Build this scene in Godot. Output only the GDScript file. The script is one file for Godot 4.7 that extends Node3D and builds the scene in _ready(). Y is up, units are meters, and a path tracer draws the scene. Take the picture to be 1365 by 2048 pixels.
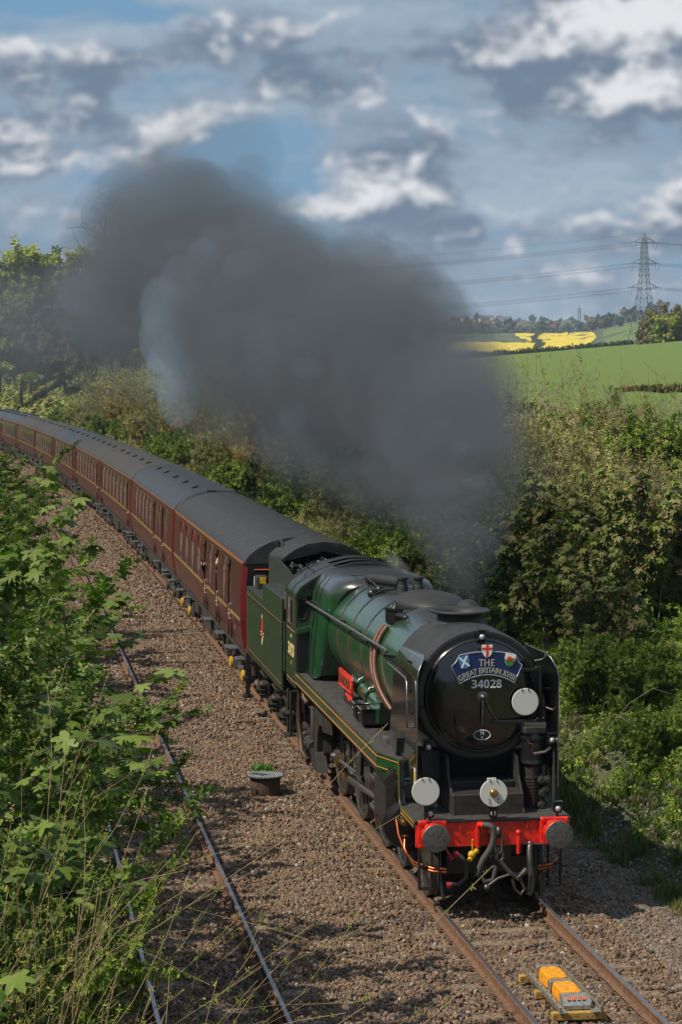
extends Node3D
# A steam special on a curved double-track main line in a cutting. y up, metres. Depth z of the track line runs away from the camera (world -Z).

const PH0 := 8.624
const ZC := 67.27
const KURVE := 0.027
var M := {}
var NOISE := {}
var taken := {}
var rng := RandomNumberGenerator.new()

# ---------------------------------------------------------------- mesh helper
class MB:
	var st := SurfaceTool.new()
	var g := 1
	var n := 0
	var colf = null      # colour of a point, for worn or sooted paint
	func _init():
		st.begin(Mesh.PRIMITIVE_TRIANGLES)
	func tri(a: Vector3, b: Vector3, c: Vector3, sg := -1):
		st.set_smooth_group(sg if sg >= 0 else 0xFFFFFFFF)
		for v in [a, b, c]:
			if colf != null: st.set_color(colf.call(v))
			st.add_vertex(v)
		n += 1
	func quad(a: Vector3, b: Vector3, c: Vector3, d: Vector3, sg := -1):
		tri(a, b, c, sg); tri(a, c, d, sg)
	func box(c: Vector3, s: Vector3, bv := 0.0, bs := Basis()):
		var h := s * 0.5
		if bv <= 0.0:
			var p := []
			for i in 8:
				p.append(c + bs * Vector3(h.x * (1 if i & 1 else -1), h.y * (1 if i & 2 else -1), h.z * (1 if i & 4 else -1)))
			quad(p[4], p[6], p[7], p[5]); quad(p[1], p[3], p[2], p[0]); quad(p[5], p[7], p[3], p[1])
			quad(p[0], p[2], p[6], p[4]); quad(p[2], p[3], p[7], p[6]); quad(p[4], p[5], p[1], p[0])
			return
		var b := minf(bv, minf(h.x, minf(h.y, h.z)) * 0.95)
		var pts := {}
		for i in 8:
			var sx := 1.0 if i & 1 else -1.0
			var sy := 1.0 if i & 2 else -1.0
			var sz := 1.0 if i & 4 else -1.0
			pts[[i, 0]] = c + bs * Vector3(sx * h.x, sy * (h.y - b), sz * (h.z - b))
			pts[[i, 1]] = c + bs * Vector3(sx * (h.x - b), sy * h.y, sz * (h.z - b))
			pts[[i, 2]] = c + bs * Vector3(sx * (h.x - b), sy * (h.y - b), sz * h.z)
		for ax in 3:
			var u := 1 << ((ax + 1) % 3)
			var v := 1 << ((ax + 2) % 3)
			for sd in 2:
				var o := (1 << ax) * sd
				if sd:
					quad(pts[[o, ax]], pts[[o | v, ax]], pts[[o | u | v, ax]], pts[[o | u, ax]])
				else:
					quad(pts[[o, ax]], pts[[o | u, ax]], pts[[o | u | v, ax]], pts[[o | v, ax]])
		for ax in 3:
			var u2 := (ax + 1) % 3
			var v2 := (ax + 2) % 3
			for k in 4:
				var o2 := (1 << u2) * (k & 1) + (1 << v2) * (k >> 1)
				var e := o2 | (1 << ax)
				if (k == 0) or (k == 3):
					quad(pts[[o2, u2]], pts[[o2, v2]], pts[[e, v2]], pts[[e, u2]])
				else:
					quad(pts[[o2, v2]], pts[[o2, u2]], pts[[e, u2]], pts[[e, v2]])
		for i in 8:
			tri(pts[[i, 0]], pts[[i, 1]], pts[[i, 2]])
	func ring(c: Vector3, ax: Vector3, r: float, k: int, up := Vector3.ZERO, squash := 1.0) -> PackedVector3Array:
		var a := ax.normalized()
		var u := up
		if u == Vector3.ZERO:
			u = Vector3.UP if absf(a.y) < 0.9 else Vector3.RIGHT
		var x := u.cross(a).normalized()
		var y := a.cross(x)
		var o := PackedVector3Array()
		for i in k:
			var t := TAU * i / k
			o.append(c + x * cos(t) * r + y * sin(t) * r * squash)
		return o
	func band(p: PackedVector3Array, q: PackedVector3Array, sg := -1, closed := true):
		var k := p.size()
		for i in (k if closed else k - 1):
			var j := (i + 1) % k
			quad(p[i], q[i], q[j], p[j], sg)
	func cap(p: PackedVector3Array, flip := false):
		var c := Vector3.ZERO
		for v in p: c += v
		c /= p.size()
		for i in p.size():
			var j := (i + 1) % p.size()
			if flip: tri(c, p[j], p[i])
			else: tri(c, p[i], p[j])
	func tube(pts: Array, r, k := 8, caps := true):
		var sg := g; g += 1
		var prev: PackedVector3Array
		var up := Vector3.ZERO
		for i in pts.size():
			var d: Vector3
			if i == 0: d = pts[1] - pts[0]
			elif i == pts.size() - 1: d = pts[i] - pts[i - 1]
			else: d = (pts[i] - pts[i - 1]).normalized() + (pts[i + 1] - pts[i]).normalized()
			d = d.normalized()
			if up == Vector3.ZERO: up = Vector3.UP if absf(d.y) < 0.8 else Vector3.RIGHT
			up = (up - d * up.dot(d)).normalized()
			var rr: float = r[i] if r is Array else r
			var q := ring(pts[i], d, rr, k, up)
			if i > 0: band(prev, q, sg)
			elif caps: cap(q, true)
			prev = q
		if caps: cap(prev)
	# profile of (along, radius); strips separated by sharp corners where 'sharp' is true
	func lathe(prof: Array, xf: Transform3D, k := 24, sharp := true, squash := 1.0):
		var sg := g; g += 1
		var prev: PackedVector3Array
		for i in prof.size():
			var q := PackedVector3Array()
			for j in k:
				var t := TAU * j / k
				q.append(xf * Vector3(cos(t) * prof[i].y, sin(t) * prof[i].y * squash, prof[i].x))
			if i > 0:
				if sharp: sg = g; g += 1
				band(prev, q, sg)
			prev = q
		if prof[0].y > 0.001:
			var q0 := PackedVector3Array()
			for j in k:
				var t := TAU * j / k
				q0.append(xf * Vector3(cos(t) * prof[0].y, sin(t) * prof[0].y * squash, prof[0].x))
			cap(q0, true)
		if prof[-1].y > 0.001: cap(prev)
	# polygon in the xy plane of xf, extruded along its z
	func prism(poly: PackedVector2Array, z0: float, z1: float, xf := Transform3D(), smooth := false):
		var idx := Geometry2D.triangulate_polygon(poly)
		var sg := g; g += 1
		for i in range(0, idx.size(), 3):
			var a := poly[idx[i]]; var b := poly[idx[i + 1]]; var c := poly[idx[i + 2]]
			tri(xf * Vector3(a.x, a.y, z1), xf * Vector3(b.x, b.y, z1), xf * Vector3(c.x, c.y, z1))
			tri(xf * Vector3(c.x, c.y, z0), xf * Vector3(b.x, b.y, z0), xf * Vector3(a.x, a.y, z0))
		for i in poly.size():
			var a := poly[i]; var b := poly[(i + 1) % poly.size()]
			quad(xf * Vector3(a.x, a.y, z0), xf * Vector3(b.x, b.y, z0), xf * Vector3(b.x, b.y, z1), xf * Vector3(a.x, a.y, z1), sg if smooth else -1)
	func loft(rings: Array, closed := true, caps := true, smooth := true):
		var sg := g; g += 1
		for i in range(1, rings.size()):
			band(rings[i - 1], rings[i], sg if smooth else -1, closed)
		if caps:
			cap(rings[0], true); cap(rings[-1])
	func ball(c: Vector3, r: float, k := 12, s := Vector3.ONE):
		var prof := []
		for i in 7:
			var t := PI * i / 6
			prof.append(Vector2(-cos(t) * r, maxf(sin(t) * r, 0.0005)))
		lathe(prof, Transform3D(Basis.from_scale(s), c), k, false)
	func mesh() -> ArrayMesh:
		st.generate_normals()
		return st.commit()

# ---------------------------------------------------------------- scene helpers
func uname(s: String) -> String:
	if not taken.has(s):
		taken[s] = 0
		return s
	taken[s] += 1
	return "%s_%03d" % [s, taken[s]]

func tag(o: Node, label := "", category := "", group := "", kind := ""):
	if label: o.set_meta("label", label)
	if category: o.set_meta("category", category)
	if group: o.set_meta("group", group)
	if kind: o.set_meta("kind", kind)
	return o

func thing(nm: String, label: String, category: String, xf := Transform3D(), group := "") -> Node3D:
	var o := Node3D.new()
	o.name = uname(nm)
	add_child(o, true)
	o.transform = xf
	tag(o, label, category, group)
	return o

func part(nm: String, mb, mat: Material, parent: Node) -> MeshInstance3D:
	var o := MeshInstance3D.new()
	o.name = nm if parent != self else uname(nm)
	o.mesh = mb.mesh() if mb is MB else mb
	o.material_override = mat
	parent.add_child(o, true)
	return o

func clone(src: Node3D, label := "", group := "") -> Node3D:
	var c: Node3D = src.duplicate()
	c.name = uname(String(src.name).rstrip("0123456789").rstrip("_") if String(src.name).right(3).is_valid_int() else String(src.name))
	add_child(c, true)
	if label: c.set_meta("label", label)
	if group: c.set_meta("group", group)
	return c

func lin(r: float, g: float, b: float, a := 1.0) -> Color:
	var c := Color(r, g, b).linear_to_srgb()
	c.a = a
	return c

func mat(key: String, c: Color, rough := 0.7, metal := 0.0, o := {}) -> StandardMaterial3D:
	if M.has(key): return M[key]
	var m := StandardMaterial3D.new()
	m.resource_name = key
	m.albedo_color = c
	m.roughness = rough
	m.metallic = metal
	if o.has("coat"):
		m.clearcoat_enabled = true; m.clearcoat = o.coat; m.clearcoat_roughness = o.get("coat_rough", 0.08)
	if o.has("tex"):
		m.albedo_texture = NOISE[o.tex]
		m.uv1_triplanar = true
		m.uv1_scale = Vector3.ONE * o.get("scale", 1.0) if not o.get("scale", 1.0) is Vector3 else o.scale
		m.uv1_world_triplanar = o.get("world", false)
	if o.has("bump"):
		m.heightmap_enabled = true
		m.heightmap_texture = NOISE[o.get("bump_tex", "height")]
		m.heightmap_scale = o.bump
		if not o.has("tex"):
			m.uv1_triplanar = true
			m.uv1_scale = Vector3.ONE * o.get("scale", 1.0)
	if o.has("vc"): m.vertex_color_use_as_albedo = true
	if o.has("back"):
		m.backlight_enabled = true; m.backlight = o.back
	if o.has("spec"): m.metallic_specular = o.spec
	M[key] = m
	return m

func noise_tex(key: String, freq: float, oct: int, cols: Array, sz := 512, type := FastNoiseLite.TYPE_SIMPLEX_SMOOTH, sd := 1):
	var f := FastNoiseLite.new()
	f.noise_type = type
	f.frequency = freq
	f.fractal_octaves = oct
	f.seed = sd
	var gr := Gradient.new()
	var off := PackedFloat32Array()
	var cc := PackedColorArray()
	for e in cols:
		off.append(e[0]); cc.append(e[1])
	gr.offsets = off; gr.colors = cc
	var src := f.get_seamless_image(sz, sz)
	src.convert(Image.FORMAT_L8)
	var d := src.get_data()
	var lut := []
	for i in 256:
		var c := gr.sample(i / 255.0)
		lut.append([int(c.r * 255), int(c.g * 255), int(c.b * 255)])
	var out := PackedByteArray()
	out.resize(d.size() * 3)
	for i in d.size():
		var c2 = lut[d[i]]
		out[i * 3] = c2[0]; out[i * 3 + 1] = c2[1]; out[i * 3 + 2] = c2[2]
	NOISE[key] = ImageTexture.create_from_image(Image.create_from_data(sz, sz, false, Image.FORMAT_RGB8, out))

func gray(v: float) -> Color: return Color(v, v, v)

# ---------------------------------------------------------------- track geometry
func head(z: float) -> float:
	return deg_to_rad(PH0 + KURVE * clampf(z - ZC, 0.0, 330.0))
func cl(z: float) -> float:
	var t0 := deg_to_rad(PH0)
	if z <= ZC: return 2.394 - (z - 30.0) * tan(t0)
	var k := deg_to_rad(KURVE)
	var zz := minf(z, ZC + 330.0)
	var ph := head(zz)
	var x := 2.394 - (ZC - 30.0) * tan(t0) + (log(cos(ph)) - log(cos(t0))) / k
	return x - (z - zz) * tan(ph)
func tp(z: float, l: float, y: float) -> Vector3:
	var ph := head(z)
	return Vector3(cl(z) + l * cos(ph), y, -(z + l * sin(ph)))
func txf(z: float, l: float, y: float) -> Transform3D:
	return Transform3D(Basis(Vector3.UP, head(z)), tp(z, l, y))
func depth_at(s: float) -> float:        # depth of the point s metres of track behind the front buffers
	var z := 31.38 - (31.38 - 30.0) * 0.0
	var left := s
	while left > 0.0:
		var d := minf(left, 1.0)
		z += d * cos(head(z))
		left -= d
	return z

# ---------------------------------------------------------------- ground
var gn := FastNoiseLite.new()
func pl(x: float, pts: Array) -> float:
	if x <= pts[0][0]: return pts[0][1]
	for i in range(1, pts.size()):
		if x < pts[i][0]:
			var t: float = (x - pts[i - 1][0]) / (pts[i][0] - pts[i - 1][0])
			t = lerpf(t, t * t * (3.0 - 2.0 * t), 0.6)
			return lerpf(pts[i - 1][1], pts[i][1], t)
	return pts[-1][1]
func far_h(x: float, z: float) -> float:
	var u := clampf(x / maxf(z, 60.0), -0.25, 0.3)
	var crest := 12.0 + clampf((u - 0.055) / 0.07, -0.6, 1.6) * 5.0
	var h := pl(z, [[-100, 4.6], [60, 5.0], [110, 6.2], [300, 7.6], [550, lerpf(8.0, crest, 0.62)], [850, crest], [1050, crest - 3.0], [1500, 14.0], [1850, 27.0], [2350, 45.0], [3000, 62.0], [3600, 80.0], [4300, 88.0], [7000, 60.0]])
	if z > 1000.0:
		h += gn.get_noise_2d(x * 0.06, z * 0.06) * (3.0 * smoothstep(1000, 1500, z) + 13.0 * smoothstep(2400, 3000, z))
		h += smoothstep(0.095, 0.15, u) * smoothstep(1500, 2000, z) * (1.0 - smoothstep(2300, 3400, z)) * 20.0
		h -= smoothstep(0.0, -0.1, u) * smoothstep(1200, 2600, z) * 4.0
	return h
func ground_h(x: float, z: float) -> float:
	var l := (x - cl(z)) * cos(head(z))
	var f := far_h(x, z)
	var bump := gn.get_noise_2d(x * 1.2, z * 1.2) * 0.35
	var h := -0.55
	if l > 2.7:
		h = minf(f, -0.5 + (l - 2.7) * 0.66 + bump * smoothstep(2.7, 5.0, l))
		if h > f - 1.0: h = lerpf(h, f + bump * 0.4, smoothstep(f - 1.0, f, h))
	elif l < -6.1:
		h = minf(f, -0.5 - (l + 6.1) * 0.75 + bump * smoothstep(-6.1, -8.0, l))
	return h

func _ready():
	rng.seed = 34028
	gn.noise_type = FastNoiseLite.TYPE_SIMPLEX_SMOOTH; gn.frequency = 0.35; gn.fractal_octaves = 3; gn.seed = 7
	# --- camera
	var cam := Camera3D.new()
	cam.name = "camera"
	cam.fov = 25.278
	cam.near = 0.1; cam.far = 9000.0
	add_child(cam)
	cam.position = Vector3(0, 7.51, 0)
	cam.rotation_degrees = Vector3(-3.515, 0, 0)
	cam.current = true
	# --- sky, air, exposure
	var env := Environment.new()
	env.background_mode = Environment.BG_SKY
	var sky := Sky.new()
	var pm := PanoramaSkyMaterial.new()
	pm.panorama = make_sky()
	pm.energy_multiplier = 1.0
	sky.sky_material = pm
	env.sky = sky
	env.tonemap_mode = Environment.TONE_MAPPER_LINEAR
	env.tonemap_exposure = 1.15
	env.sdfgi_enabled = true; env.ssao_enabled = true; env.ssil_enabled = true
	env.fog_enabled = true
	env.fog_density = 0.00012
	env.fog_light_color = Color(0.72, 0.80, 0.90)
	env.volumetric_fog_enabled = true
	env.volumetric_fog_density = 0.0
	var we := WorldEnvironment.new()
	we.name = "environment"
	we.environment = env
	add_child(we)
	# --- sun: from the left, high, a little behind the camera
	var sun := DirectionalLight3D.new()
	sun.name = "sun"
	sun.light_color = Color(1.0, 0.95, 0.86)
	sun.light_energy = 1.5
	sun.light_angular_distance = 0.5
	sun.shadow_enabled = true
	add_child(sun)
	sun.look_at_from_position(Vector3.ZERO, Vector3(0.57, -0.77, -0.28), Vector3.UP)
	# --- materials
	materials()
	# --- setting
	build_ground()
	build_fields()
	build_track()
	# --- train
	build_locomotive()
	build_tender()
	build_coaches()
	# --- trackside things
	build_trackside()
	# --- vegetation
	build_vegetation()
	# --- far things
	build_distance()
	build_smoke()

# ---------------------------------------------------------------- sky
var SKY_F := [] # cloud masses: azimuth, elevation, half-widths, how much cloud, how bright (radians)
var sky_n := FastNoiseLite.new()
var sky_w := FastNoiseLite.new()
func sky_color(az: float, el: float, cov: float, br: float) -> Color:
	var s := sin(az); var c := cos(az)
	var w := el + 0.035 * log(1.0 + el / 0.015)         # clouds crowd together towards the horizon
	var wob := sky_w.get_noise_3d(s * 26.0, c * 26.0, w * 26.0) * 0.016
	var wob2 := sky_w.get_noise_3d(s * 26.0 + 40.0, c * 26.0, w * 26.0) * 0.010
	var q := Vector3((s + wob) * 17.0, c * 17.0, (w * 1.5 + wob2) * 17.0)
	var n := sky_n.get_noise_3d(q.x, q.y, q.z)
	var above := sky_n.get_noise_3d(q.x - 0.12, q.y, q.z + 0.30)
	var fine := sky_w.get_noise_3d(s * 105.0, c * 105.0, w * 150.0)
	var veil := sky_n.get_noise_3d(s * 9.0 + 70.0, c * 9.0, w * 42.0)     # thin layered cloud
	var puffy := 1.0 - absf(n) * 2.2
	var d := n * 1.15 + cov + fine * 0.10 + puffy * 0.05
	var t := clampf(el / 0.20, 0.0, 1.0)
	var blue := Color(0.185, 0.315, 0.44).lerp(Color(0.14, 0.29, 0.46), t).lerp(Color(0.08, 0.19, 0.40), smoothstep(0.22, 1.2, el))
	var layered := Color(0.19, 0.275, 0.37).lerp(Color(0.345, 0.42, 0.50), clampf(0.45 + veil * 1.3 + fine * 0.3, 0.0, 1.0))
	var sky := blue.lerp(layered, smoothstep(-0.42, 0.22, veil + cov * 0.4) * 0.9)
	var cover := smoothstep(-0.04, 0.40, d)
	var edge := n - above                                # towards the top of a cloud
	var lit := clampf(0.24 + edge * 1.2 + fine * 0.28 + br * 0.75, 0.0, 1.0)
	var grey := Color(0.25, 0.325, 0.42).lerp(Color(0.125, 0.175, 0.25), smoothstep(0.15, 0.75, d))
	var cloud := grey.lerp(Color(0.74, 0.745, 0.76), smoothstep(0.2, 1.15, lit))
	cloud = cloud.lerp(Color(0.235, 0.325, 0.43), (1.0 - smoothstep(0.0, 0.07, el)) * 0.6)
	return sky.lerp(cloud, cover)
func make_sky() -> ImageTexture:
	sky_n.noise_type = FastNoiseLite.TYPE_SIMPLEX_SMOOTH; sky_n.frequency = 0.75; sky_n.fractal_octaves = 5; sky_n.fractal_gain = 0.52; sky_n.seed = 21
	sky_w.noise_type = FastNoiseLite.TYPE_SIMPLEX_SMOOTH; sky_w.frequency = 1.0; sky_w.fractal_octaves = 3; sky_w.seed = 5
	SKY_F = [[0.122, 0.146, 0.042, 0.032, 0.75, 0.78], [0.135, 0.118, 0.030, 0.010, 0.35, 0.30], [0.040, 0.138, 0.055, 0.014, 0.55, -0.22], [0.075, 0.118, 0.040, 0.008, 0.3, -0.2],
		[-0.141, 0.092, 0.018, 0.016, 0.5, 0.55], [-0.120, 0.070, 0.022, 0.008, 0.3, 0.15], [-0.137, 0.130, 0.012, 0.009, 0.45, 0.32], [-0.110, 0.122, 0.012, 0.011, 0.45, 0.28], [-0.100, 0.105, 0.013, 0.010, 0.3, -0.2],
		[-0.080, 0.134, 0.020, 0.012, 0.4, 0.16], [-0.045, 0.150, 0.055, 0.012, 0.4, 0.05], [-0.038, 0.116, 0.016, 0.009, 0.4, 0.30], [-0.010, 0.128, 0.045, 0.012, 0.35, 0.0],
		[0.018, 0.088, 0.028, 0.012, 0.4, 0.34], [0.048, 0.079, 0.014, 0.006, 0.3, 0.34], [0.010, 0.072, 0.030, 0.006, 0.3, 0.15], [0.100, 0.079, 0.016, 0.003, 0.3, 0.32], [0.105, 0.040, 0.022, 0.010, 0.25, 0.30],
		[-0.030, 0.098, 0.022, 0.012, -0.45, 0.0], [-0.115, 0.092, 0.012, 0.012, -0.3, 0.0], [-0.085, 0.155, 0.024, 0.010, -0.6, 0.0], [-0.135, 0.158, 0.022, 0.012, -0.8, 0.0], [-0.060, 0.095, 0.030, 0.008, -0.5, 0.0], [-0.105, 0.148, 0.03, 0.008, -0.5, 0.0], [-0.095, 0.083, 0.03, 0.006, -0.3, 0.0], [0.08, 0.097, 0.08, 0.010, 0.3, -0.12], [0.10, 0.062, 0.07, 0.008, 0.25, -0.1]]
	var r := RandomNumberGenerator.new(); r.seed = 11
	for i in 110:                       # the rest of the sky carries the same kind of clouds
		var az := r.randf_range(0.22, TAU - 0.22)
		SKY_F.append([az, r.randf_range(0.05, 1.1), r.randf_range(0.02, 0.09), r.randf_range(0.008, 0.05), r.randf_range(-0.4, 0.5), r.randf_range(-0.22, 0.5)])
	var lo_im := sky_part(512, 256, 0, 256)
	lo_im.resize(4096, 2048, Image.INTERPOLATE_CUBIC)
	var y0 := 1024 - 176
	lo_im.blit_rect(sky_part(4096, 2048, y0, 1024), Rect2i(0, 0, 4096, 176), Vector2i(0, y0))
	return ImageTexture.create_from_image(lo_im)
func sky_part(W: int, H: int, y0: int, y1: int) -> Image:
	var cov := PackedFloat32Array(); cov.resize(W * (y1 - y0)); cov.fill(0.17)
	var bri := PackedFloat32Array(); bri.resize(W * (y1 - y0))
	for f in SKY_F:
		var cx: float = f[0] / TAU * W; var cy: float = (0.5 - f[1] / PI) * H - y0
		var rx: float = f[2] / TAU * W; var ry: float = f[3] / PI * H
		for y in range(maxi(0, int(cy - ry * 2.3)), mini(y1 - y0, int(cy + ry * 2.3) + 1)):
			for x in range(int(cx - rx * 2.3), int(cx + rx * 2.3) + 1):
				var k := exp(-(pow((x - cx) / rx, 2) + pow((y - cy) / ry, 2)))
				var i := y * W + posmod(x, W)
				cov[i] += k * f[4]; bri[i] += k * f[5]
	var px := PackedFloat32Array(); px.resize(W * (y1 - y0) * 3)
	for y in y1 - y0:
		var el: float = (0.5 - (y0 + y + 0.5) / H) * PI
		for x in W:
			var i := y * W + x
			var c := Color(0.12, 0.12, 0.09) if el < 0.0 else sky_color((x + 0.5) / W * TAU, el, cov[i], bri[i])
			px[i * 3] = c.r; px[i * 3 + 1] = c.g; px[i * 3 + 2] = c.b
	return Image.create_from_data(W, y1 - y0, false, Image.FORMAT_RGBF, px.to_byte_array())

func materials():
	noise_tex("height", 0.03, 4, [[0.0, gray(0)], [1.0, gray(1)]], 512, FastNoiseLite.TYPE_SIMPLEX_SMOOTH, 3)
	noise_tex("wear", 0.012, 5, [[0.0, gray(0.62)], [0.35, gray(0.86)], [0.6, gray(1.0)], [1.0, gray(0.92)]], 512, FastNoiseLite.TYPE_SIMPLEX_SMOOTH, 9)
	noise_tex("soot", 0.010, 5, [[0.0, gray(0.75)], [0.45, gray(0.9)], [0.62, gray(1.0)], [1.0, gray(1.0)]], 512, FastNoiseLite.TYPE_SIMPLEX_SMOOTH, 14)
	noise_tex("dirt", 0.02, 5, [[0.0, lin(0.035, 0.028, 0.018)], [0.35, lin(0.065, 0.055, 0.032)], [0.5, lin(0.055, 0.08, 0.022)], [1.0, lin(0.09, 0.11, 0.035)]], 512, FastNoiseLite.TYPE_SIMPLEX_SMOOTH, 4)
	noise_tex("stone", 0.11, 3, [[0.0, lin(0.05, 0.037, 0.028)], [0.42, lin(0.12, 0.083, 0.06)], [0.7, lin(0.2, 0.14, 0.10)], [1.0, lin(0.30, 0.235, 0.18)]], 512, FastNoiseLite.TYPE_CELLULAR, 4)
	noise_tex("grass", 0.05, 5, [[0.0, lin(0.065, 0.115, 0.010)], [0.5, lin(0.10, 0.158, 0.014)], [1.0, lin(0.14, 0.195, 0.024)]], 512, FastNoiseLite.TYPE_SIMPLEX_SMOOTH, 6)
	noise_tex("hillside", 0.02, 4, [[0.0, lin(0.035, 0.06, 0.02)], [0.45, lin(0.06, 0.095, 0.025)], [0.6, lin(0.09, 0.10, 0.04)], [1.0, lin(0.10, 0.14, 0.035)]], 256, FastNoiseLite.TYPE_SIMPLEX_SMOOTH, 16)
	noise_tex("rape", 0.05, 4, [[0.0, lin(0.30, 0.25, 0.012)], [0.45, lin(0.62, 0.48, 0.012)], [1.0, lin(0.75, 0.60, 0.02)]], 256, FastNoiseLite.TYPE_SIMPLEX_SMOOTH, 6)
	noise_tex("rust", 0.03, 4, [[0.0, lin(0.085, 0.042, 0.024)], [0.5, lin(0.145, 0.078, 0.047)], [1.0, lin(0.20, 0.115, 0.072)]], 256, FastNoiseLite.TYPE_SIMPLEX_SMOOTH, 8)
	noise_tex("cement", 0.04, 4, [[0.0, lin(0.11, 0.085, 0.062)], [0.5, lin(0.19, 0.145, 0.105)], [1.0, lin(0.27, 0.215, 0.16)]], 256, FastNoiseLite.TYPE_SIMPLEX_SMOOTH, 18)
	mat("ground", Color.WHITE, 0.95, 0, {"tex": "dirt", "scale": 0.35, "world": true, "bump": 6.0})
	mat("ballast_bed", Color.WHITE, 0.95, 0, {"tex": "stone", "scale": 0.9, "world": true, "bump": 4.0})
	mat("stones", Color.WHITE, 0.92, 0, {"vc": true})
	mat("grass_field", Color.WHITE, 0.95, 0, {"tex": "grass", "scale": 0.03, "world": true})
	mat("rape_field", Color.WHITE, 0.95, 0, {"tex": "rape", "scale": 0.012, "world": true})
	mat("rust", Color.WHITE, 0.85, 0, {"tex": "rust", "scale": 0.8})
	mat("rail_top", lin(0.36, 0.38, 0.42), 0.32, 0.9)
	mat("rail_top_dull", lin(0.20, 0.15, 0.12), 0.45, 0.7)
	mat("concrete", Color.WHITE, 0.95, 0, {"tex": "cement", "scale": 0.9, "world": true, "bump": 1.0})
	# engine paints
	mat("green", lin(0.018, 0.072, 0.022), 0.28, 0, {"tex": "soot", "scale": 0.5, "coat": 0.7, "coat_rough": 0.12})
	mat("green_dull", lin(0.024, 0.052, 0.02), 0.45, 0, {"tex": "wear", "scale": 0.5, "coat": 0.25, "coat_rough": 0.3})
	mat("black", lin(0.010, 0.0105, 0.012), 0.38, 0, {"tex": "wear", "scale": 0.6, "coat": 0.3, "coat_rough": 0.25})
	mat("black_gloss", lin(0.006, 0.0065, 0.008), 0.16, 0, {"tex": "soot", "scale": 0.7, "coat": 1.0, "coat_rough": 0.06})
	mat("soot", lin(0.026, 0.0265, 0.028), 0.62, 0, {"tex": "wear", "scale": 0.5})
	mat("grime", lin(0.030, 0.025, 0.021), 0.6, 0, {"tex": "wear", "scale": 0.9})
	mat("plate_grey", lin(0.052, 0.05, 0.05), 0.7, 0, {"tex": "wear", "scale": 0.8})
	mat("red", lin(0.78, 0.026, 0.013), 0.38, 0, {"tex": "soot", "scale": 0.8, "coat": 0.4})
	mat("lining", lin(0.55, 0.20, 0.03), 0.5)
	mat("steel", lin(0.30, 0.29, 0.28), 0.35, 0.85, {"tex": "wear", "scale": 1.5})
	mat("steel_dark", lin(0.14, 0.13, 0.125), 0.42, 0.8, {"tex": "wear", "scale": 1.5})
	mat("buffer", lin(0.15, 0.15, 0.145), 0.5, 0.55, {"tex": "wear", "scale": 2.2})
	mat("copper", lin(0.42, 0.13, 0.06), 0.34, 0.9, {"tex": "wear", "scale": 2.0})
	mat("brass", lin(0.42, 0.27, 0.09), 0.35, 0.9)
	mat("white", lin(0.60, 0.61, 0.60), 0.55)
	mat("white_paint", lin(0.78, 0.78, 0.76), 0.5)
	mat("yellow", lin(0.72, 0.42, 0.015), 0.45, 0, {"tex": "soot", "scale": 2.0})
	mat("cream", lin(0.62, 0.50, 0.24), 0.55)
	mat("orange", lin(0.70, 0.13, 0.02), 0.5)
	mat("blue_sign", lin(0.006, 0.022, 0.115), 0.4, 0, {"coat": 0.3})
	mat("sky_blue", lin(0.03, 0.22, 0.55), 0.5)
	mat("leaf_green_paint", lin(0.03, 0.24, 0.03), 0.5)
	mat("letter_grey", lin(0.45, 0.44, 0.38), 0.45)
	mat("rubber", lin(0.030, 0.030, 0.031), 0.75)
	mat("coal", lin(0.020, 0.020, 0.021), 0.45, 0, {"vc": true})
	var gl := mat("glass", Color(0.55, 0.6, 0.62, 0.32), 0.05)
	gl.transparency = BaseMaterial3D.TRANSPARENCY_ALPHA
	mat("lens", lin(0.5, 0.52, 0.55), 0.12, 0.3, {"coat": 1.0})
	# coach paints
	mat("maroon", lin(0.078, 0.0095, 0.0105), 0.34, 0, {"tex": "soot", "scale": 0.4, "coat": 0.5, "coat_rough": 0.2})
	mat("maroon_bright", lin(0.115, 0.008, 0.014), 0.3, 0, {"tex": "soot", "scale": 0.5, "coat": 0.5})
	mat("crimson_inside", lin(0.11, 0.012, 0.012), 0.5)
	mat("roof", lin(0.033, 0.035, 0.040), 0.6, 0, {"tex": "wear", "scale": 0.35})
	mat("roof_brown", lin(0.045, 0.044, 0.042), 0.7, 0, {"tex": "wear", "scale": 0.35})
	mat("roof_blue", lin(0.034, 0.042, 0.053), 0.5, 0, {"tex": "wear", "scale": 0.35})
	mat("coach_glass", lin(0.15, 0.155, 0.145), 0.18, 0, {"coat": 1.0, "coat_rough": 0.04})
	mat("coach_glass_dark", lin(0.03, 0.035, 0.035), 0.10, 0, {"coat": 1.0, "coat_rough": 0.04})
	mat("gear", lin(0.040, 0.034, 0.030), 0.8, 0, {"tex": "wear", "scale": 1.0})
	mat("step_grey", lin(0.075, 0.075, 0.08), 0.75, 0, {"tex": "wear", "scale": 1.0})
	mat("line_yellow", lin(0.42, 0.27, 0.045), 0.5)
	# plants
	mat("bark", lin(0.13, 0.10, 0.07), 0.9, 0, {"tex": "wear", "scale": 2.0})
	mat("bark_pale", lin(0.36, 0.31, 0.24), 0.85, 0, {"tex": "wear", "scale": 2.0})
	mat("twig", lin(0.34, 0.25, 0.14), 0.85)
	mat("leaf", Color.WHITE, 0.5, 0, {"vc": true, "back": Color(0.55, 0.75, 0.25), "spec": 0.35})
	mat("leaf_dry", Color.WHITE, 0.8, 0, {"vc": true, "back": Color(0.3, 0.3, 0.2)})

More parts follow.
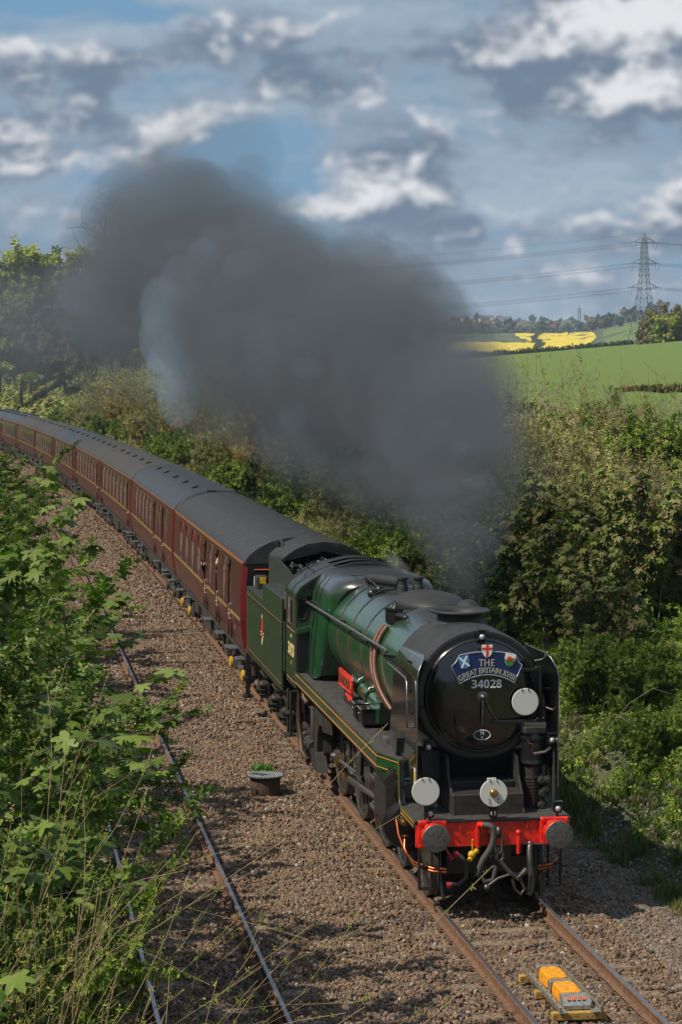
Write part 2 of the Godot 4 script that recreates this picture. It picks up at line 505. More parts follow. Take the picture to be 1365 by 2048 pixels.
# ---------------------------------------------------------------- setting
func sheet(rows: Array, cols_of: Callable, hf: Callable) -> ArrayMesh:
	# rows: depths; cols_of(z) -> array of world X; hf(x, z) -> height
	var vs := PackedVector3Array(); var idx := PackedInt32Array()
	var w := 0
	for z in rows:
		var cs: Array = cols_of.call(z)
		w = cs.size()
		for x in cs: vs.append(Vector3(x, hf.call(x, z), -z))
	for r in rows.size() - 1:
		for c in w - 1:
			var a := r * w + c
			idx.append_array([a, a + w, a + w + 1, a, a + w + 1, a + 1])
	var ns := PackedVector3Array(); ns.resize(vs.size())
	for i in range(0, idx.size(), 3):
		var n := (vs[idx[i + 2]] - vs[idx[i]]).cross(vs[idx[i + 1]] - vs[idx[i]])
		for k in 3: ns[idx[i + k]] += n
	for i in ns.size(): ns[i] = ns[i].normalized()
	var arr := []; arr.resize(Mesh.ARRAY_MAX)
	arr[Mesh.ARRAY_VERTEX] = vs; arr[Mesh.ARRAY_NORMAL] = ns; arr[Mesh.ARRAY_INDEX] = idx
	var m := ArrayMesh.new()
	m.add_surface_from_arrays(Mesh.PRIMITIVE_TRIANGLES, arr)
	return m

func build_ground():
	var rows := []
	var z := -40.0
	while z < 7000.0:
		rows.append(z)
		z += 1.0 if z < 80.0 else maxf(1.0, z * 0.022)
	var offs := []
	var c := 0.0
	while c < 4200.0:
		offs.append(c)
		c += 0.45 if c < 16.0 else maxf(0.5, c * 0.05)
	var cols := []
	for i in range(offs.size() - 1, 0, -1): cols.append(-offs[i])
	cols.append_array(offs)
	var cols_of := func(zz): return cols.map(func(o): return cl(zz) + o)
	var o := part("ground", sheet(rows, cols_of, ground_h), M.ground, self)
	tag(o, "", "", "", "structure")
	# ballast bed under both tracks
	var brow := []
	z = 8.0
	while z < 340.0:
		brow.append(z); z += 1.0 if z < 90.0 else 4.0
	var prof := [[-6.3, -0.56], [-5.75, -0.225], [-3.0, -0.215], [-1.6, -0.23], [1.55, -0.215], [2.6, -0.30], [3.3, -0.36], [3.6, -0.56]]
	var bc := func(zz): return prof.map(func(q): return cl(zz) + q[0] / cos(head(zz)))
	var bh := func(x, zz): return pl((x - cl(zz)) * cos(head(zz)), prof)
	tag(part("ballast_bed", sheet(brow, bc, bh), M.ballast_bed, self), "", "", "", "structure")
	scatter_stones()

func rock_mesh(sd: int) -> ArrayMesh:
	var r := RandomNumberGenerator.new(); r.seed = sd
	var s := IcosahedronPoints()
	var pts := []
	var sc := Vector3(r.randf_range(0.8, 1.25), r.randf_range(0.55, 0.85), r.randf_range(0.75, 1.1))
	for v in s: pts.append(v * sc * r.randf_range(0.75, 1.15))
	var mb := MB.new()
	for f in [[0, 11, 5], [0, 5, 1], [0, 1, 7], [0, 7, 10], [0, 10, 11], [1, 5, 9], [5, 11, 4], [11, 10, 2], [10, 7, 6], [7, 1, 8], [3, 9, 4], [3, 4, 2], [3, 2, 6], [3, 6, 8], [3, 8, 9], [4, 9, 5], [2, 4, 11], [6, 2, 10], [8, 6, 7], [9, 8, 1]]:
		mb.tri(pts[f[0]], pts[f[2]], pts[f[1]])
	return mb.mesh()
func IcosahedronPoints() -> Array:
	var t := (1.0 + sqrt(5.0)) / 2.0
	var o := []
	for v in [[-1, t, 0], [1, t, 0], [-1, -t, 0], [1, -t, 0], [0, -1, t], [0, 1, t], [0, -1, -t], [0, 1, -t], [t, 0, -1], [t, 0, 1], [-t, 0, -1], [-t, 0, 1]]:
		o.append(Vector3(v[0], v[1], v[2]).normalized())
	return o

# many copies of one mesh: xs are Transform3D, cs colours (linear)
func multi(nm: String, mesh: Mesh, xs: Array, cs: Array, m: Material, parent: Node) -> MultiMeshInstance3D:
	var mm := MultiMesh.new()
	mm.transform_format = MultiMesh.TRANSFORM_3D
	mm.use_colors = cs.size() > 0
	mm.mesh = mesh
	mm.instance_count = xs.size()
	var st := 16 if mm.use_colors else 12
	var b := PackedFloat32Array(); b.resize(xs.size() * st)
	for i in xs.size():
		var t: Transform3D = xs[i]
		var o := i * st
		b[o] = t.basis.x.x; b[o + 1] = t.basis.y.x; b[o + 2] = t.basis.z.x; b[o + 3] = t.origin.x
		b[o + 4] = t.basis.x.y; b[o + 5] = t.basis.y.y; b[o + 6] = t.basis.z.y; b[o + 7] = t.origin.y
		b[o + 8] = t.basis.x.z; b[o + 9] = t.basis.y.z; b[o + 10] = t.basis.z.z; b[o + 11] = t.origin.z
		if st == 16:
			var c: Color = cs[i]
			b[o + 12] = c.r; b[o + 13] = c.g; b[o + 14] = c.b; b[o + 15] = 1.0
	mm.buffer = b
	var mi := MultiMeshInstance3D.new()
	mi.name = nm if parent != self else uname(nm)
	mi.multimesh = mm
	mi.material_override = m
	mi.set_meta("kind", "stuff")
	parent.add_child(mi, true)
	return mi

func rbasis(r: RandomNumberGenerator, s: float) -> Basis:
	return Basis.from_euler(Vector3(r.randf() * TAU, r.randf() * TAU, r.randf() * TAU)).scaled(Vector3.ONE * s)

func scatter_stones():
	var r := RandomNumberGenerator.new(); r.seed = 77
	var xs := [[], [], [], []]; var cs := [[], [], [], []]
	var bands := [[21.0, 34.0, 520.0, 0.029], [34.0, 48.0, 420.0, 0.031], [48.0, 70.0, 190.0, 0.038], [70.0, 110.0, 70.0, 0.05], [110.0, 210.0, 28.0, 0.075]]
	for bd in bands:
		var cnt := int((bd[1] - bd[0]) * 9.6 * bd[2])
		for i in cnt:
			var z := r.randf_range(bd[0], bd[1])
			var l := r.randf_range(-6.2, 3.4)
			if z < 40.0 and l > (z - 21.5) * 0.24 + 2.2: continue       # right of the picture
			var y := -0.235 if l > -5.8 and l < 1.6 else lerpf(-0.24, -0.40, clampf((l - 1.6) / 1.8, 0, 1))
			if l < -5.8: y = -0.33
			var tr := absf(absf(l) - 0.753); var tl := absf(absf(l + 4.3) - 0.753)
			if tr < 0.09 or tl < 0.09: continue
			var near_rail := minf(tr, tl) < 0.2
			var big := (bd[3] as float) * r.randf_range(0.7, 1.45)
			var lift := gn.get_noise_2d(l * 3.0, z * 3.0) * 0.035 + r.randf_range(-0.005, 0.03)
			var fr := fposmod(z / 0.68, 1.0)
			if (absf(l) < 1.3 or absf(l + 4.3) < 1.3):
				if fr < 0.36 and r.randf() < 0.14: continue
				if near_rail: lift -= 0.02
			var k := r.randi() % 4
			var p := tp(z, l, y + lift + big * 0.3)
			xs[k].append(Transform3D(rbasis(r, big), p))
			var v := r.randf()
			var c := Color(0.150, 0.097, 0.066).lerp(Color(0.25, 0.164, 0.110), r.randf())
			if v < 0.22: c = Color(0.082, 0.064, 0.055)
			elif v > 0.965: c = Color(0.36, 0.34, 0.32)
			elif v > 0.90: c = Color(0.19, 0.168, 0.15)
			if l > 1.7: c = c.lerp(Color(0.24, 0.225, 0.21), r.randf_range(0.0, 0.75))
			elif absf(l) > 1.5 and absf(l + 4.3) > 1.4 and l > -4.0: c = c.lerp(Color(0.26, 0.19, 0.14), 0.25)
			cs[k].append(c * Color(0.93, 0.91, 0.86) * r.randf_range(0.75, 1.15))
	for k in 4:
		var o := multi("ballast_gravel", rock_mesh(50 + k), xs[k], cs[k], M.stones, self)
		tag(o, "brown crushed stone ballast between and beside the rails, pile of loose stones", "ballast", "ballast of the track bed")

func build_fields():
	var rows := []
	var z := 58.0
	while z < 905.0:
		rows.append(z); z += 8.0
	var c1 := func(zz):
		var o := []
		for i in 50:
			o.append(lerpf(cl(zz) + 13.0 if zz < 300.0 else lerpf(cl(300.0) + 13.0, -0.02 * zz, smoothstep(300, 420, zz)), maxf(0.26 * zz, cl(zz) + 20.0), i / 49.0))
		return o
	tag(part("grass_field", sheet(rows, c1, func(x, zz): return ground_h(x, zz) + 0.22), M.grass_field, self), "", "", "", "structure")
	# oilseed rape in flower on the hill beyond
	for f in [[1560.0, 2000.0, 0.050, 0.090, 0.0], [1750.0, 2330.0, 0.085, 0.1115, 0.35], [2080.0, 2480.0, 0.080, 0.100, 0.0]]:
		rows = []
		z = f[0]
		while z <= f[1]:
			rows.append(z); z += 20.0
		var c2 := func(zz):
			var o := []
			var t: float = (zz - f[0]) / (f[1] - f[0])
			var lo: float = f[2] + sin(t * PI) * -0.004 + f[4] * 0.02 * (t - 0.5)
			var hi: float = f[3] - (1.0 - sqrt(maxf(0.0, sin(clampf(t, 0.02, 0.98) * PI)))) * 0.012
			for i in 24: o.append(lerpf(lo, hi, i / 23.0) * zz)
			return o
		tag(part("rapeseed_field", sheet(rows, c2, func(x, zz): return ground_h(x, zz) + 1.2), M.rape_field, self), "", "", "", "structure")
	rows = []
	z = 1380.0
	while z <= 3900.0:
		rows.append(z); z += 30.0
	var c4 := func(zz):
		var o := []
		for i in 40: o.append(lerpf(-0.02, 0.165, i / 39.0) * zz)
		return o
	mat("hill_green", Color.WHITE, 0.95, 0, {"tex": "hillside", "scale": 0.004, "world": true})
	tag(part("hillside_fields", sheet(rows, c4, func(x, zz): return ground_h(x, zz) + 0.4), M.hill_green, self), "", "", "", "structure")
	rows = []
	z = 1620.0
	while z <= 2600.0:
		rows.append(z); z += 30.0
	var c3 := func(zz):
		var o := []
		for i in 20: o.append(lerpf(0.1145, 0.16, i / 19.0) * zz)
		return o
	tag(part("hill_pasture_field", sheet(rows, c3, func(x, zz): return ground_h(x, zz) + 0.8), M.grass_field, self), "", "", "", "structure")

# ---------------------------------------------------------------- track
func sweep(zs: Array, poly: Array, l0: float, y0: float) -> MB:
	var mb := MB.new()
	var prev: PackedVector3Array
	for i in zs.size():
		var q := PackedVector3Array()
		for p in poly: q.append(tp(zs[i], l0 + p.x, y0 + p.y))
		if i > 0: mb.band(prev, q)
		prev = q
	return mb

func build_track():
	var zs := []
	var z := 6.0
	while z < 330.0:
		zs.append(z); z += 2.0 if z < 80.0 else 5.0
	var rp := [Vector2(-0.07, -0.16), Vector2(0.07, -0.16), Vector2(0.07, -0.148), Vector2(0.012, -0.13), Vector2(0.009, -0.05), Vector2(0.035, -0.037), Vector2(0.0355, -0.006), Vector2(0.028, 0.0), Vector2(-0.028, 0.0), Vector2(-0.0355, -0.006), Vector2(-0.035, -0.037), Vector2(-0.009, -0.05), Vector2(-0.012, -0.13), Vector2(-0.07, -0.148)]
	var top := [Vector2(-0.024, 0.0), Vector2(0.024, 0.0), Vector2(0.024, 0.002), Vector2(-0.024, 0.002)]
	# one sleeper with chamfered upper edges
	var sm := MB.new()
	var sec := PackedVector2Array([Vector2(-0.14, -0.15), Vector2(0.14, -0.15), Vector2(0.105, 0.0), Vector2(-0.105, 0.0)])
	sm.prism(sec, -1.25, 1.25, Transform3D(Basis(Vector3.UP, PI / 2), Vector3.ZERO))
	var sleeper := sm.mesh()
	# one spring clip with its housing
	var cm := MB.new()
	cm.box(Vector3(0, 0.02, 0), Vector3(0.05, 0.05, 0.07), 0.012)
	cm.tube([Vector3(0.03, 0.045, -0.055), Vector3(0.005, 0.06, -0.05), Vector3(-0.045, 0.045, -0.03), Vector3(-0.055, 0.04, 0.01), Vector3(-0.02, 0.06, 0.045), Vector3(0.03, 0.05, 0.05), Vector3(0.055, 0.03, 0.01)], 0.010, 5)
	var clip := cm.mesh()
	var first := true
	for tr in [[0.0, "nearer-to-the-bank railway track that the steam train runs on", "rail_top"], [-4.3, "empty railway track beside the leafy saplings, left of the train", "rail_top"]]:
		var t := thing("railway_track", tr[1], "railway track", Transform3D(), "the two railway tracks")
		for s in [-1.0, 1.0]:
			var rl := part("rail", sweep(zs, rp, tr[0] + s * 0.753, 0.0), M.rust, t)
			part("running_surface", sweep(zs, top, tr[0] + s * 0.753 + 0.002, 0.0), M[tr[2]], rl)
		var zz := 20.4
		var k := 0
		var rest := []
		while k < 290:
			var sl := MeshInstance3D.new()
			sl.name = "sleeper"; sl.mesh = sleeper; sl.material_override = M.concrete
			t.add_child(sl, true)
			sl.transform = txf(zz, tr[0], -0.192 - rng.randf() * 0.018)
			for s in [-1.0, 1.0]:
				for e in [-1.0, 1.0]:
					if k < 62:
						var c := MeshInstance3D.new()
						c.name = "rail_clip"; c.mesh = clip; c.material_override = M.rust
						sl.add_child(c, true)
						c.position = Vector3(s * 0.753 + e * 0.115, 0.0, 0.0)
						c.rotation.y = 0.0 if e > 0 else PI
					elif k < 190:
						rest.append(sl.transform * Transform3D(Basis(), Vector3(s * 0.753 + e * 0.115, 0.0, 0.0)))
			zz += 0.68 * cos(head(zz))
			k += 1
		multi("rail_clips", clip, rest, [], M.rust, t)

# ---------------------------------------------------------------- trackside things
func build_trackside():
	# catchpit riser with slotted lid
	var z := 41.7; var l := -2.03
	var t := thing("catchpit", "brown corrugated catchpit riser with a grey slotted round lid standing in the ballast", "catchpit", txf(z, l, -0.22))
	var mb := MB.new()
	var pr := [Vector2(0.0, 0.27)]
	for i in 8:
		pr.append(Vector2(0.01 + i * 0.042, 0.285)); pr.append(Vector2(0.03 + i * 0.042, 0.27))
	mb.lathe(pr, Transform3D(Basis(Vector3.RIGHT, -PI / 2), Vector3.ZERO), 40, false)
	mat("riser_brown", lin(0.105, 0.068, 0.048), 0.75, 0, {"tex": "wear", "scale": 2.0})
	part("riser", mb, M.riser_brown, t)
	mat("lid_grey", lin(0.26, 0.30, 0.31), 0.7, 0, {"tex": "wear", "scale": 2.0})
	mat("slot_dark", lin(0.02, 0.025, 0.025), 0.9)
	mb = MB.new()
	mb.lathe([Vector2(0.335, 0.31), Vector2(0.345, 0.335), Vector2(0.375, 0.335)], Transform3D(Basis(Vector3.RIGHT, -PI / 2), Vector3.ZERO), 48)
	var lid := part("lid", mb, M.slot_dark, t)
	for i in 21:
		var x := -0.31 + i * 0.031
		var w := sqrt(maxf(0.0, 0.343 * 0.343 - x * x))
		var bm := MB.new()
		bm.box(Vector3(x, 0.372, 0), Vector3(0.017, 0.028, w * 2.0), 0.004)
		part("slat", bm, M.lid_grey, lid)
	# tuft of weed behind it
	var tuft_x := []; var tuft_c := []
	var r := RandomNumberGenerator.new(); r.seed = 5
	for i in 260:
		var a := r.randf() * TAU; var q := sqrt(r.randf()) * 0.22
		tuft_x.append(Transform3D(Basis(Vector3.UP, r.randf() * TAU) * Basis(Vector3.RIGHT, r.randf_range(-0.9, 0.9)) * Basis().scaled(Vector3(0.9, 1, 0.9) * r.randf_range(0.6, 1.2)), tp(44.0, -1.8, -0.2) + Vector3(cos(a) * q, r.randf() * 0.09, sin(a) * q)))
		tuft_c.append(Color(0.05, 0.16, 0.015).lerp(Color(0.12, 0.24, 0.03), r.randf()))
	var tf := multi("weed_tuft", leaf_simple(0.07, 0.022), tuft_x, tuft_c, M.leaf, self)
	tag(tf, "bright green tuft of weed growing in the ballast behind the catchpit", "weed")
	# yellow track magnet on its timbers
	t = thing("track_magnet", "yellow twin-block track magnet in a galvanised frame between the rails", "track magnet", txf(27.55, -0.07, -0.165))
	mat("galvanised", lin(0.34, 0.31, 0.26), 0.5, 0.5, {"tex": "wear", "scale": 2.0})
	mat("timber_yellow", lin(0.42, 0.27, 0.065), 0.75, 0, {"tex": "wear", "scale": 2.0})
	mat("amber", lin(0.80, 0.33, 0.01), 0.45, 0, {"tex": "soot", "scale": 2.0})
	for q in [[0.84, 0.66], [-0.12, 0.60], [-0.86, 0.66]]:
		mb = MB.new(); mb.box(Vector3(0, 0.045, q[0]), Vector3(q[1], 0.09, 0.10), 0.006)
		part("timber", mb, M.timber_yellow, t)
	for s in [-1.0, 1.0]:
		mb = MB.new()
		mb.box(Vector3(s * 0.20, 0.10, 0), Vector3(0.10, 0.012, 1.86), 0.003)
		mb.box(Vector3(s * 0.25, 0.135, 0), Vector3(0.010, 0.075, 1.86), 0.003)
		var rail := part("side_channel", mb, M.galvanised, t)
		for k in 7:
			mb = MB.new(); mb.ball(Vector3(s * 0.195, 0.115, -0.75 + k * 0.25), 0.02, 8)
			part("bolt", mb, M.galvanised, rail)
	for q in [-0.40, 0.28]:
		mb = MB.new()
		var rings := []
		for e in [[0.105, 0.0], [0.17, 0.0], [0.235, 0.012], [0.25, 0.035]]:
			var p := PackedVector3Array()
			for i in 24:
				var a2 := TAU * i / 24.0
				var hx: float = 0.145 - e[1]; var hz: float = 0.255 - e[1]
				var ca := cos(a2); var sa := sin(a2)
				p.append(Vector3(signf(ca) * pow(absf(ca), 0.35) * hx, e[0], q - signf(sa) * pow(absf(sa), 0.35) * hz))
			rings.append(p)
		mb.loft(rings, true, true, false)
		part("magnet_cover", mb, M.amber, t)
	mb = MB.new(); mb.box(Vector3(0, 0.17, -0.06), Vector3(0.29, 0.13, 0.13), 0.01)
	part("terminal_box", mb, M.galvanised, t)
	mb = MB.new(); mb.box(Vector3(0, 0.17, -0.72), Vector3(0.29, 0.15, 0.10), 0.01)
	part("end_box", mb, M.galvanised, t)
	mb = MB.new()
	mb.prism(PackedVector2Array([Vector2(0.56, 0.105), Vector2(0.80, 0.105), Vector2(0.80, 0.15), Vector2(0.70, 0.24), Vector2(0.56, 0.24)]), -0.165, 0.165, Transform3D(Basis(Vector3(0, 0, 1), Vector3(0, 1, 0), Vector3(-1, 0, 0)), Vector3.ZERO))
	mat("galv_bright", lin(0.42, 0.43, 0.43), 0.4, 0.6, {"tex": "wear", "scale": 2.0})
	var nose := part("sloping_nose", mb, M.galv_bright, t)
	for i in 4:
		mb = MB.new(); mb.box(Vector3(-0.09 + i * 0.06, 0.196, 0.752), Vector3(0.035, 0.004, 0.02), 0, Basis(Vector3.RIGHT, 0.73))
		part("slot", mb, M.slot_dark, nose)
	var tm := text_mesh("VORTOK", 0.05, 0.003)
	var tx := part("lettering", tm, M.orange, nose)
	tx.transform = Transform3D(Basis(Vector3.RIGHT, -0.84), Vector3(0, 0.219, 0.730))
	# cables lying on the ballast
	for q in [["black cable lying along the foot of the grassy bank right of the track", 2.64, 24.0, 46.0, -0.33, 0.014], ["thin black cable snaking across the ballast between the two tracks", -2.6, 24.2, 27.6, -0.175, 0.012]]:
		var pts := []
		for i in 40:
			var zz: float = lerpf(q[2], q[3], i / 39.0)
			if q[1] > 0: pts.append(tp(zz, q[1] + 0.05 * sin(i * 0.7), q[4] + 0.012 * sin(i * 1.7)))
			else: pts.append(tp(25.9 + 0.18 * sin(i * 0.28), lerpf(-4.9, -0.9, i / 39.0), q[4] + 0.01 * sin(i * 1.9)))
		mb = MB.new(); mb.tube(pts, q[5], 6)
		tag(part("cable", mb, M.rubber, self), q[0], "cable")

func text_mesh(s: String, h: float, d: float, bold := true, serif := false) -> ArrayMesh:
	var f := SystemFont.new()
	f.font_names = PackedStringArray(["Droid Serif" if serif else "Droid Sans"])
	f.font_weight = 700 if bold else 400
	var t := TextMesh.new()
	t.text = s
	t.font = f
	t.font_size = 64
	t.pixel_size = h / 46.0
	t.depth = d
	t.curve_step = 2.0
	var a := ArrayMesh.new()
	a.add_surface_from_arrays(Mesh.PRIMITIVE_TRIANGLES, t.get_mesh_arrays())
	return a

# ---------------------------------------------------------------- locomotive
# own axes: x to its left-hand bank side of the picture's right, y up from the rail, z forward; z = 0 at the buffer faces
const XR := Basis(Vector3(0, 0, -1), Vector3(0, 1, 0), Vector3(1, 0, 0))      # local z becomes world x

func vplate(poly: Array, z0: float, z1: float, s := 1.0) -> MB:      # polygon of (x, y), extruded along z
	var mb := MB.new()
	var p := PackedVector2Array()
	for q in poly: p.append(Vector2(q[0] * s, q[1]))
	mb.prism(p, z0, z1)
	return mb
func splate(poly: Array, x0: float, x1: float) -> MB:                # polygon of (z, y), extruded along x
	var mb := MB.new()
	var p := PackedVector2Array()
	for q in poly: p.append(Vector2(q[0], q[1]))
	mb.prism(p, x0, x1, Transform3D(Basis(Vector3(0, 0, 1), Vector3(0, 1, 0), Vector3(1, 0, 0)), Vector3.ZERO))
	return mb
func bx(c: Vector3, s: Vector3, b := 0.008) -> MB:
	var mb := MB.new(); mb.box(c, s, b); return mb
func tb(pts: Array, r, k := 8) -> MB:
	var mb := MB.new(); mb.tube(pts, r, k); return mb

func wheel(root: Node3D, x: float, y: float, z: float, r: float, spokes: int, face: float, nm := "wheel"):
	# face: +1 or -1, the side that looks outwards
	var mb := MB.new()
	var xf := Transform3D(XR, Vector3(x, y, z))
	mb.lathe([Vector2(-0.07 * face, r - 0.10), Vector2(-0.07 * face, r + 0.028), Vector2(-0.045 * face, r + 0.028), Vector2(-0.03 * face, r), Vector2(0.065 * face, r - 0.004), Vector2(0.065 * face, r - 0.07), Vector2(0.04 * face, r - 0.10)], xf, 40)
	var w := part(nm, mb, M.steel_dark, root)
	mb = MB.new()
	mb.lathe([Vector2(-0.05 * face, r - 0.09), Vector2(0.045 * face, r - 0.09), Vector2(0.045 * face, r - 0.16), Vector2(-0.05 * face, r - 0.16), Vector2(-0.05 * face, r - 0.09)], xf, 32)
	mb.lathe([Vector2(-0.08 * face, 0.02), Vector2(-0.08 * face, r * 0.24), Vector2(0.07 * face, r * 0.22), Vector2(0.08 * face, 0.02)], xf, 20)
	for i in spokes:
		var a := TAU * i / spokes + 0.2
		var d := Vector3(0, sin(a), cos(a))
		mb.tube([Vector3(x, y, z) + d * r * 0.2, Vector3(x, y, z) + d * (r - 0.12)], [r * 0.085, r * 0.06], 6, false)
	part("wheel_centre", mb, M.grime, w)

func build_locomotive():
	var o := thing("steam_locomotive", "green and black steam locomotive with smoke deflectors hauling the train towards the camera", "locomotive", txf(31.38, 0, 0))
	var mb: MB
	# ---- boiler, smokebox, firebox
	var cy := 2.87
	var greens := lin(0.016, 0.056, 0.022)
	mat("boiler_green", Color.WHITE, 0.32, 0, {"vc": true, "tex": "soot", "scale": 0.5, "coat": 0.6, "coat_rough": 0.14})
	var sootc := func(p: Vector3) -> Color:
		var k: float = smoothstep(cy + 0.42, cy + 0.86, p.y + gn.get_noise_3d(p.x * 6.0, p.y * 6.0, p.z * 2.5) * 0.16)
		return Color(0.017, 0.078, 0.028).lerp(Color(0.028, 0.0285, 0.03), k * 0.95)
	mb = MB.new(); mb.colf = sootc
	mb.lathe([Vector2(-10.8, 0.98), Vector2(-9.6, 0.98), Vector2(-8.4, 0.975), Vector2(-7.2, 0.965), Vector2(-6.0, 0.955), Vector2(-4.8, 0.945), Vector2(-3.12, 0.93)], Transform3D(Basis(), Vector3(0, cy, 0)), 64, false)
	part("boiler", mb, M.boiler_green, o)
	mat("lining_dark", lin(0.22, 0.10, 0.04), 0.5)
	for q in [[-8.55, 0.978], [-7.35, 0.968], [-6.1, 0.957], [-4.75, 0.946]]:
		mb = MB.new()
		mb.lathe([Vector2(q[0] - 0.03, q[1] + 0.001), Vector2(q[0] - 0.03, q[1] + 0.007), Vector2(q[0] + 0.03, q[1] + 0.007), Vector2(q[0] + 0.03, q[1] + 0.001)], Transform3D(Basis(), Vector3(0, cy, 0)), 64)
		part("boiler_band", mb, M.soot, o)
		for e in [-0.038, 0.038]:
			mb = MB.new()
			for sd in [-1.0, 1.0]:
				var pts := []
				for i in 15:
					var a: float = lerpf(-0.75, 0.62, i / 14.0)
					pts.append(Vector3(sd * cos(a) * (q[1] + 0.002), cy + sin(a) * (q[1] + 0.002), q[0] + e))
				mb.tube(pts, 0.0045, 4)
			part("lining", mb, M.lining_dark, o)
	mb = MB.new()
	mb.lathe([Vector2(-3.12, 0.80), Vector2(-3.12, 0.942), Vector2(-3.05, 0.948), Vector2(-1.32, 0.948), Vector2(-1.26, 0.93), Vector2(-1.25, 0.90), Vector2(-1.25, 0.79)], Transform3D(Basis(), Vector3(0, cy, 0)), 64, true)
	var sb := part("smokebox", mb, M.soot, o)
	for z in [-3.08, -1.36]:
		for i in 44:
			var a := TAU * i / 44.0
			if sin(a) < -0.3: continue
			mb = MB.new(); mb.lathe([Vector2(-0.002, 0.013), Vector2(0.008, 0.009), Vector2(0.011, 0.001)], Transform3D(Basis.looking_at(-Vector3(cos(a), sin(a), 0), Vector3.BACK), Vector3(cos(a) * 0.948, cy + sin(a) * 0.948, z)), 6)
			part("rivet", mb, M.soot, sb)
	# smokebox front ring and dished door
	mb = MB.new()
	mb.lathe([Vector2(-1.27, 0.935), Vector2(-1.235, 0.93), Vector2(-1.225, 0.90), Vector2(-1.225, 0.80)], Transform3D(Basis(), Vector3(0, cy, 0)), 64)
	part("smokebox_front", mb, M.black, o)
	mb = MB.new()
	mb.lathe([Vector2(-1.24, 0.83), Vector2(-1.20, 0.825), Vector2(-1.19, 0.80), Vector2(-1.17, 0.785), Vector2(-1.135, 0.68), Vector2(-1.105, 0.52), Vector2(-1.085, 0.34), Vector2(-1.075, 0.16), Vector2(-1.073, 0.002)], Transform3D(Basis(), Vector3(0, cy, 0)), 64, false)
	var door := part("smokebox_door", mb, M.black_gloss, o)
	mb = MB.new(); mb.lathe([Vector2(-1.18, 0.812), Vector2(-1.168, 0.805), Vector2(-1.168, 0.79), Vector2(-1.175, 0.785)], Transform3D(Basis(), Vector3(0, cy, 0)), 64, false)
	part("door_rim", mb, M.black, door)
	mb = MB.new(); mb.lathe([Vector2(-1.08, 0.085), Vector2(-1.05, 0.08), Vector2(-1.04, 0.045), Vector2(-1.0, 0.04), Vector2(-0.99, 0.03), Vector2(-0.97, 0.002)], Transform3D(Basis(), Vector3(0, cy + 0.0, 0)), 20)
	part("door_dart", mb, M.steel_dark, door)
	part("dart_handle", tb([Vector3(0, cy, -1.01), Vector3(-0.01, cy - 0.17, -1.0), Vector3(-0.012, cy - 0.40, -1.0)], [0.016, 0.014, 0.012]), M.steel_dark, door)
	part("dart_handle", tb([Vector3(0.01, cy, -1.03), Vector3(0.08, cy - 0.15, -1.02), Vector3(0.20, cy - 0.33, -1.02)], [0.016, 0.014, 0.012]), M.steel_dark, door)
	for q in [[3.24, 0.55, 0.80], [2.50, 0.12, 0.80]]:
		mb = MB.new()
		mb.box(Vector3((q[1] + q[2]) / 2, q[0], -1.10 if q[1] > 0.3 else -1.06), Vector3(q[2] - q[1], 0.055, 0.03), 0.008)
		mb.box(Vector3(0.86, q[0], -1.12), Vector3(0.16, 0.10, 0.05), 0.012)
		part("hinge_strap", mb, M.black, door)
	part("hinge_pin", tb([Vector3(0.86, 2.42, -1.10), Vector3(0.86, 3.30, -1.10)], 0.022), M.black, door)
	for q in [[-0.62, 3.02, 2.66], [-0.40, 2.62, 2.5]]:
		part("door_grab_handle", tb([Vector3(q[0], q[1], -1.14), Vector3(q[0], q[1], -1.09), Vector3(q[0], q[2], -1.07), Vector3(q[0], q[2], -1.12)], 0.011), M.black, door)
	# number on the door, shed plate
	var np := part("number_plate", bx(Vector3(0.055, 3.055, -1.062), Vector3(0.62, 0.155, 0.018), 0.004), M.black, door)
	var tx := part("number", text_mesh("34028", 0.118, 0.01), M.white_paint, np)
	tx.position = Vector3(0.055, 3.055, -1.048)
	mb = MB.new(); mb.lathe([Vector2(-1.085, 0.10), Vector2(-1.065, 0.10), Vector2(-1.063, 0.088)], Transform3D(Basis.from_scale(Vector3(1.25, 0.72, 1)), Vector3(0.0, cy - 0.555, -0.035)), 28)
	var sp := part("shed_plate", mb, M.black, door)
	mb = MB.new()
	var rp := []
	for i in 29: rp.append(Vector3(cos(TAU * i / 28.0) * 0.122, cy - 0.555 + sin(TAU * i / 28.0) * 0.070, -1.092))
	mb.tube(rp, 0.005, 4)
	part("shed_plate_rim", mb, M.white_paint, sp)
	tx = part("shed_code", text_mesh("71", 0.048, 0.006), M.white_paint, sp); tx.position = Vector3(0.0, cy - 0.533, -1.094)
	tx = part("shed_code", text_mesh("B", 0.036, 0.006), M.white_paint, sp); tx.position = Vector3(0.0, cy - 0.592, -1.094)
	# chimney
	mb = MB.new()
	var up := Basis(Vector3.RIGHT, -PI / 2)
	mb.lathe([Vector2(3.62, 0.52), Vector2(3.745, 0.40), Vector2(3.79, 0.345), Vector2(3.83, 0.335), Vector2(3.89, 0.335), Vector2(3.905, 0.36), Vector2(3.92, 0.445), Vector2(3.945, 0.455), Vector2(3.96, 0.44), Vector2(3.955, 0.40), Vector2(3.90, 0.30), Vector2(3.70, 0.27), Vector2(3.70, 0.002)], Transform3D(up, Vector3(0, 0, -2.72)), 48, false, 1.18)
	part("chimney", mb, M.soot, o)
	# dome casing, valves, pipes on the boiler top
	mb = MB.new(); mb.ball(Vector3(0.08, 3.77, -5.5), 1.0, 28, Vector3(0.56, 0.20, 1.05)); part("dome_casing", mb, M.soot, o)
	mb = MB.new(); mb.ball(Vector3(0.52, 3.72, -4.6), 0.20, 16, Vector3(1, 1, 1.6)); part("clack_cover", mb, M.soot, o)
